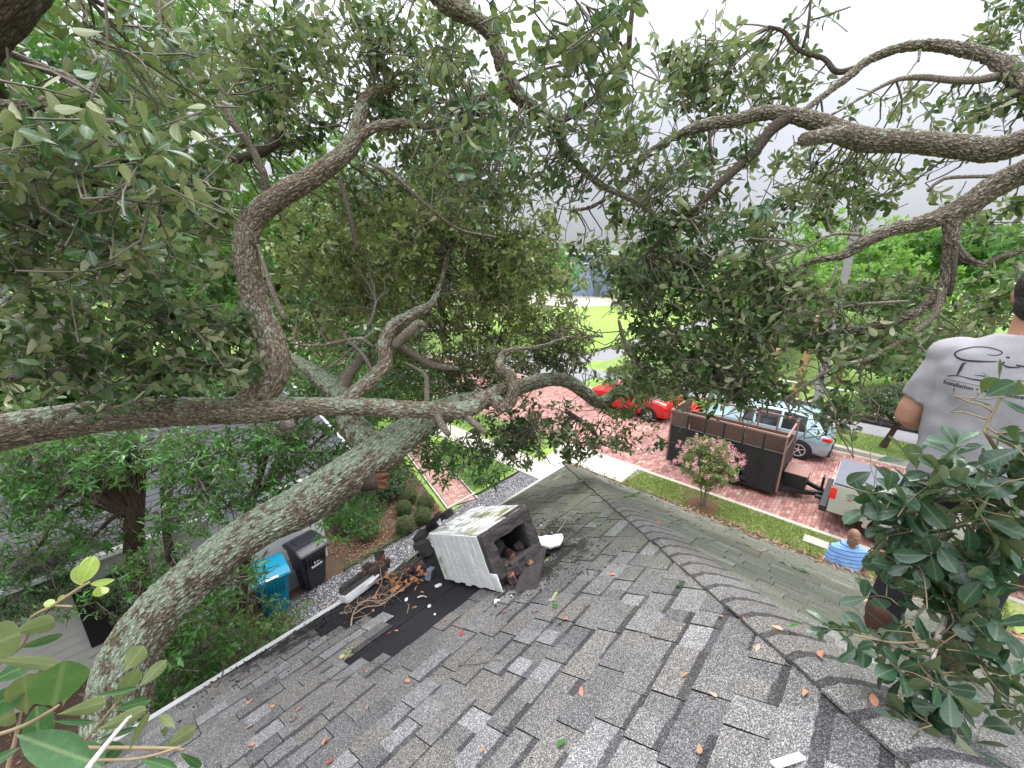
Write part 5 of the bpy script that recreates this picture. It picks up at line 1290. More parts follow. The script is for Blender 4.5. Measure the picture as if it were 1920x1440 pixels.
def person(name_label, loc_, face, top, trouser, skin, hair, arms, scale=1.0, bulk=1.0, headoff=(0, 0), sleeve=1, feet=None):
    t = thing('person', name_label, 'person', loc_, face)
    B = Body(); k = bulk; f1, f2 = feet or ((-.14, 0, 0), (.14, 0, 0))
    B.slab([(0, 0, .9, .17 * k, .12 * k), (0, 0, 1.1, .17 * k, .12 * k), (0, 0, 1.35, .19 * k, .11 * k), (0, 0, 1.48, .14 * k, .08 * k)])
    head_and_neck(B, 1.68, headoff)
    for s, (sh, el, wr_) in zip((-1, 1), arms):
        B.tub([sh, (Vector(sh) + Vector(el)) / 2, el, (Vector(el) * 2 + Vector(wr_)) / 3, wr_], [.060 * k, .055 * k, .046 * k, .047 * k, .029 * k], 14)
        hand(B, wr_, Vector(wr_) - Vector(el), s)
    B.build('body', M[skin], t, .0075, 4)
    # trousers
    Tn = Body(); Tn.slab([(0, 0, .84, .17 * k, .13 * k), (0, 0, .95, .185 * k, .14 * k), (0, 0, 1.04, .18 * k, .13 * k)])
    for s, ft in ((-1, f1), (1, f2)):
        a = Vector(ft); Tn.tub([(s * .09, 0, .92), (s * .10 + a.x * .25, .01, .70), (a.x * .9, a.y + .02, a.z + .46), (a.x, a.y, a.z + .10)], [.105 * k, .095 * k, .072 * k, .066 * k], 16)
    Tn.build('trousers', M[trouser], t, .012, 3)
    for s, ft in ((-1, f1), (1, f2)):
        F_ = Body(); a = Vector(ft); F_.tub([a + Vector((0, -.02, .06)), a + Vector((0, -.02, .15))], [.058, .062]); F_.ell(a + Vector((s * .01, .07, .045)), (.052, .125, .045)); F_.build('boot', M['boot'], t, .008, 3)
    S = Body()
    S.slab([(0, 0, .88, .205 * k, .155 * k), (0, 0, 1.0, .20 * k, .155 * k), (0, -.005, 1.15, .20 * k, .148 * k), (0, -.01, 1.30, .215 * k, .145 * k), (0, -.01, 1.40, .218 * k, .130 * k), (0, -.012, 1.455, .195 * k, .112 * k), (0, -.014, 1.485, .155 * k, .095 * k), (0, -.014, 1.515, .11, .082), (0, -.012, 1.54, .080, .073)])
    for s, (sh, el, wr_) in zip((-1, 1), arms):
        a, b = Vector(sh), Vector(el); e = a.lerp(b, .72 * sleeve)
        S.ell(a + Vector((-s * .02, 0, .0)), (.095 * k, .09 * k, .075 * k)); S.tub([a + Vector((-s * .03, 0, .005)), a.lerp(b, .4), e], [.083 * k, .076 * k, .070 * k], 20, ends=False)
    so = S.build('shirt', M[top], t, .009, 6)
    tx = bpy.data.textures.new('folds', 'CLOUDS'); tx.noise_scale = .11; tx.noise_depth = 1; dm = so.modifiers.new('folds', 'DISPLACE'); dm.texture = tx; dm.strength = .022; dm.texture_coords = 'LOCAL'; dm.mid_level = .5
    if hair:
        Hh = Body(); x, y = headoff; z = 1.68
        Hh.ell((x, y - .022, z + .034), (.083, .098, .100)); Hh.ell((x, y - .065, z - .03), (.066, .05, .065)); Hh.ell((x, y + .0, z + .06), (.076, .095, .075))
        Hh.build('hair', M[hair], t, .006, 2)
    return t, so
# man in the grey shirt, standing on the far slope with his back to us
mp_ = at(1932, 632, 1.57); face = math.atan2(mp_[1], mp_[0]) - math.pi / 2 - .12
mx_, my_ = float(mp_[0]), float(mp_[1]); mz_ = roofR(mx_, my_) + .012
arms = (((-.18, -.01, 1.425), (-.262, -.02, 1.13), (-.14, .20, 1.06)), ((.185, -.01, 1.425), (.29, 0, 1.14), (.16, .22, 1.06)))
cf, sf_ = math.cos(face), math.sin(face)
def foot(lx, ly):
    wx_ = mx_ + lx * cf - ly * sf_; wy_ = my_ + lx * sf_ + ly * cf; return (lx, ly, roofR(wx_, wy_) + .012 - mz_)
MANZ = float(at(1905, 632, 1.66)[2]); 
man, shirt = person('man with dark hair in a printed grey t-shirt standing on the roof, back turned', (mx_, my_, mz_), face, 'shirt', 'jeans', 'skin', 'hair', arms, bulk=1.07, headoff=(.0, .03), feet=(foot(-.15, .02), foot(.13, -.04)))
bpy.context.view_layer.update()
dg = bpy.context.evaluated_depsgraph_get()
ev = shirt.evaluated_get(dg); mev = ev.to_mesh(); bvh = BVHTree.FromPolygons([v.co[:] for v in mev.vertices], [p.vertices[:] for p in mev.polygons]); ev.to_mesh_clear()
def to_back(x, z, lift=.0012):
    h_ = bvh.ray_cast(Vector((x, -1, z)), Vector((0, 1, 0)))
    if h_[0] is None: return Vector((x, -.13, z))
    return h_[0] + h_[1] * lift
def zpx(zx, zy):   # enlarged-photo coordinates of the print -> shirt coordinates
    return ((zx - 1010) / 4.5 * .00165, 1.53 - (zy / 4.5 + 540 - 640) * .00205)
def ribbon(pts, name='print'):
    """pts: (zx, zy, width px)"""
    P = np.array([(*zpx(a, b), w / 4.5 * .0015) for a, b, w in pts]); D = catmull(P, [14] * (len(P) - 1)); V = []; T = np.gradient(D[:, :2], axis=0); T /= np.linalg.norm(T, axis=1)[:, None] + 1e-9
    for (x, z, w), (tx, tz) in zip(D, T): V += [tuple(to_back(x - tz * w / 2, z + tx * w / 2)), tuple(to_back(x + tz * w / 2, z - tx * w / 2))]
    F = [(2 * i, 2 * i + 1, 2 * i + 3, 2 * i + 2) for i in range(len(D) - 1)]
    link(name, np_mesh(name, V, F, M['print']), shirt, False)
ribbon([(810, 598, 4), (870, 594, 8), (905, 575, 10), (890, 556, 10), (800, 545, 10), (700, 555, 10), (610, 590, 14), (570, 625, 16), (590, 652, 20), (660, 668, 22), (760, 662, 20), (850, 648, 14), (905, 636, 6)])
ribbon([(945, 596, 16), (970, 596, 16)]); ribbon([(948, 630, 14), (940, 655, 14)]); ribbon([(945, 655, 8), (990, 668, 18), (1060, 660, 8)]); ribbon([(1030, 645, 16), (1080, 648, 16), (1160, 640, 8)])
ribbon([(690, 690, 6), (668, 700, 22), (662, 750, 26), (655, 800, 12)]); ribbon([(578, 828, 8), (620, 812, 12), (680, 803, 8), (760, 808, 12), (830, 806, 16), (900, 796, 6)])
ribbon([(785, 776, 4), (820, 768, 8), (870, 770, 10), (890, 778, 6)]); ribbon([(915, 815, 8), (960, 790, 12), (1010, 800, 14), (1090, 800, 8)])
ribbon([(568, 855, 4), (800, 851, 4), (1040, 870, 4), (1160, 880, 4)])
def shirt_text(txt, zx, zy, size, wx_=1.0):
    cu = bpy.data.curves.new('print', 'FONT'); cu.body = txt; cu.size = size; cu.offset = size * .02; cu.fill_mode = 'FRONT'; cu.resolution_u = 3
    to = bpy.data.objects.new('print', cu); COL.objects.link(to); bpy.context.view_layer.update(); me = bpy.data.meshes.new_from_object(to.evaluated_get(bpy.context.evaluated_depsgraph_get()))
    bpy.data.objects.remove(to); x0, z0 = zpx(zx, zy)
    bm = bmesh.new(); bm.from_mesh(me); bmesh.ops.triangulate(bm, faces=bm.faces); bmesh.ops.subdivide_edges(bm, edges=[e for e in bm.edges if e.calc_length() > .006], cuts=1); bm.to_mesh(me); bm.free()
    for v in me.vertices: v.co = to_back(x0 + v.co.x * wx_, z0 + v.co.y, .0015)
    me.materials.clear(); me.materials.append(M['print']); link('print', me, shirt, False)
shirt_text('Installation \u2022 Maintenance', 562, 895, .0205, 1.04)
shirt_text('(', 665, 935, .018); shirt_text(')', 850, 935, .018)
# man in the striped polo on the front lawn below the eave
arms2 = (((-.18, 0, 1.42), (-.27, .0, 1.12), (-.24, .16, .92)), ((.18, 0, 1.42), (.26, .03, 1.13), (.20, .20, .98)))
bp = at(1600, 1002, 6.3); BZ = float(bp[2]) - 1.70
blue, _ = person('balding man in a blue striped polo on a ladder below the roof eave', (float(bp[0]), float(bp[1]), BZ), math.atan2(-bp[1], -bp[0]) - math.pi / 2 + .5, 'polo', 'jeans', 'skin_d', None, arms2, headoff=(0, .04), feet=((-.12, .05, 0), (.13, -.03, 0)))

ld = thing('step_ladder', 'aluminium ladder under the man in the blue striped polo, mostly hidden by the roof eave', 'ladder', (float(bp[0]), float(bp[1]), 0))
lx, ly = float(bp[0]), float(bp[1])
for s_ in (-.24, .24):
    MB().cyl((lx + .55, ly + s_, 0), (lx - .35, ly + s_, 2.3), .028, seg=8).build('rail', M['alloy'], ld, world=True); MB().cyl((lx - .9, ly + s_, 0), (lx - .35, ly + s_, 2.3), .02, seg=8).build('rear_leg', M['alloy'], ld, world=True)
for k in range(7):
    f = (k + .8) / 8; MB().box((lx + .55 - .9 * f - .05, ly - .23, 2.3 * f - .012), (lx + .55 - .9 * f + .05, ly + .23, 2.3 * f + .012)).build('rung', M['alloy'], ld, world=True)
# ================================================================== STREET FURNITURE AND FAR THINGS
t = thing('utility_pole', 'weathered grey timber utility pole at the far pavement beyond the SUV', 'pole', (22.95, 1.75, 0))
V, F, I = tube([(22.95, 1.75, -.1), (22.95, 1.75, 3), (22.98, 1.78, 9)], [.19, .17, .14], 14, .3); link('shaft', np_mesh('shaft', V, F, M['pole'], {'bc': I['bc']}), t)
MB().box((22.2, 1.70, 8.2), (23.7, 1.82, 8.32)).build('crossarm', M['pole'], t, world=True)
def simple_trunk(label, x, y, h_, r, mat, lean=(0, 0), name='palm_snag', cat='tree stump'):
    V, F, I = tube([(x, y, -.05), (x + lean[0] * .5, y + lean[1] * .5, h_ * .5), (x + lean[0], y + lean[1], h_)], [r * 1.2, r, r * .8], 12, .15)
    V = V + (fbm(V * 6, 3)[:, None] - .5) * .06
    o = link(name, np_mesh(name, V, F, M[mat], {'bc': I['bc'], 'cav': np.zeros(len(V))})); return tag(o, label, cat)
simple_trunk('orange brown stripped palm trunk just left of the grey utility pole', 25.2, 2.9, 4.2, .16, 'palmtrunk', (.2, -.3))
simple_trunk('small pale stump left of the orange palm trunk', 25.0, 4.0, 2.4, .11, 'palmtrunk', (.1, 0))
wl_ = thing('retaining_wall', 'low dark timber retaining wall along the park lawn', 'wall', (23.2, 3, 0))
for k in range(9): MB().box((22.98, -3 + k * 1.3, 0), (23.4, -1.73 + k * 1.3, .16), bev=.02).build('timber', M['timber'], wl_, world=True); MB().box((23.05, -2.6 + k * 1.3, .165), (23.42, -1.33 + k * 1.3, .32), bev=.02).build('timber', M['timber'], wl_, world=True)
for k in range(8): MB().box((23.44, -4 + k * 1.6, 0), (23.64, -2.42 + k * 1.6, .35), bev=.02).build('coping', M['kerb'], wl_, world=True)
for k, (y, dx) in enumerate([(3.1, 0), (3.6, .05)]):
    b = MB(); x = 23.15 + dx
    b.box((x, y, .33), (x + .4, y + .05, .53)); b.box((x, y + .15, .33), (x + .4, y + .2, .53)); b.box((x, y + .05, .33), (x + .05, y + .15, .53)); b.box((x + .17, y + .05, .33), (x + .23, y + .15, .53)); b.box((x + .35, y + .05, .33), (x + .4, y + .15, .53))
    o = b.build('concrete_block', M['cblock']); tag(o, ('right' if k == 0 else 'left') + ' hollow concrete block lying on the low timber wall', 'concrete block')
r_ = thing('pipe_rail', 'long white pipe rail crossing in front of the park lawn', 'rail', (24.3, 0, 0))
MB().cyl((24.3, 7.5, .95), (24.6, -12, .9), .035, seg=8).build('rail', M['white'], r_, world=True)
for k in range(7): MB().cyl((24.32 + k * .04, 7 - k * 3, 0), (24.32 + k * .04, 7 - k * 3, .94), .028, seg=8).build('post', M['pole'], r_, world=True)
b = MB().box((11.72, .02, 0), (12.06, .55, .035), bev=.012); o = b.build('meter_cover', M['concrete']); tag(o, 'small square concrete meter cover set in the verge grass', 'meter cover')
# blue building far off
fb = thing('blue_house', 'distant lavender blue house with a grey door beyond the park', 'house', (66, 41, 0)); c = atz(1112, 556, 0)
def far_box(t_, name, px0, px1, py0, py1, d, mat, dep=6):
    """vertical wall facing the camera direction at distance d"""
    f = np.array([CA, SA, 0]); rt = np.array([SA, -CA, 0])
    def P(px, py): r = ray(px, py); fh = r @ f; return np.array([0, 0, CAMZ]) + r * (d / fh)
    a, b_ = P(px0, py1), P(px1, py1); top = P(px0, py0)[2]; bot = a[2]
    b = MB(); q = [(a[0], a[1]), (b_[0], b_[1]), (b_[0] + f[0] * dep, b_[1] + f[1] * dep), (a[0] + f[0] * dep, a[1] + f[1] * dep)]
    b.poly([(x, y, bot) for x, y in q], (0, 0, top - bot)); return b.build(name, mat, t_, world=True)
far_box(fb, 'wall', 1075, 1150, 478, 557, 78, M['blue_wall'], 8); far_box(fb, 'door', 1113, 1124, 528, 556, 77.8, M['asphalt'], .15); far_box(fb, 'porch_roof', 1068, 1160, 470, 478, 77.5, M['white'], 9)
wh = thing('white_house', 'bright white house half hidden behind leaves at the left', 'house', (-3, 30, 0))
MB().box((-14, 29, 0), (1.2, 37, 3.0)).build('wall', M['white_siding'], wh, world=True)
b = MB(); b.poly([(-15, 28.3, 3), (1.8, 28.3, 3), (-1, 33, 5.2), (-12, 33, 5.2)]); b.poly([(1.8, 28.3, 3), (1.8, 37.7, 3), (-1, 33, 5.2)]); b.poly([(1.8, 37.7, 3), (-15, 37.7, 3), (-12, 33, 5.2), (-1, 33, 5.2)]); b.build('roof', M['nroof'], wh, world=True)
for k in range(4): w = MB().box((-12 + k * 3.4, 28.93, .9), (-10.8 + k * 3.4, 28.99, 2.2)).build('window', M['black_frame'], wh, world=True); MB().box((-11.9 + k * 3.4, 28.9, 1), (-10.9 + k * 3.4, 28.92, 2.1)).build('pane', M['glass'], w, world=True)
sheet('white_driveway', [(-20, 17), (3.5, 17), (3.5, 28.2), (-20, 28.2)], .03, M['concrete'], .05)
sheet('pale_path_far', [(6.5, 44), (30, 30), (31, 33), (9, 48)], .03, M['concrete'], .05)

# ================================================================== GARDEN PLANTS
def ball_shrub(label, px, py, r):
    p = atz(px, py, r * 1.0); t = Tree('round_shrub', label, (p[0], p[1], 0), 'clipped round shrubs', 'shrub')
    n = 2600; lv = Leaves()
    U = rng.normal(size=(n, 3)); U /= np.linalg.norm(U, axis=1)[:, None]
    for u in U:
        rr = r * rng.uniform(.82, 1.04) * (1 + .06 * math.sin(u[0] * 6 + px)); lv.add(np.array([p[0], p[1], r * 1.0]) + u * rr * [1, 1, .92], u + rand_unit() * .8, u + rand_unit() * .6, .03 * rng.uniform(.7, 1.2))
    emit_leaves(lv, OAK_LO, M['clip'], t.root, 0)
    link('core', MB().ball((p[0], p[1], r), r * .86, (1, 1, .92), 3).build('core', M['dirt']).data, t.root); bpy.data.objects.remove(bpy.data.objects['core'])
for lab, a, c, r in [('clipped round shrub farthest back, beside the brick path', 767, 929, .23), ('clipped round shrub touching the brick path at the right', 798, 941, .245), ('clipped round shrub at the left middle of the five', 757, 952, .215), ('clipped round shrub right of centre nearest the gravel', 793, 966, .23), ('clipped round shrub at the front of the five, nearest the viewer', 759, 984, .235)]: ball_shrub(lab, a, c, r)
def bush(name, label, c, r, n, L, mat, tp='oak', group=None, up=.8, cat='shrub', tw='twig', tr=.002):
    t = Tree(name, label, (c[0], c[1], 0), group, cat); r3 = np.array(r) * np.ones(3)
    t.anch.append(np.array([c[0], c[1], .05])); t.spray(c, r3, n, L, 'a', up=up, tr=tr); t.finish({'a': (mat, tp, None)}, 0, tw); return t
c = atz(668, 968, .35); bush('fern', 'feathery blue green fern in the mulch bed beside the white wall', c, (.55, .45, .33), 1500, .12, 'camphor', 'nar')
c = atz(690, 990, .3); bush('leafy_shrub', 'bright green low shrub in the mulch bed in front of the fern', c, (.38, .3, .25), 1300, .055, 'shrub')
c = atz(700, 945, .3); bush('leafy_shrub', 'dark small shrub behind the bright shrub in the mulch bed', c, (.35, .35, .25), 700, .05, 'clip')
def cover(name, label, poly, n, L, mat, hgt=.15, tp='oak'):
    xs = [p[0] for p in poly]; ys = [p[1] for p in poly]; lv = Leaves()
    while len(lv.p) < n:
        x, y = rng.uniform(min(xs), max(xs)), rng.uniform(min(ys), max(ys))
        if inpoly(x, y, poly): lv.add(np.array([x, y, rng.uniform(.02, hgt) * (.5 + vnoise(np.array([[x * 2, y * 2, 0]]), 2)[0])]), rand_unit() + [0, 0, .3], rand_unit() * .6 + [0, 0, 1], L * rng.uniform(.6, 1.2))
    V = [np.zeros(3)]; o0 = bpy.data.objects; before = set(o.name for o in COL.objects)
    emit_leaves(lv, TPL[tp], M[mat], None, 0, restname=name); o = [o for o in COL.objects if o.name not in before][0]; tag(o, kind='stuff')
bush('understory_shrub', 'dark leafy shrub behind the round shrubs beside the brick path', atz(728, 905, .5), (.7, .6, .45), 2600, .08, 'bgdark', tr=.004)
bush('understory_shrub', 'dark glossy shrub between the fern and the neighbour wall corner', atz(668, 925, .5), (.8, .5, .5), 2600, .08, 'clip', tr=.004)
cover('leaf_litter', '', [(4.5, 9.4), (6.6, 9.2), (7.6, 13), (4.5, 13)], 2200, .05, 'litter', .04); cover('ground_cover', '', [(5.8, 9.8), (6.75, 9.8), (7.7, 13), (5.8, 13)], 1500, .07, 'clip', .25)
bush('yellow_green_shrub', 'airy yellow green shrub growing beside the teal bin under the eave', atz(525, 1172, .3), (.75, .35, .3), 1500, .05, 'shrub', tw='twig_y')
bush('yellow_green_shrub', 'lower yellow green shrub left of the teal bin under the big limb', atz(450, 1180, .5), (.9, .5, .45), 2000, .05, 'shrub', tw='twig_y')
cover('ground_cover', '', [(7.55, 8.5), (9.45, 8.4), (9.45, 12), (8.6, 12)], 5200, .07, 'shrub', .28)
cover('ground_cover', '', [(10.75, 8.6), (12.35, 8.9), (12.35, 14), (10.75, 14)], 4500, .07, 'shrub', .25)
cover('leaf_litter', '', [(3.4, 8.28), (6.4, 8.28), (6.6, 9.6), (3.4, 9.6)], 2600, .05, 'litter', .04)
cover('leaf_litter', '', [(1.8, 7.2), (6.5, 6.9), (8.6, 8.3), (3.4, 8.28)], 420, .05, 'litter', .05)
cover('leaf_litter', '', [(-3, 3.4), (1.6, 3.4), (1.6, 9), (-3, 9)], 2600, .05, 'litter', .04)
cover('ivy_edging', '', [(3.3, 8.15), (5.0, 8.2), (5.0, 8.38), (3.3, 8.38)], 320, .05, 'shrub', .12)
V, F, I = tube([(3.3, 8.25, .03), (4.4, 8.29, .04), (5.6, 8.27, .04), (6.5, 8.33, .04)], [.016] * 4, 7, .2); o = link('edging_pipe', np_mesh('edging_pipe', V, F, M['black'])); tag(o, 'thin black edging pipe between the mulch bed and the gravel', 'edging')
V, F, I = tube([(7.5, 8.32, .05), (8.4, 8.30, .05), (9.5, 8.28, .05)], [.03] * 3, 7, .2); o = link('edging_pipe', np_mesh('edging_pipe', V, F, M['black'])); tag(o, 'black edging between the gravel drive and the bright ground cover wedge', 'edging')
# grass blades on the verges (denser near the camera side)
def blades(name, regs, n, mat='blade', hgt=.05):
    P = []; A = [abs((r[2] - r[0]) * (r[3] - r[1])) for r in regs]
    for r, a in zip(regs, A): m = int(n * a / sum(A)); P.append(np.stack([rng.uniform(r[0], r[2], m), rng.uniform(r[1], r[3], m)], 1))
    P = np.vstack(P); m = len(P); a = rng.uniform(0, 6.28, m); hh = hgt * rng.uniform(.5, 1.3, m); ln = rng.normal(0, .5, (m, 2)) * hh[:, None]
    w = .008; z0 = np.zeros(m)
    V = np.stack([np.stack([P[:, 0] - np.cos(a) * w, P[:, 1] - np.sin(a) * w, z0], 1), np.stack([P[:, 0] + np.cos(a) * w, P[:, 1] + np.sin(a) * w, z0], 1), np.stack([P[:, 0] + ln[:, 0], P[:, 1] + ln[:, 1], hh], 1)], 1).reshape(-1, 3)
    o = link(name, np_mesh(name, V, np.arange(m * 3).reshape(-1, 3), M[mat], {'tone': np.repeat(rng.random(m), 3)}, smooth=False)); tag(o, kind='stuff')
blades('grass', [(10.74, -3, 12.38, 5.4)], 52000, mat='lawn'); blades('grass', [(19.45, -5, 21.45, 7)], 24000); blades('grass', [(7, -4, 9.5, 2.2)], 20000); blades('grass', [(23.7, -6, 32, 9)], 30000, hgt=.09)
# crape myrtle
M['crape'] = leaf_mat('crape_leaf', (.15, .22, .06), (.2, .28, .09), .3, .45, var=.5, yellow=(.45, .30, .14), ythr=.8)
cm = atz(1322, 945, 0); x, y = 11.62, 3.0
t = Tree('crape_myrtle', 'small crape myrtle with pink blossom on the verge in front of the trailer', (x, y, 0))
for k in range(5):
    a = k * 1.257; t.limb3([(x + .05 * math.cos(a), y + .05 * math.sin(a), 0), (x + .12 * math.cos(a), y + .12 * math.sin(a), .55), (x + .35 * math.cos(a), y + .35 * math.sin(a), 1.25)], [.018, .014, .008], M['twig'], 'trunk')
t.spray((x, y, 1.3), (.72, .85, .62), 5200, .075, 'a', up=.6, tr=.003); t.spray((x + .1, y + .1, 1.7), (.6, .65, .5), 2000, .07, 'a', up=.6, tr=.003); lv = t.lv['a']
t.spray((x, y, 1.0), (.4, .4, .35), 900, .07, 'a', up=.6, tr=.003)
for k in range(58):
    u = rand_unit(); u[2] = abs(u[2]) * .9 - .15; cc = np.array([x, y, 1.5]) + u * [.82, .95, .85] * rng.uniform(.85, 1.08)
    t.spray(cc, (.075, .075, .11), 60, .034, 'p', up=.3, tr=0, per=6)
t.spray((x - .15, y + .35, 1.9), (.3, .3, .28), 200, .04, 'p', up=.3, tr=0, per=6); t.finish({'a': ('crape', 'oak', None), 'p': ('pink', 'oak', None)}, 0)
b = MB(); b.cyl((x, y, -.02), (x, y, .03), .52, .40, seg=26); o = b.build('mulch_ring', M['mulch']); tag(o, 'round ring of red mulch at the foot of the crape myrtle', 'mulch')
# small dark tree on far verge
x, y = 20.35, -.75; t = Tree('small_magnolia', 'small dark leaved tree with leaning trunk on the far verge right of the SUV', (x, y, 0))
t.limb3([(x, y, -.05), (x + .05, y - .12, .5), (x + .1, y - .3, 1.1), (x + .2, y - .7, 1.9)], [.13, .09, .08, .05], M['bark_bg'], 'trunk'); t.limb3([(x + .08, y - .25, .9), (x - .1, y + .3, 1.5), (x - .1, y + .7, 1.9)], [.06, .04, .03], M['bark_bg'])
for c_, r_, n in [((x, y - .4, 1.9), (1.2, 1.6, .7), 3600), ((x, y + .5, 1.6), (.9, .9, .5), 1600), ((x + .2, y - 1.2, 1.5), (.8, .9, .5), 1500)]: t.spray(c_, r_, n, .11, 'a', tr=.008)
t.finish({'a': ('bgdark', 'oak', None)}, 0)
# palms beyond the trailer
def palm(label, x, y, z, n, Lf, trunk=True):
    t = Tree('fan_palm', label, (x, y, 0), None, 'palm'); t.limb3([(x, y, 0), (x, y, z)], [.13, .1], M['palmtrunk'], 'trunk')
    for k in range(n):
        a = k * 2.399; el = rng.uniform(-.45, 1.0); d = np.array([math.cos(a) * math.cos(el), math.sin(a) * math.cos(el), math.sin(el)]); c0 = np.array([x, y, z]); hub = c0 + d * Lf * .75
        V, F, I = tube([c0, c0 + d * Lf * .4 + [0, 0, .05], hub], [.015, .012, .01], 5, .1); link('stalk', np_mesh('stalk', V, F, M['twig_y'], {'bc': I['bc']}), t.root)
        side = np.cross(d, [0, 0, 1.]); side /= np.linalg.norm(side) + 1e-6; upv = np.cross(side, d); VV = []; FF = []
        for q in range(22):
            ph = (q / 21 - .5) * 4.0; dd = d * math.cos(ph) + side * math.sin(ph); dd = dd + [0, 0, -.25]; w = upv * .0 + np.cross(dd, upv) * .022; i = len(VV); l = Lf * rng.uniform(.65, .85)
            VV += [hub, hub + dd * l * .5 + w, hub + dd * l * .5 - w, hub + dd * l + [0, 0, -.18 * l * 2]]; FF += [(i, i + 1, i + 2), (i + 1, i + 3, i + 2)]
        link('frond', np_mesh('frond', VV, np.array(FF), M['palm'], {'tone': np.full(len(VV), rng.random())}), t.root)
palm('fan palm with drooping yellow green fronds behind the left end of the trailer', 20.4, 7.3, 1.7, 20, 1.0); palm('second fan palm behind the middle of the trailer', 20.6, 4.9, 1.9, 20, 1.0)
palm('taller fan palm standing farther back in the park', 29.5, 1.5, 3.2, 18, 1.3); palm('short bright fan palm in the park behind the small magnolia', 30, -2.5, 2.2, 16, 1.2)
bush('leafy_shrub', 'dark green shrub at the foot of the fan palm behind the trailer', (19.9, 7.1, .5), (.7, .7, .5), 1500, .1, 'clip', tr=.004)
# ---- trees across the park and behind the houses
def bgtree(label, x, y, h_, r, n, L, mat, trunkr=.25, crown=.55, group=None, name='park_tree', lobes=9, zsq=.75):
    t = Tree(name, label, (x, y, 0), group); top = h_ * .45
    t.limb3([(x, y, -.1), (x + .1, y, top * .5), (x + .2, y + .1, top)], [trunkr, trunkr * .8, trunkr * .6], M['bark_bg'], 'trunk')
    rs = np.random.default_rng(int(abs(x * 13 + y * 7)) + 1)
    for k in range(lobes):
        a = k * 2.4; rr = r * rs.uniform(.35, .75); z = h_ * rs.uniform(1 - crown, .92); lim = (x + math.cos(a) * rr, y + math.sin(a) * rr, z)
        t.limb3([(x + .15, y + .1, top * .9), ((x + lim[0]) / 2, (y + lim[1]) / 2, (top + z) / 2 + .3), lim], [trunkr * .45, trunkr * .3, trunkr * .12], M['bark_bg'], seg=8, step=.3)
        q = r * rs.uniform(.32, .55); t.spray(lim, (q * 1.15, q * 1.15, q * zsq * 1.15), n * .95 / lobes, L * 1.45, 'a', up=.4, tr=0, twl=L * 3)
    t.finish({'a': (mat, 'bg', None)}, 0); return t
bgtree('bright yellow green tree across the park at the right', 44, 3, 8.5, 6, 11000, .34, 'bgbright'); bgtree('bright green spreading tree right of the yellow green tree in the park', 50, -6, 9, 6.5, 10000, .36, 'bgleaf')
bgtree('bright low tree behind the utility pole in the park', 38, 8, 6.5, 4.5, 8000, .30, 'bgbright'); bgtree('dark tree behind the head of the man on the roof', 24, -8.5, 9.5, 5.5, 10000, .24, 'bgdark'); bgtree('tall mid green tree at the right edge beyond the street', 33, -9.5, 13, 6, 12000, .30, 'bgleaf')
bgtree('green tree between the palms and the pole in the park', 33, 5.5, 5.2, 3.2, 6000, .22, 'bgleaf'); bgtree('pale green tree far at the right horizon', 62, 4, 10.5, 7, 9000, .42, 'bgbright'); bgtree('shrubby tree behind the small magnolia', 27.5, -4.5, 4.2, 3.2, 7000, .2, 'bgdark', crown=.8)
bgtree('low bright tree at the park edge right of the pole', 30, -1, 4.0, 2.6, 5000, .2, 'bgleaf', crown=.8)
bgtree('tree left of the park lawn beyond the cross street', 29, 25, 8.5, 5, 10000, .28, 'bgleaf'); bgtree('dark tree beyond the cross street by the blue house', 58, 26, 9, 5, 8000, .36, 'bgdark'); bgtree('round tree right of the blue house', 66, 30, 9, 5, 6000, .4, 'bgleaf')
bgtree('tall dark tree over the neighbour house at the centre', 14, 22, 13, 6, 16000, .22, 'bgdark', .3, .75); bgtree('bright green tree behind the neighbour house', 7, 21, 11, 5.5, 15000, .20, 'bgleaf', .3, .7)
bgtree('tall bright green tree at the upper left behind the oak limbs', 1.5, 17.5, 15, 6.5, 26000, .17, 'bgleaf', .35, .7, lobes=12); bgtree('dark evergreen tree at the far left behind the oak', -4, 17, 14, 6, 20000, .18, 'bgdark', .35, .85, lobes=12)
bgtree('sunlit tree beyond the left lawn', 7.5, 33, 12, 6, 14000, .26, 'bgbright', .3, .7); bgtree('wide green tree closing the street at the centre left', 21, 34, 13, 7, 14000, .30, 'bgleaf', .3, .8); bgtree('mid green tree beyond the street end', 33, 44, 13, 8, 12000, .36, 'bgleaf')
bgtree('dark tree beyond the white house at the left edge', -9, 22, 13, 6, 14000, .22, 'bgdark', .3, .85); bgtree('bushy dark tree in the neighbour back yard', 3.5, 15.8, 6.2, 2.6, 9000, .14, 'bgdark', .16, .8); bgtree('low leafy tree behind the neighbour roof at the left', -1.2, 16.8, 5.6, 2.8, 9000, .14, 'bgleaf', .16, .85)
bgtree('glossy leaved tree beside the gable end of the neighbour house', 6.2, 12.6, 5.2, 1.9, 8000, .12, 'bgdark', .14, .85); bgtree('small bright tree between the brick path and the neighbour gable', 5.6, 15.5, 5.5, 2.2, 8000, .13, 'bgleaf', .14, .85); bgtree('dark bushy tree at the far left behind the neighbour roof', -5, 16.5, 6, 3, 9000, .14, 'bgdark', .16, .85)
far = Tree('far_woods', None, (0, 0, 0)); COL.objects.unlink(far.root); lvf = Leaves()
for k in range(110):
    a = rng.uniform(-.35, 1.95); dd = rng.uniform(75, 120); c_ = np.array([math.cos(a) * dd, math.sin(a) * dd, rng.uniform(1, 7)]); m = 260
    P = c_ + rng.normal(size=(m, 3)) * [3.4, 3.4, 2.0]
    for p_ in P: lvf.add(p_, rand_unit(), rand_unit() + [0, 0, .6], rng.uniform(.6, 1.1))
emit_leaves(lvf, BG, M['bgleaf'], None, 0, restname='far_woods')
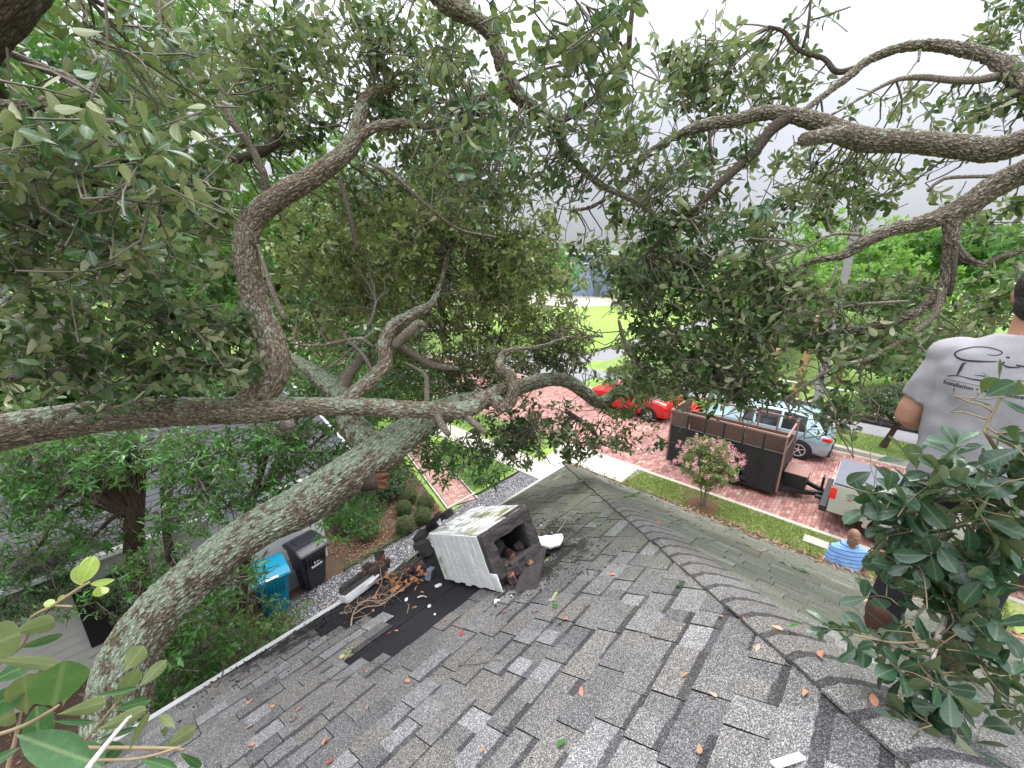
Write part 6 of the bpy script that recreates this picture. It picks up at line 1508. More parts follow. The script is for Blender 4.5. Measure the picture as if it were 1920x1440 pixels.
# ================================================================== OAK LIMBS AND NEAR FOLIAGE
MATS = {'oak': ('oakleaf', 'oak', None), 'oaksun': ('oakleaf_sun', 'oak', None), 'near': ('oakleaf_n', 'oak', 'hi'), 'cam': ('camphor', 'nar', None), 'bgd': ('bgdark', 'oak', None), 'bgl': ('bgleaf', 'oak', None)}
# ---- leaning oak: its trunk rises from the side yard past the eave
g0 = at(215, 1480, 2.95)
T1 = Tree('leaning_oak', 'thick lichen covered oak trunk leaning over the side yard from the lower left', (float(g0[0]) - .25, float(g0[1]) + .3, 0), cat='tree')
tp = [(218, 1480, 2.95, 110.1), (225, 1300, 3.0, 101.5), (270, 1180, 3.1, 91.2), (360, 1088, 3.25, 84.3), (470, 1000, 3.4, 74.0), (560, 952, 3.6, 79.1), (640, 900, 3.8, 79.1), (700, 860, 3.95, 75.7), (745, 826, 4.1, 67.1), (800, 788, 4.3, 53.3), (850, 762, 4.5, 43.0), (930, 742, 4.7, 32.7), (1010, 715, 4.9, 28.4), (1060, 713, 5.0, 26.7), (1095, 735, 5.05, 25.8), (1125, 755, 5.1, 24.1), (1160, 735, 5.2, 20.6), (1215, 712, 5.3, 12.9)]
P = [at(a, b, c) for a, b, c, w in tp]; r = [w * c / FOC / 2 for a, b, c, w in tp]
base = [np.array([T1.root.location.x, T1.root.location.y, -.1]), np.array([g0[0] - .18, g0[1] + .22, 1.6])]
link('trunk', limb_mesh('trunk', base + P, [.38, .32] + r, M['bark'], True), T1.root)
T1.anch += P[6:]
T1.limb([(712, 852, 4.05, 66.3), (665, 800, 4.2, 52.7), (640, 745, 4.4, 44.2), (605, 712, 4.6, 34.0), (565, 682, 4.8, 23.8), (535, 664, 4.9, 17.0)], M['bark'], seg=40, step=.012, hi=True)
T1.limb([(688, 905, 3.85, 34), (702, 903, 3.76, 30), (712, 902, 3.72, 27)], M['bark_d'], name='broken_stub')
for k in range(9):
    a_ = at(708, 902 + (k % 3 - 1) * 8, 3.74); b_ = at(722 + 9 * rng.random(), 900 + (k % 3 - 1) * 10 + 4 * rng.normal(), 3.66 + .03 * rng.normal()); T1.limb3([a_, (a_ + b_) / 2 + rand_unit() * .006, b_], [.034, .024, .004], M['wood_break'], name='splinter', seg=6, step=.02)
T1.limb([(640, 740, 4.4, 26), (655, 700, 4.5, 22), (690, 660, 4.7, 14)], M['bark_s'])
T1.limb([(740, 640, 4.3, 16), (772, 662, 4.3, 14), (810, 684, 4.4, 13), (860, 692, 4.5, 8)], M['bark_s'])
T1.limb([(1060, 770, 5, 8), (1090, 790, 4.9, 9), (1110, 805, 4.85, 8), (1130, 835, 4.8, 4)], M['bark_d']); T1.limb([(1195, 715, 5.3, 12), (1200, 690, 5.2, 14), (1180, 660, 5.1, 12), (1170, 640, 5.1, 10), (1160, 600, 5.1, 5)], M['bark_s'])
for a in [(930, 730, 4.7), (1000, 800, 4.8), (900, 800, 4.4)]: T1.anch.append(at(*a))
# foliage hanging from the leaning oak: narrow dark leaves underneath, oak leaves at the far end
for px, py, d, rp_, ry, cv, L, k in [(1110, 800, 5.0, 70, 60, .38, .07, 'oak'), (1010, 790, 5.0, 70, 60, .55, .075, 'oak'), (930, 820, 5.3, 70, 60, .6, .075, 'oak'), (1180, 780, 5.0, 45, 35, .4, .07, 'oak'), (1080, 845, 4.9, 40, 24, .55, .07, 'oak'), (1160, 840, 4.9, 24, 18, .35, .07, 'oak'), (1225, 820, 4.9, 18, 16, .6, .07, 'oak'),
    (1140, 690, 5.3, 55, 30, .25, .07, 'oak'), (1050, 660, 5.3, 60, 40, 1.0, .07, 'oak'), (880, 860, 5.2, 75, 40, .6, .09, 'cam'), (800, 850, 5.4, 60, 30, 1.2, .09, 'cam'), (910, 905, 5.2, 40, 20, .25, .08, 'cam'), (990, 840, 5.2, 45, 40, .35, .07, 'oak'),
    (640, 960, 5.0, 70, 25, 1.6, .09, 'cam'), (700, 880, 5.2, 50, 40, 1.0, .09, 'cam'), (1200, 728, 4.9, 60, 26, 1.1, .07, 'oak'), (1170, 705, 5.2, 50, 20, .6, .07, 'oak'), (880, 700, 5.0, 60, 60, .9, .07, 'oak'), (820, 740, 5.6, 90, 60, 1.1, .08, 'cam')]:
    T1.blob(px, py, d, rp_, cv, L, k, ry=ry)
T1.finish(MATS, 300)
# ---- oak with the long horizontal limb
T2 = Tree('horizontal_limb_oak', 'oak with long horizontal limb from the left edge and a big upright bent branch', (-2.9, 3.6, 0))
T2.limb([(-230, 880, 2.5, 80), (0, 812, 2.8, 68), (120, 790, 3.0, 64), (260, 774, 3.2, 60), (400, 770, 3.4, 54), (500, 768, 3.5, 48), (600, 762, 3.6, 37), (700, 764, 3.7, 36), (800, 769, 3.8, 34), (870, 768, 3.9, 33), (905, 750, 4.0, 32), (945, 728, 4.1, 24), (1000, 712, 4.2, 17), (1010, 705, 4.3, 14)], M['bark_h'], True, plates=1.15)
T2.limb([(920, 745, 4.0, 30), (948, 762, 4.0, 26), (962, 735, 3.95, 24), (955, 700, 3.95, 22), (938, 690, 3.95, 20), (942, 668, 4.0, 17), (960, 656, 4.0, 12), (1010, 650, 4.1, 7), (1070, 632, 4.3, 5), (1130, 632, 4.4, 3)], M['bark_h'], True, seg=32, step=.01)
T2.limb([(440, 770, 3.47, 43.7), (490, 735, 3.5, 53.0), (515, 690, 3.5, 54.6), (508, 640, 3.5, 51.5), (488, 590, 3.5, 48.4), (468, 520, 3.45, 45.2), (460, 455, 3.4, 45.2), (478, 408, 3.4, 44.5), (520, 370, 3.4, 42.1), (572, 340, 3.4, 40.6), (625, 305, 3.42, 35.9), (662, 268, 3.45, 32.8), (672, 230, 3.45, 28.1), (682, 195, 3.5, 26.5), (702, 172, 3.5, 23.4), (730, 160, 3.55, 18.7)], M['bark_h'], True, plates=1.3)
T2.limb([(668, 262, 3.45, 24.0), (700, 240, 3.45, 19.2), (745, 232, 3.5, 17.6), (785, 234, 3.6, 15.2), (803, 240, 3.65, 12.0)], M['bark_h'], True, seg=40, step=.01)
T2.limb([(640, 765, 3.66, 32.3), (668, 735, 3.7, 28.9), (705, 703, 3.8, 27.2), (722, 680, 3.9, 27.2), (720, 645, 3.9, 25.5), (738, 610, 4.0, 23.8), (775, 590, 4.1, 22.1), (812, 565, 4.2, 13.6), (832, 510, 4.4, 10.2), (845, 465, 4.5, 9.3), (885, 445, 4.6, 6.8), (970, 440, 4.8, 4.2)], M['bark_h'], True, seg=44, step=.01)
T2.limb([(738, 650, 3.95, 18), (770, 620, 3.9, 18), (785, 605, 3.9, 14), (800, 612, 3.9, 8)], M['bark_s']); T2.limb([(530, 800, 3.5, 20), (542, 796, 3.45, 20), (548, 800, 3.42, 14)], M['bark_s'], name='broken_stub')
T2.limb([(870, 775, 3.9, 12), (885, 790, 3.85, 14), (912, 812, 3.8, 8)], M['bark_s']); T2.limb([(815, 770, 3.8, 16), (830, 800, 3.75, 14), (842, 815, 3.7, 10)], M['bark_s'])
T2.limb([(800, 765, 3.85, 12), (800, 720, 3.9, 10), (795, 700, 3.9, 8), (760, 680, 3.9, 3)], M['bark_s'])
T2.limb([(400, 135, 3.0, 16), (418, 190, 3.05, 15), (440, 235, 3.1, 14), (470, 275, 3.2, 12), (495, 330, 3.3, 14), (500, 370, 3.4, 15)], M['bark_s']); T2.limb([(297, -10, 2.8, 7), (302, 50, 2.8, 7), (330, 100, 2.85, 7), (380, 165, 2.9, 7), (400, 190, 3.0, 7), (440, 240, 3.1, 7)], M['bark_s'])
T2.limb([(484, 460, 3.4, 7), (505, 530, 3.3, 9), (520, 570, 3.3, 11), (535, 600, 3.3, 8)], M['bark_s']); T2.limb([(690, 305, 3.45, 7), (740, 330, 3.4, 7), (800, 385, 3.5, 6), (860, 430, 3.7, 5), (930, 445, 4, 4)], M['bark_s'])
T2.limb([(638, 338, 3.42, 8), (655, 400, 3.3, 8), (670, 470, 3.3, 6)], M['bark_d']); T2.limb([(520, 265, 3.5, 16), (490, 285, 3.6, 18), (440, 300, 3.7, 14)], M['bark_d'])
T2.limb([(700, 650, 3.85, 6), (670, 635, 3.8, 7), (600, 648, 3.75, 5), (550, 645, 3.7, 3)], M['bark_s']); T2.limb([(700, 700, 3.8, 7), (680, 665, 3.75, 7), (645, 630, 3.7, 6), (650, 620, 3.7, 3)], M['bark_s'])
T2.limb([(700, 622, 3.9, 7), (670, 645, 3.8, 5), (620, 690, 3.8, 3)], M['bark_s']); T2.limb([(690, 615, 4, 6), (700, 590, 4, 6), (705, 565, 4, 4)], M['bark_s'])
for px, py, d, rp_, ry, cv, L, k in [
    (640, 60, 3.4, 120, 80, 1.1, .085, 'oak'), (800, 90, 3.6, 120, 90, 1.1, .085, 'oak'), (520, 120, 3.5, 100, 90, 1.0, .085, 'oak'), (560, 220, 3.6, 90, 70, 1.1, .085, 'oak'), (420, 60, 3.4, 100, 70, .8, .085, 'oak'), (740, 190, 3.8, 90, 70, 1.1, .085, 'oak'), (880, 230, 3.9, 90, 70, .9, .085, 'oak'),
    (300, 150, 3.2, 110, 80, .8, .085, 'oak'), (620, 420, 4.4, 90, 80, 1.1, .075, 'oak'), (740, 450, 4.6, 110, 90, 1.25, .07, 'oak'), (850, 400, 4.4, 90, 80, 1.1, .07, 'oak'), (700, 540, 5.0, 110, 70, 1.25, .065, 'oak'), (860, 560, 4.9, 110, 70, 1.25, .065, 'oak'), (960, 470, 4.7, 90, 60, 1.2, .07, 'oak'),
    (980, 590, 5.0, 100, 70, 1.2, .065, 'oak'), (600, 600, 4.6, 60, 60, .9, .07, 'oak'), (930, 660, 5.0, 80, 50, 1.1, .065, 'oak'), (1050, 590, 5.2, 40, 30, .4, .065, 'oak'), (560, 500, 4.5, 60, 60, 1.0, .075, 'oak'), (780, 640, 4.9, 80, 50, 1.1, .065, 'oak'), (690, 350, 4.4, 70, 60, .9, .075, 'oak'),
    (800, 300, 4.2, 80, 60, .8, .08, 'oak'), (350, 340, 3.3, 90, 80, .8, .085, 'oak'), (380, 440, 3.4, 80, 70, .8, .085, 'oak'), (930, 340, 4.4, 80, 70, 1.0, .075, 'oak'), (1010, 420, 4.6, 60, 50, .8, .07, 'oak'), (1050, 520, 5.0, 45, 40, 1.0, .065, 'oak'), (1040, 640, 5.1, 60, 30, .9, .065, 'oak'), (960, 720, 5.3, 50, 30, .7, .065, 'oak'), (880, 500, 4.9, 80, 60, .8, .065, 'oak'), (640, 500, 5.0, 80, 60, .9, .07, 'oak')]:
    T2.blob(px, py, d, rp_, cv * .8, L, 'oaksun' if 540 < px < 1100 and py > 390 else k, ry=ry, pull=.25)
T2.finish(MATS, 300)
# ---- oak twigs at the far left, between the horizontal limb and the sky
T2b = Tree('left_edge_oak', 'oak foliage at the left edge above the horizontal limb, broad olive leaves', (-3.6, 4.6, 0))
T2b.limb([(-60, 720, 2.4, 18), (90, 698, 2.6, 14), (160, 680, 2.7, 13), (215, 645, 2.8, 9), (260, 610, 2.9, 6), (330, 580, 3.0, 5)], M['bark_s']); T2b.limb([(-40, 300, 2.0, 10), (60, 320, 2.2, 8), (120, 400, 2.4, 6), (180, 520, 2.6, 5)], M['bark_s'])
T2b.limb3([(-3.6, 4.6, 0), (-3.6, 4.7, 3), (-3.0, 4.6, 6), (-1.9, 4.0, 7.6)], [.3, .25, .2, .12], M['bark_s'], 'trunk')
for px, py, d, rp_, ry, cv, L, k in [(80, 640, 2.6, 120, 70, 1.0, .085, 'oak'), (60, 560, 2.6, 100, 60, .7, .085, 'oak'), (230, 700, 2.8, 120, 50, 1.1, .085, 'oak'), (350, 690, 3.0, 90, 50, 1.0, .08, 'oak'), (150, 560, 2.5, 100, 40, .55, .09, 'oak'), (300, 560, 3.0, 90, 60, .7, .08, 'oak'), (390, 610, 3.1, 60, 60, .7, .08, 'oak'),
    (50, 470, 2.2, 90, 70, 1.0, .09, 'oak'), (140, 430, 2.1, 100, 80, 1.0, .09, 'oak'), (250, 450, 2.2, 80, 60, 1.0, .09, 'oak'), (60, 350, 2.0, 80, 70, 1.0, .09, 'oak'), (60, 740, 3.2, 80, 25, 1.0, .08, 'oak'), (440, 690, 3.3, 60, 40, .9, .08, 'oak'), (300, 500, 2.6, 90, 40, .8, .085, 'oak'), (200, 640, 2.9, 70, 50, .5, .08, 'oak')]:
    T2b.blob(px, py, d, rp_, cv * 1.05, L, k, ry=ry, pull=.3)
T2b.finish(MATS, 300)
# ---- close branch top left
T5 = Tree('near_left_branch', 'close dark oak branch at the top left with large glossy bluish green leaves', (-1.4, 2.2, 0))
T5.limb3([(-1.5, 2.3, 0), (-1.45, 2.2, 4), at(-330, 300, 1.7), at(-90, 60, 1.6), at(20, -60, 1.6), at(60, -220, 1.7)], [.3, .26, .17, .13, .12, .1], M['bark_d'], 'trunk', hi=True, seg=60, step=.03)
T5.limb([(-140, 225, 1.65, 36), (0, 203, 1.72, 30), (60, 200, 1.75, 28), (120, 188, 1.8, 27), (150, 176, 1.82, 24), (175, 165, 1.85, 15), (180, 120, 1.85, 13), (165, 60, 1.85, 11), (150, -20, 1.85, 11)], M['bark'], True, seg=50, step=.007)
T5.limb([(150, 170, 1.83, 22), (125, 145, 1.85, 18), (80, 128, 1.85, 16), (20, 100, 1.8, 13), (-20, 90, 1.7, 14)], M['bark_s']); T5.limb([(178, 75, 1.85, 6), (230, 95, 1.85, 6), (265, 115, 1.85, 5), (290, 165, 1.9, 4)], M['bark_s'])
T5.limb([(170, 185, 1.85, 10), (230, 215, 1.75, 8), (290, 270, 1.7, 6), (340, 330, 1.75, 5)], M['bark_s'])
for px, py, d, rp_, ry, cv, L, k in [(210, 215, 1.45, 70, 35, .75, .088, 'near'), (270, 280, 1.55, 80, 55, .8, .085, 'near'), (160, 270, 1.7, 80, 40, .8, .085, 'near'), (330, 340, 1.7, 70, 50, .9, .082, 'near'), (60, 260, 1.7, 70, 40, .8, .085, 'near'), (120, 340, 1.8, 90, 50, .9, .085, 'near'), (230, 380, 1.9, 80, 40, .8, .082, 'near'),
    (80, 60, 2.1, 60, 40, .5, .085, 'near'), (230, 60, 2.2, 90, 50, .5, .085, 'near'), (240, 150, 2.2, 80, 40, .5, .085, 'near'), (340, 220, 2.2, 60, 50, .5, .085, 'near'), (180, 480, 1.9, 80, 35, .45, .085, 'near'), (60, 160, 2.2, 50, 30, .4, .085, 'near'), (370, 140, 2.6, 60, 60, .5, .085, 'near')]:
    T5.blob(px, py, d, rp_, cv * 1.2, L, k, ry=ry, per=7, pull=.35)
T5.finish(MATS, 300)
# ---- overhead oak limb at the top centre
T4 = Tree('overhead_oak_limb', 'dark oak limb coming down from the top centre with large leaves hanging near the viewer', (1.6, 2.9, 0))
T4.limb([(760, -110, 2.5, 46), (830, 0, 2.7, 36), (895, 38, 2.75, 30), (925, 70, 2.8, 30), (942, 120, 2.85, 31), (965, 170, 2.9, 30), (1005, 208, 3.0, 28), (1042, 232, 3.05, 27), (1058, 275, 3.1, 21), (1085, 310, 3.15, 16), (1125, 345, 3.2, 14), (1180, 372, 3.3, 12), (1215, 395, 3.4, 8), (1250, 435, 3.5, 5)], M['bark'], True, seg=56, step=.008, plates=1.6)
T4.limb([(1045, 230, 3.04, 16), (1095, 200, 3.0, 14), (1150, 155, 2.9, 12), (1175, 110, 2.85, 10), (1182, 50, 2.75, 9), (1190, -20, 2.7, 8)], M['bark_d']); T4.limb([(918, 50, 2.78, 18), (940, 42, 2.7, 12)], M['bark_s'], name='broken_stub')
T4.limb([(960, 170, 2.9, 9), (920, 175, 2.9, 8), (880, 190, 2.95, 6)], M['bark_s']); T4.limb([(965, 155, 2.9, 6), (1020, 130, 2.7, 5), (1100, 110, 2.5, 5), (1150, 70, 2.3, 4)], M['bark_s'])
for px, py, d, rp_, ry, cv, L, k in [(1110, 60, 2.1, 80, 55, .8, .088, 'near'), (1040, 120, 2.2, 70, 50, .8, .088, 'near'), (1180, 60, 2.0, 45, 60, .7, .088, 'near'), (1130, 170, 2.4, 60, 50, .8, .085, 'near'), (880, 290, 2.6, 70, 60, .9, .085, 'near'), (960, 40, 2.6, 60, 40, .5, .085, 'near'), (1000, 230, 2.9, 60, 50, .7, .085, 'near'),
    (1100, 270, 3.0, 70, 50, .9, .08, 'near'), (1190, 240, 3.1, 60, 60, .8, .08, 'near'), (930, 230, 2.8, 60, 50, .8, .085, 'near'), (1040, 340, 3.4, 60, 50, .6, .08, 'near'), (1170, 300, 3.2, 50, 40, .7, .08, 'near'), (850, 130, 2.9, 60, 50, .7, .085, 'near'), (920, 360, 3.2, 70, 60, .8, .08, 'near'), (850, 210, 3.0, 60, 60, .8, .085, 'near'), (1250, 330, 3.4, 60, 50, .7, .08, 'near')]:
    T4.blob(px, py, d, rp_, cv * 1.1, L, k, ry=ry, per=7, pull=.4)
T4.finish(MATS, 300)
# ---- right oak: three heavy limbs from the right edge
T3 = Tree('right_oak', 'oak at the right edge sending heavy curved limbs leftwards over the street side', (4.4, -4.6, 0))
T3.limb3([(4.4, -4.6, 0), (4.4, -4.7, 4), (3.9, -4.2, 6.5), at(2350, 260, 2.2), at(2150, 250, 2.35)], [.35, .3, .2, .14, .11], M['bark_r'], 'trunk')
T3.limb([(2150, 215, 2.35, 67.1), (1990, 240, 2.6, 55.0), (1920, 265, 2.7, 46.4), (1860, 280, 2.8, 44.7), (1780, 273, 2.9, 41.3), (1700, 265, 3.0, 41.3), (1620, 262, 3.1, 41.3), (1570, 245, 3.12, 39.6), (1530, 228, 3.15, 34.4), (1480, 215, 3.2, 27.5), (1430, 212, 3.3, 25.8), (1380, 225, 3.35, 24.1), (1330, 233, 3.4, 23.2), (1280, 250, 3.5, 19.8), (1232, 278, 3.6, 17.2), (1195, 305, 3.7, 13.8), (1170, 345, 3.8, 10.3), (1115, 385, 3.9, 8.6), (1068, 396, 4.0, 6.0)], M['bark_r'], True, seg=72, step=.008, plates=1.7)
T3.limb([(1480, 218, 3.2, 24.1), (1445, 245, 3.25, 20.6), (1415, 285, 3.3, 17.2), (1370, 325, 3.33, 14.6), (1335, 360, 3.37, 12.0), (1300, 395, 3.42, 9.5), (1250, 440, 3.5, 6.9), (1210, 480, 3.6, 4.3)], M['bark_d'])
T3.limb([(1590, 250, 3.12, 36.1), (1545, 255, 3.05, 29.2), (1505, 262, 2.98, 24.1)], M['bark_r'], True, seg=40, step=.01, name='broken_stub')
T3.limb([(1505, 210, 3.2, 12.0), (1550, 175, 3.25, 12.9), (1595, 140, 3.28, 15.5), (1625, 115, 3.3, 16.3), (1680, 92, 3.25, 18.1), (1740, 84, 3.2, 19.8), (1800, 92, 3.1, 22.4), (1860, 108, 3.0, 27.5), (1905, 140, 2.9, 37.8), (1960, 180, 2.8, 49.9), (2050, 220, 2.6, 56.8)], M['bark_r'], True, seg=48, step=.009, plates=1.7)
T3.limb([(1618, 122, 3.3, 10.3), (1570, 135, 3.32, 10.3), (1545, 110, 3.35, 8.6), (1500, 95, 3.38, 7.7), (1470, 60, 3.42, 6.9), (1440, 50, 3.45, 5.2)], M['bark_d']); T3.limb([(1885, 140, 2.95, 15.5), (1830, 150, 3.0, 13.8), (1780, 150, 3.05, 12.0), (1730, 145, 3.08, 10.3), (1680, 150, 3.1, 7.7), (1620, 180, 3.1, 6.0), (1560, 215, 3.1, 4.3)], M['bark_s'])
T3.limb([(1505, 90, 3.35, 5.2), (1515, 50, 3.3, 5.2), (1520, 0, 3.3, 4.3)], M['bark_d']); T3.limb([(1725, 95, 3.2, 5.2), (1722, 115, 3.15, 3.4)], M['bark_s']); T3.limb([(1330, 240, 3.4, 6.9), (1332, 280, 3.4, 6.0), (1340, 310, 3.4, 4.3)], M['bark_d'])
T3.limb([(2120, 240, 2.3, 63.6), (1990, 290, 2.45, 53.3), (1920, 322, 2.6, 46.4), (1860, 352, 2.7, 43.0), (1800, 392, 2.8, 37.8), (1730, 418, 2.9, 30.1), (1680, 428, 2.95, 26.7), (1630, 448, 3.0, 24.1), (1580, 478, 3.1, 18.1), (1525, 490, 3.2, 12.0), (1470, 520, 3.4, 7.7)], M['bark_r'], True, seg=64, step=.008, plates=1.7)
T3.limb([(1785, 400, 2.82, 32.7), (1783, 450, 2.85, 25.8), (1776, 510, 2.9, 22.4), (1765, 545, 2.93, 20.6), (1735, 575, 3.0, 18.9), (1705, 592, 3.05, 17.2), (1640, 612, 3.2, 13.8), (1570, 622, 3.3, 12.0), (1490, 645, 3.45, 9.5), (1420, 690, 3.6, 6.9), (1390, 720, 3.7, 4.3)], M['bark_r'], True, seg=44, step=.009, plates=1.7)
T3.limb([(1782, 450, 2.83, 18.9), (1808, 482, 2.83, 15.5), (1845, 496, 2.8, 12.0), (1880, 478, 2.75, 11.2), (1940, 468, 2.7, 10.3)], M['bark_s'], True, seg=36, step=.01)
T3.limb([(1768, 540, 2.88, 12.0), (1755, 585, 2.9, 11.2), (1725, 615, 2.95, 10.3), (1680, 645, 3.0, 8.6), (1630, 672, 3.05, 8.6), (1570, 688, 3.1, 6.9), (1520, 715, 3.2, 5.2), (1470, 750, 3.3, 3.4)], M['bark_s']); T3.limb([(1700, 640, 3.0, 5.2), (1725, 650, 2.95, 5.2), (1750, 680, 2.9, 4.3), (1762, 700, 2.9, 3.4)], M['bark_s'])
T3.limb([(1790, 470, 2.8, 10.3), (1788, 520, 2.8, 8.6), (1780, 555, 2.85, 6.9)], M['bark_d']); T3.limb([(1705, 565, 3.0, 5.2), (1650, 568, 3.0, 6.0), (1600, 572, 3.1, 4.3), (1560, 580, 3.1, 2.6)], M['bark_s']); T3.limb([(1615, 440, 3.0, 6.9), (1560, 440, 3.05, 5.2), (1500, 470, 3.1, 2.6)], M['bark_s'])
T3.limb([(1860, 330, 2.75, 6.9), (1770, 335, 2.85, 6.9), (1740, 360, 2.9, 5.2)], M['bark_s']); T3.limb([(1570, 500, 3.1, 6.0), (1560, 530, 3.1, 5.2), (1545, 555, 3.1, 3.4)], M['bark_s'])
for px, py, d, rp_, ry, cv, L, k in [
    (1330, 120, 3.8, 75, 60, 1.25, .085, 'oak'), (1390, 190, 3.8, 80, 55, 1.2, .08, 'oak'), (1290, 190, 3.9, 60, 50, 1.0, .08, 'oak'), (1470, 130, 3.6, 50, 60, .5, .075, 'oak'), (1500, 30, 3.4, 40, 28, .35, .075, 'oak'), (1250, 120, 4.0, 30, 50, .6, .08, 'oak'), (1340, 300, 3.7, 90, 40, .9, .08, 'oak'),
    (1230, 400, 3.6, 90, 50, 1.1, .08, 'oak'), (1330, 420, 3.5, 90, 60, 1.1, .08, 'near'), (1430, 420, 3.4, 60, 60, .9, .08, 'near'), (1250, 500, 3.8, 110, 60, 1.3, .075, 'oak'), (1380, 520, 3.6, 100, 60, 1.2, .08, 'oak'), (1195, 540, 4.0, 55, 40, .8, .08, 'oak'), (1300, 590, 3.9, 110, 50, 1.4, .075, 'oak'),
    (1205, 712, 4.6, 70, 24, 1.0, .072, 'oak'), (1255, 735, 4.4, 40, 22, .8, .072, 'oak'), (1240, 660, 4.1, 70, 45, 1.2, .075, 'oak'), (1360, 660, 3.8, 100, 50, 1.4, .072, 'oak'), (1450, 620, 3.5, 90, 50, 1.0, .075, 'oak'), (1550, 640, 3.3, 90, 45, .9, .07, 'oak'), (1650, 640, 3.2, 90, 50, .8, .07, 'oak'), (1335, 715, 4.0, 85, 35, 1.4, .07, 'oak'), (1420, 735, 3.8, 70, 32, 1.0, .07, 'oak'),
    (1560, 780, 3.3, 28, 55, 1.3, .075, 'oak'), (1545, 730, 3.3, 55, 30, .7, .07, 'oak'), (1600, 330, 3.6, 90, 50, .75, .07, 'oak'), (1560, 380, 3.7, 90, 45, 1.0, .07, 'oak'), (1500, 320, 3.6, 70, 40, .7, .07, 'oak'), (1700, 320, 3.4, 60, 30, .2, .07, 'oak'), (1690, 200, 3.3, 100, 28, .4, .07, 'oak'), (1800, 220, 3.2, 90, 30, .6, .07, 'oak'), (1880, 200, 3.0, 50, 50, .8, .07, 'oak'),
    (1900, 40, 3.6, 45, 60, 1.2, .07, 'oak'), (1860, 400, 3.4, 80, 50, .7, .075, 'oak'), (1880, 560, 3.6, 70, 60, .8, .08, 'oak'), (1800, 620, 3.6, 90, 50, .9, .075, 'oak'), (1700, 540, 3.4, 90, 40, .6, .07, 'oak'), (1600, 560, 3.4, 100, 40, .8, .07, 'oak'), (1480, 560, 3.4, 90, 45, .9, .075, 'oak'), (1650, 380, 3.5, 80, 25, .3, .07, 'oak'), (1120, 470, 4.2, 55, 35, .7, .075, 'oak'), (1700, 700, 3.4, 60, 30, .35, .07, 'oak'), (1215, 640, 4.1, 40, 30, .6, .075, 'oak')]:
    T3.blob(px, py, d, rp_, cv * .85, L, k, ry=ry, pull=.3, **({'up': .35} if py < 260 else {}))
T3.finish(MATS, 300)

# ---- garden trees with narrow glossy leaves between the houses
def gtree(label, base_px, top, blobs, rtr, trunk=None, kind='cam', cv=1.0):
    b0 = base_px; t = Tree('camphor_tree', label, (b0[0], b0[1], 0), 'garden trees between the two houses'); 
    t.limb3([(b0[0], b0[1], -.1), ((b0[0] * 2 + top[0]) / 3 + .05, (b0[1] * 2 + top[1]) / 3, top[2] * .4), ((b0[0] + top[0] * 2) / 3 - .05, (b0[1] + top[1] * 2) / 3, top[2] * .72), top], [rtr, rtr * .85, rtr * .7, rtr * .4], M['bark_bg'], 'trunk', hi=True, seg=36, step=.03)
    for px, py, d, rp_, ry, c_, L in blobs:
        p_ = at(px, py, d)
        if rng.random() < .8: t.limb3([np.array(top) * .8 + np.array([b0[0], b0[1], 0]) * .2, (np.array(top) + p_) / 2 + rand_unit() * .15, p_], [rtr * .3, rtr * .2, rtr * .08], M['bark_bg'])
        t.blob(px, py, d, rp_, c_ * cv, L, kind, ry=ry, per=11, pull=.4)
    t.finish(MATS, 300); return t
p1 = atz(205, 1080, 0); p1 = at(222, 1010, 6.4)
gtree('garden tree with thick dark mottled trunk between the neighbour roof and the big limb', (float(at(205, 1100, 6.3)[0]), float(at(205, 1100, 6.3)[1])), tuple(at(262, 880, 6.0)), [(150, 870, 5.6, 90, 40, 1.3, .10), (270, 850, 5.6, 100, 35, 1.3, .10), (60, 850, 5.2, 80, 30, 1.2, .10), (120, 820, 5.0, 100, 16, 1.3, .10), (60, 930, 6.0, 80, 50, 1.0, .10), (200, 900, 6.6, 60, 40, .7, .10), (200, 830, 5.2, 90, 20, 1.2, .10), (380, 830, 5.4, 80, 22, 1.2, .10), (90, 950, 5.8, 60, 60, .7, .10), (170, 1010, 6.0, 60, 30, .9, .09), (60, 1040, 6.2, 70, 50, .8, .09), (120, 1130, 6.2, 60, 30, .5, .09), (40, 890, 5.5, 60, 40, .8, .10), (30, 820, 5.5, 60, 30, .7, .1)], .19)
gtree('slender garden tree at the middle of the hedge, pale trunk', (float(at(310, 1080, 6.1)[0]), float(at(310, 1080, 6.1)[1])), tuple(at(305, 900, 5.8)), [(360, 900, 5.4, 60, 50, 1.1, .10), (420, 870, 5.3, 60, 40, 1.1, .10), (330, 970, 5.6, 50, 40, .9, .10), (430, 950, 5.2, 60, 40, 1.2, .10), (280, 1060, 6.0, 60, 30, 1.1, .09), (200, 940, 6.4, 40, 20, .5, .09)], .09)
gtree('garden tree behind the big limb with forked dark trunk by the neighbour roof', (float(at(390, 1010, 7.3)[0]), float(at(390, 1010, 7.3)[1])), tuple(at(500, 850, 6.9)), [(560, 820, 5.6, 80, 30, 1.3, .10), (480, 830, 5.6, 60, 26, 1.2, .10), (620, 900, 5.6, 40, 30, .8, .10), (560, 860, 6.0, 60, 26, 1.0, .10), (640, 850, 5.8, 50, 25, .9, .10), (520, 900, 5.5, 50, 35, .9, .10), (600, 720, 5.8, 100, 50, 1.1, .09), (700, 740, 6.0, 90, 50, 1.1, .09), (440, 720, 5.8, 60, 40, .8, .10), (780, 690, 6.0, 70, 50, 1.1, .08)], .12)
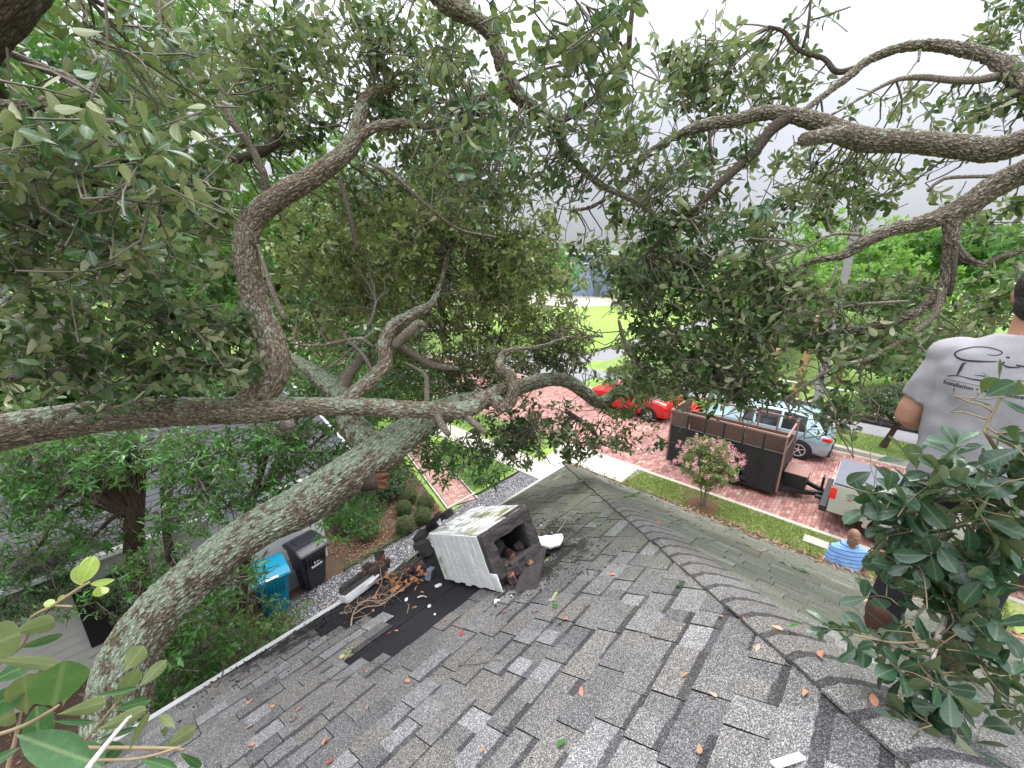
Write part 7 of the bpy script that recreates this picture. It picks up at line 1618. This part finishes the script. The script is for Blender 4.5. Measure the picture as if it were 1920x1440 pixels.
gtree('hedge tree directly under the big limb beside the eave, dense dark green', (-.25, 6.0), (-.2, 5.9, 3.0), [(430, 1090, 4.6, 70, 30, 1.3, .10), (350, 1160, 4.4, 70, 50, 1.2, .10), (280, 1240, 4.2, 60, 40, 1.0, .10), (400, 1240, 4.8, 70, 40, 1.0, .09), (330, 1280, 4.8, 70, 40, 1.0, .09)], .11, kind='cam')
gtree('second hedge tree under the big limb nearer the house, two dark stems', (-.4, 5.2), (-.2, 5.3, 2.4), [(350, 1230, 4.6, 60, 40, .9, .09), (260, 1320, 4.4, 60, 40, .8, .09), (450, 1200, 5.2, 60, 40, .7, .09)], .09)
for k, (a, c, d, rr, L, mt) in enumerate([(100, 1060, 6.6, .55, .08, 'bgdark'), (30, 1120, 6.2, .6, .08, 'bgdark'), (250, 1100, 6.8, .6, .08, 'bgdark'), (380, 1080, 6.4, .5, .08, 'camphor')]):
    p_ = at(a, c, d); bush('understory_shrub', ['dark shrub under the left edge of the hedge', 'dark shrub at the very left below the neighbour roof', 'dark shrub at the foot of the thick mottled trunk', 'green shrub behind the big limb at its middle'][k], p_, (rr, rr, rr * .7), 1600, L, mt, 'nar')

# ---- foreground leafy branch, lower right
T6 = Tree('near_right_branch', 'leafy oak branch close to the viewer at the lower right, dark rain flecked oval leaves', (3.2, -2.6, 5.0), cat='branch')
tw = [[(2080, 1000, 1.25, 14), (1960, 985, 1.25, 11), (1880, 960, 1.25, 8), (1800, 900, 1.25, 6), (1740, 850, 1.28, 5)], [(1960, 985, 1.25, 10), (1860, 830, 1.2, 7), (1850, 800, 1.2, 5), (1880, 740, 1.2, 4)], [(1965, 1000, 1.3, 12), (1900, 1080, 1.3, 9), (1830, 1110, 1.35, 9), (1780, 1100, 1.35, 8), (1740, 1130, 1.35, 6), (1715, 1160, 1.35, 4)],
      [(1780, 1100, 1.35, 8), (1770, 1160, 1.33, 9), (1760, 1190, 1.3, 10), (1745, 1250, 1.25, 8), (1735, 1330, 1.25, 5), (1740, 1370, 1.25, 4)], [(1780, 1102, 1.35, 6), (1830, 1150, 1.3, 5), (1880, 1190, 1.3, 5)], [(1760, 1200, 1.28, 5), (1680, 1205, 1.25, 4), (1600, 1190, 1.25, 4)],
      [(1745, 1240, 1.25, 5), (1720, 1300, 1.25, 4), (1700, 1370, 1.25, 4)], [(1800, 1190, 1.3, 5), (1850, 1260, 1.25, 5), (1870, 1310, 1.25, 4)], [(1880, 960, 1.25, 6), (1760, 960, 1.3, 5), (1660, 960, 1.3, 4)], [(1740, 960, 1.3, 4), (1690, 1010, 1.35, 4), (1650, 1060, 1.4, 4)], [(1690, 1020, 1.35, 4), (1620, 1060, 1.4, 3), (1610, 1090, 1.4, 3)]]
for k, q in enumerate(tw): T6.limb(q, M['twig_w' if k in (2, 3) else 'twig_y'], seg=10, step=.012, name='twig')
for px, py, d, rp_, ry, cv, L in [(1760, 890, 1.25, 75, 40, .9, .078), (1850, 850, 1.2, 70, 45, .9, .078), (1690, 930, 1.28, 55, 35, .8, .076), (1800, 960, 1.22, 80, 45, 1.0, .08), (1890, 940, 1.18, 45, 60, 1.0, .085), (1720, 1000, 1.3, 60, 35, .9, .074), (1860, 1040, 1.22, 60, 45, 1.0, .08), (1790, 1050, 1.3, 50, 30, .7, .075),
    (1655, 1050, 1.4, 34, 28, .6, .074), (1720, 1070, 1.3, 60, 40, .9, .076), (1790, 1120, 1.28, 60, 40, .7, .076), (1680, 1140, 1.38, 40, 30, .6, .074), (1620, 960, 1.35, 25, 20, .4, .07), (1890, 740, 1.2, 35, 40, .6, .075), (1900, 820, 1.15, 35, 35, .8, .08), (1620, 1205, 1.28, 45, 24, .8, .068), (1700, 1220, 1.28, 55, 35, .9, .072), (1740, 1290, 1.22, 60, 40, .9, .074), (1700, 1370, 1.2, 50, 32, .8, .074), (1790, 1350, 1.2, 50, 40, .9, .076), (1830, 1260, 1.2, 60, 45, .9, .078), (1880, 1180, 1.2, 50, 45, .8, .08), (1870, 1320, 1.2, 35, 30, .6, .075), (1840, 1140, 1.25, 45, 30, .7, .076), (1700, 1095, 1.38, 30, 22, .4, .07)]:
    T6.blob(px, py, d, rp_, cv * 1.55, L, 'near', ry=ry, per=6, pull=.3, tr=.0012, up=.8, twl=.11)
lv = Leaves(); q = at(1725, 1240, 1.22); lv.add(q, np.array([.1, .1, -1.]), np.array([-.9, -.7, .2]), .075); emit_leaves(lv, OAK_LO, M['deadleaf'], T6.root, 5, name='dead_leaf', hi=OAK_HI)
M['oakleaf_r'] = leaf_mat('oak_leaf_rain_flecked', (.026, .072, .034), (.12, .15, .07), .14, .33, vein=True, var=.25, spec=.7); MATS['near'] = ('oakleaf_r', 'oak', 'hi')
T6.finish(MATS, 300, 'twig_y', 5, wid=1.12)
print('LEAVES', sum(len(o.data.polygons) for o in COL.objects if o.type == 'MESH'))
# ---- foreground sprig, lower left: every leaf placed
T7 = thing('near_left_sprig', 'olive green oak sprig close to the viewer at the lower left with pale yellow shoot', 'branch', tuple(at(0, 1240, .8)))
def nl(b, e, w, d0, d1, mat='oakleaf_ol', under=False, roll=0., curl=.12, fold=.15, nm='leaf'):
    """leaf from base pixel b to tip pixel e; w = width/length"""
    A, Bt = at(*b, d0), at(*e, d1); dv = Bt - A; L = np.linalg.norm(dv); view = A - np.array([0, 0, CAMZ]); view /= np.linalg.norm(view)
    n = -view * (-1 if under else 1); s = np.cross(dv / L, n); n = n * math.cos(roll) + s * math.sin(roll); Rm = frames(dv[None], n[None])[0]
    V, F, UV = leaf_tpl([(.03, .012), (.09, .03), (.18, .09), (.3, .155), (.42, .205), (.55, .238), (.67, .248), (.78, .232), (.87, .185), (.94, .12), (.98, .06), (1, 0)], fold, curl)
    UV = UV.copy(); V = V * [w / .5, 1, 1] * L; V[:, 2] += .012 * np.sin(V[:, 1] / L * 9 + w * 20) * np.abs(V[:, 0]) / .03 * .25
    o = link(nm, np_mesh(nm, V @ Rm.T + A, F, M[mat], {'luv': UV, 'tone': np.full(len(V), rng.random())}), T7); return o
for a in [((45, 925), (118, 868), .40, .70, .72, 0, 1), ((-40, 975), (85, 948), .62, .66, .70, 0, 1), ((-20, 1060), (120, 1035), .16, .75, .78, 0, 0), ((40, 990), (107, 955), .3, .74, .80, 0, 1), ((-30, 1205), (40, 1145), .45, .66, .70, 0, 0), ((60, 1335), (28, 1265), .48, .70, .66, 0, 1)]: pass
LF = [ # base, tip, width ratio, depth0, depth1, underside, roll
 ((15, 1190), (118, 1158), .30, .80, .80, 1, .2), ((-60, 1225), (45, 1185), .60, .72, .72, 1, 0), ((30, 1215), (110, 1195), .20, .85, .85, 0, .5), ((-30, 1235), (125, 1248), .18, .75, .78, 1, .3), ((50, 1340), (45, 1258), .50, .72, .70, 1, 0), ((100, 1325), (118, 1255), .62, .70, .66, 0, .1), ((118, 1325), (135, 1248), .40, .74, .74, 1, -.2), ((70, 1320), (80, 1250), .40, .80, .80, 1, .3),
 ((-50, 1340), (38, 1300), .45, .70, .70, 0, .2), ((-20, 1360), (45, 1328), .35, .76, .74, 1, 0), ((105, 1340), (205, 1315), .24, .70, .70, 1, -.1), ((95, 1352), (175, 1355), .16, .72, .74, 0, .3), ((30, 1377), (155, 1425), .30, .66, .62, 0, .1), ((213, 1327), (262, 1248), .38, .78, .80, 1, .1), ((258, 1290), (312, 1238), .46, .80, .84, 1, 0), ((232, 1260), (268, 1212), .80, .82, .86, 1, .3),
 ((178, 1370), (280, 1328), .28, .74, .76, 1, -.1), ((240, 1412), (278, 1330), .20, .72, .74, 1, .4), ((170, 1305), (255, 1292), .14, .76, .78, 0, .2), ((175, 1390), (255, 1365), .16, .74, .76, 0, .1), ((215, 1330), (278, 1315), .32, .84, .84, 0, .2), ((305, 1403), (368, 1362), .46, .78, .80, 1, 0), ((330, 1365), (300, 1342), .40, .80, .80, 1, .2), ((335, 1410), (380, 1440), .22, .76, .78, 0, .1), ((260, 1420), (330, 1445), .28, .74, .74, 0, .2), ((310, 1385), (308, 1362), .4, .82, .82, 1, .2),
 ((40, 1400), (-30, 1440), .4, .66, .64, 0, .2), ((70, 1440), (75, 1330), .4, .9, .9, 0, .3), ((150, 1420), (225, 1400), .35, .85, .85, 0, .2), ((100, 1390), (190, 1440), .40, .80, .78, 0, -.2), ((180, 1440), (230, 1400), .3, .82, .82, 0, 0), ((20, 1300), (90, 1270), .4, .95, .95, 0, .3), ((-20, 1280), (60, 1240), .35, .95, .95, 0, -.3)]
for b_, e_, w_, d0, d1, un, ro in LF: nl(b_, e_, w_, d0, d1, 'oakleaf_ol', bool(un), ro, random.uniform(.02, .15), random.uniform(.05, .3))
for b_, e_, w_, d0, d1, un, ro in [((150, 1098), (175, 1052), .55, .80, .80, 0, .2), ((155, 1100), (140, 1062), .55, .80, .80, 1, .3), ((165, 1090), (158, 1048), .50, .81, .81, 0, -.4), ((168, 1095), (200, 1092), .3, .80, .79, 0, .3), ((190, 1092), (182, 1124), .55, .79, .79, 0, .1), ((188, 1100), (203, 1112), .6, .79, .79, 1, .1), ((105, 1130), (87, 1132), .8, .80, .80, 1, .3), ((108, 1128), (118, 1118), .6, .80, .8, 0, .2)]: nl(b_, e_, w_, d0, d1, 'oakleaf_y', bool(un), ro, .3, .3)
def nt(pts, mat, nm='twig'):
    P = [at(a, b_, d) for a, b_, d, w in pts]; r = [w * d / FOC / 2 for a, b_, d, w in pts]; V, F, I = tube(P, r, 10, .008); link(nm, np_mesh(nm, V, F, M[mat], {'bc': I['bc'], 'cav': np.zeros(len(V))}), T7)
nt([(-60, 1290, .85, 7), (40, 1210, .82, 6), (58, 1160, .81, 6), (100, 1135, .80, 6), (150, 1102, .80, 6), (168, 1092, .80, 4)], 'twig_y'); nt([(-60, 1390, .72, 8), (0, 1376, .72, 7), (50, 1358, .72, 7), (100, 1330, .71, 6), (110, 1322, .71, 4)], 'twig_y')
nt([(100, 1135, .8, 4), (135, 1137, .79, 4)], 'twig_y'); nt([(40, 1330, .74, 5), (30, 1380, .76, 6), (15, 1440, .78, 7), (5, 1500, .8, 8)], 'twig_d'); nt([(165, 1440, .60, 11), (200, 1395, .66, 9), (240, 1347, .72, 6), (246, 1343, .72, 4)], 'twig_w')
nt([(150, 1400, .78, 4), (180, 1365, .78, 5), (213, 1325, .78, 4)], 'twig_y'); nt([(140, 1402, .76, 6), (240, 1402, .76, 6), (330, 1404, .77, 6), (345, 1406, .77, 4)], 'twig_y'); nt([(160, 1425, .74, 5), (260, 1422, .74, 5), (340, 1400, .76, 4)], 'twig_y'); nt([(60, 1500, .75, 9), (140, 1410, .76, 7), (150, 1400, .77, 5)], 'twig_d')
nt([(80, 1440, .9, 4), (95, 1395, .9, 4)], 'twig_y')
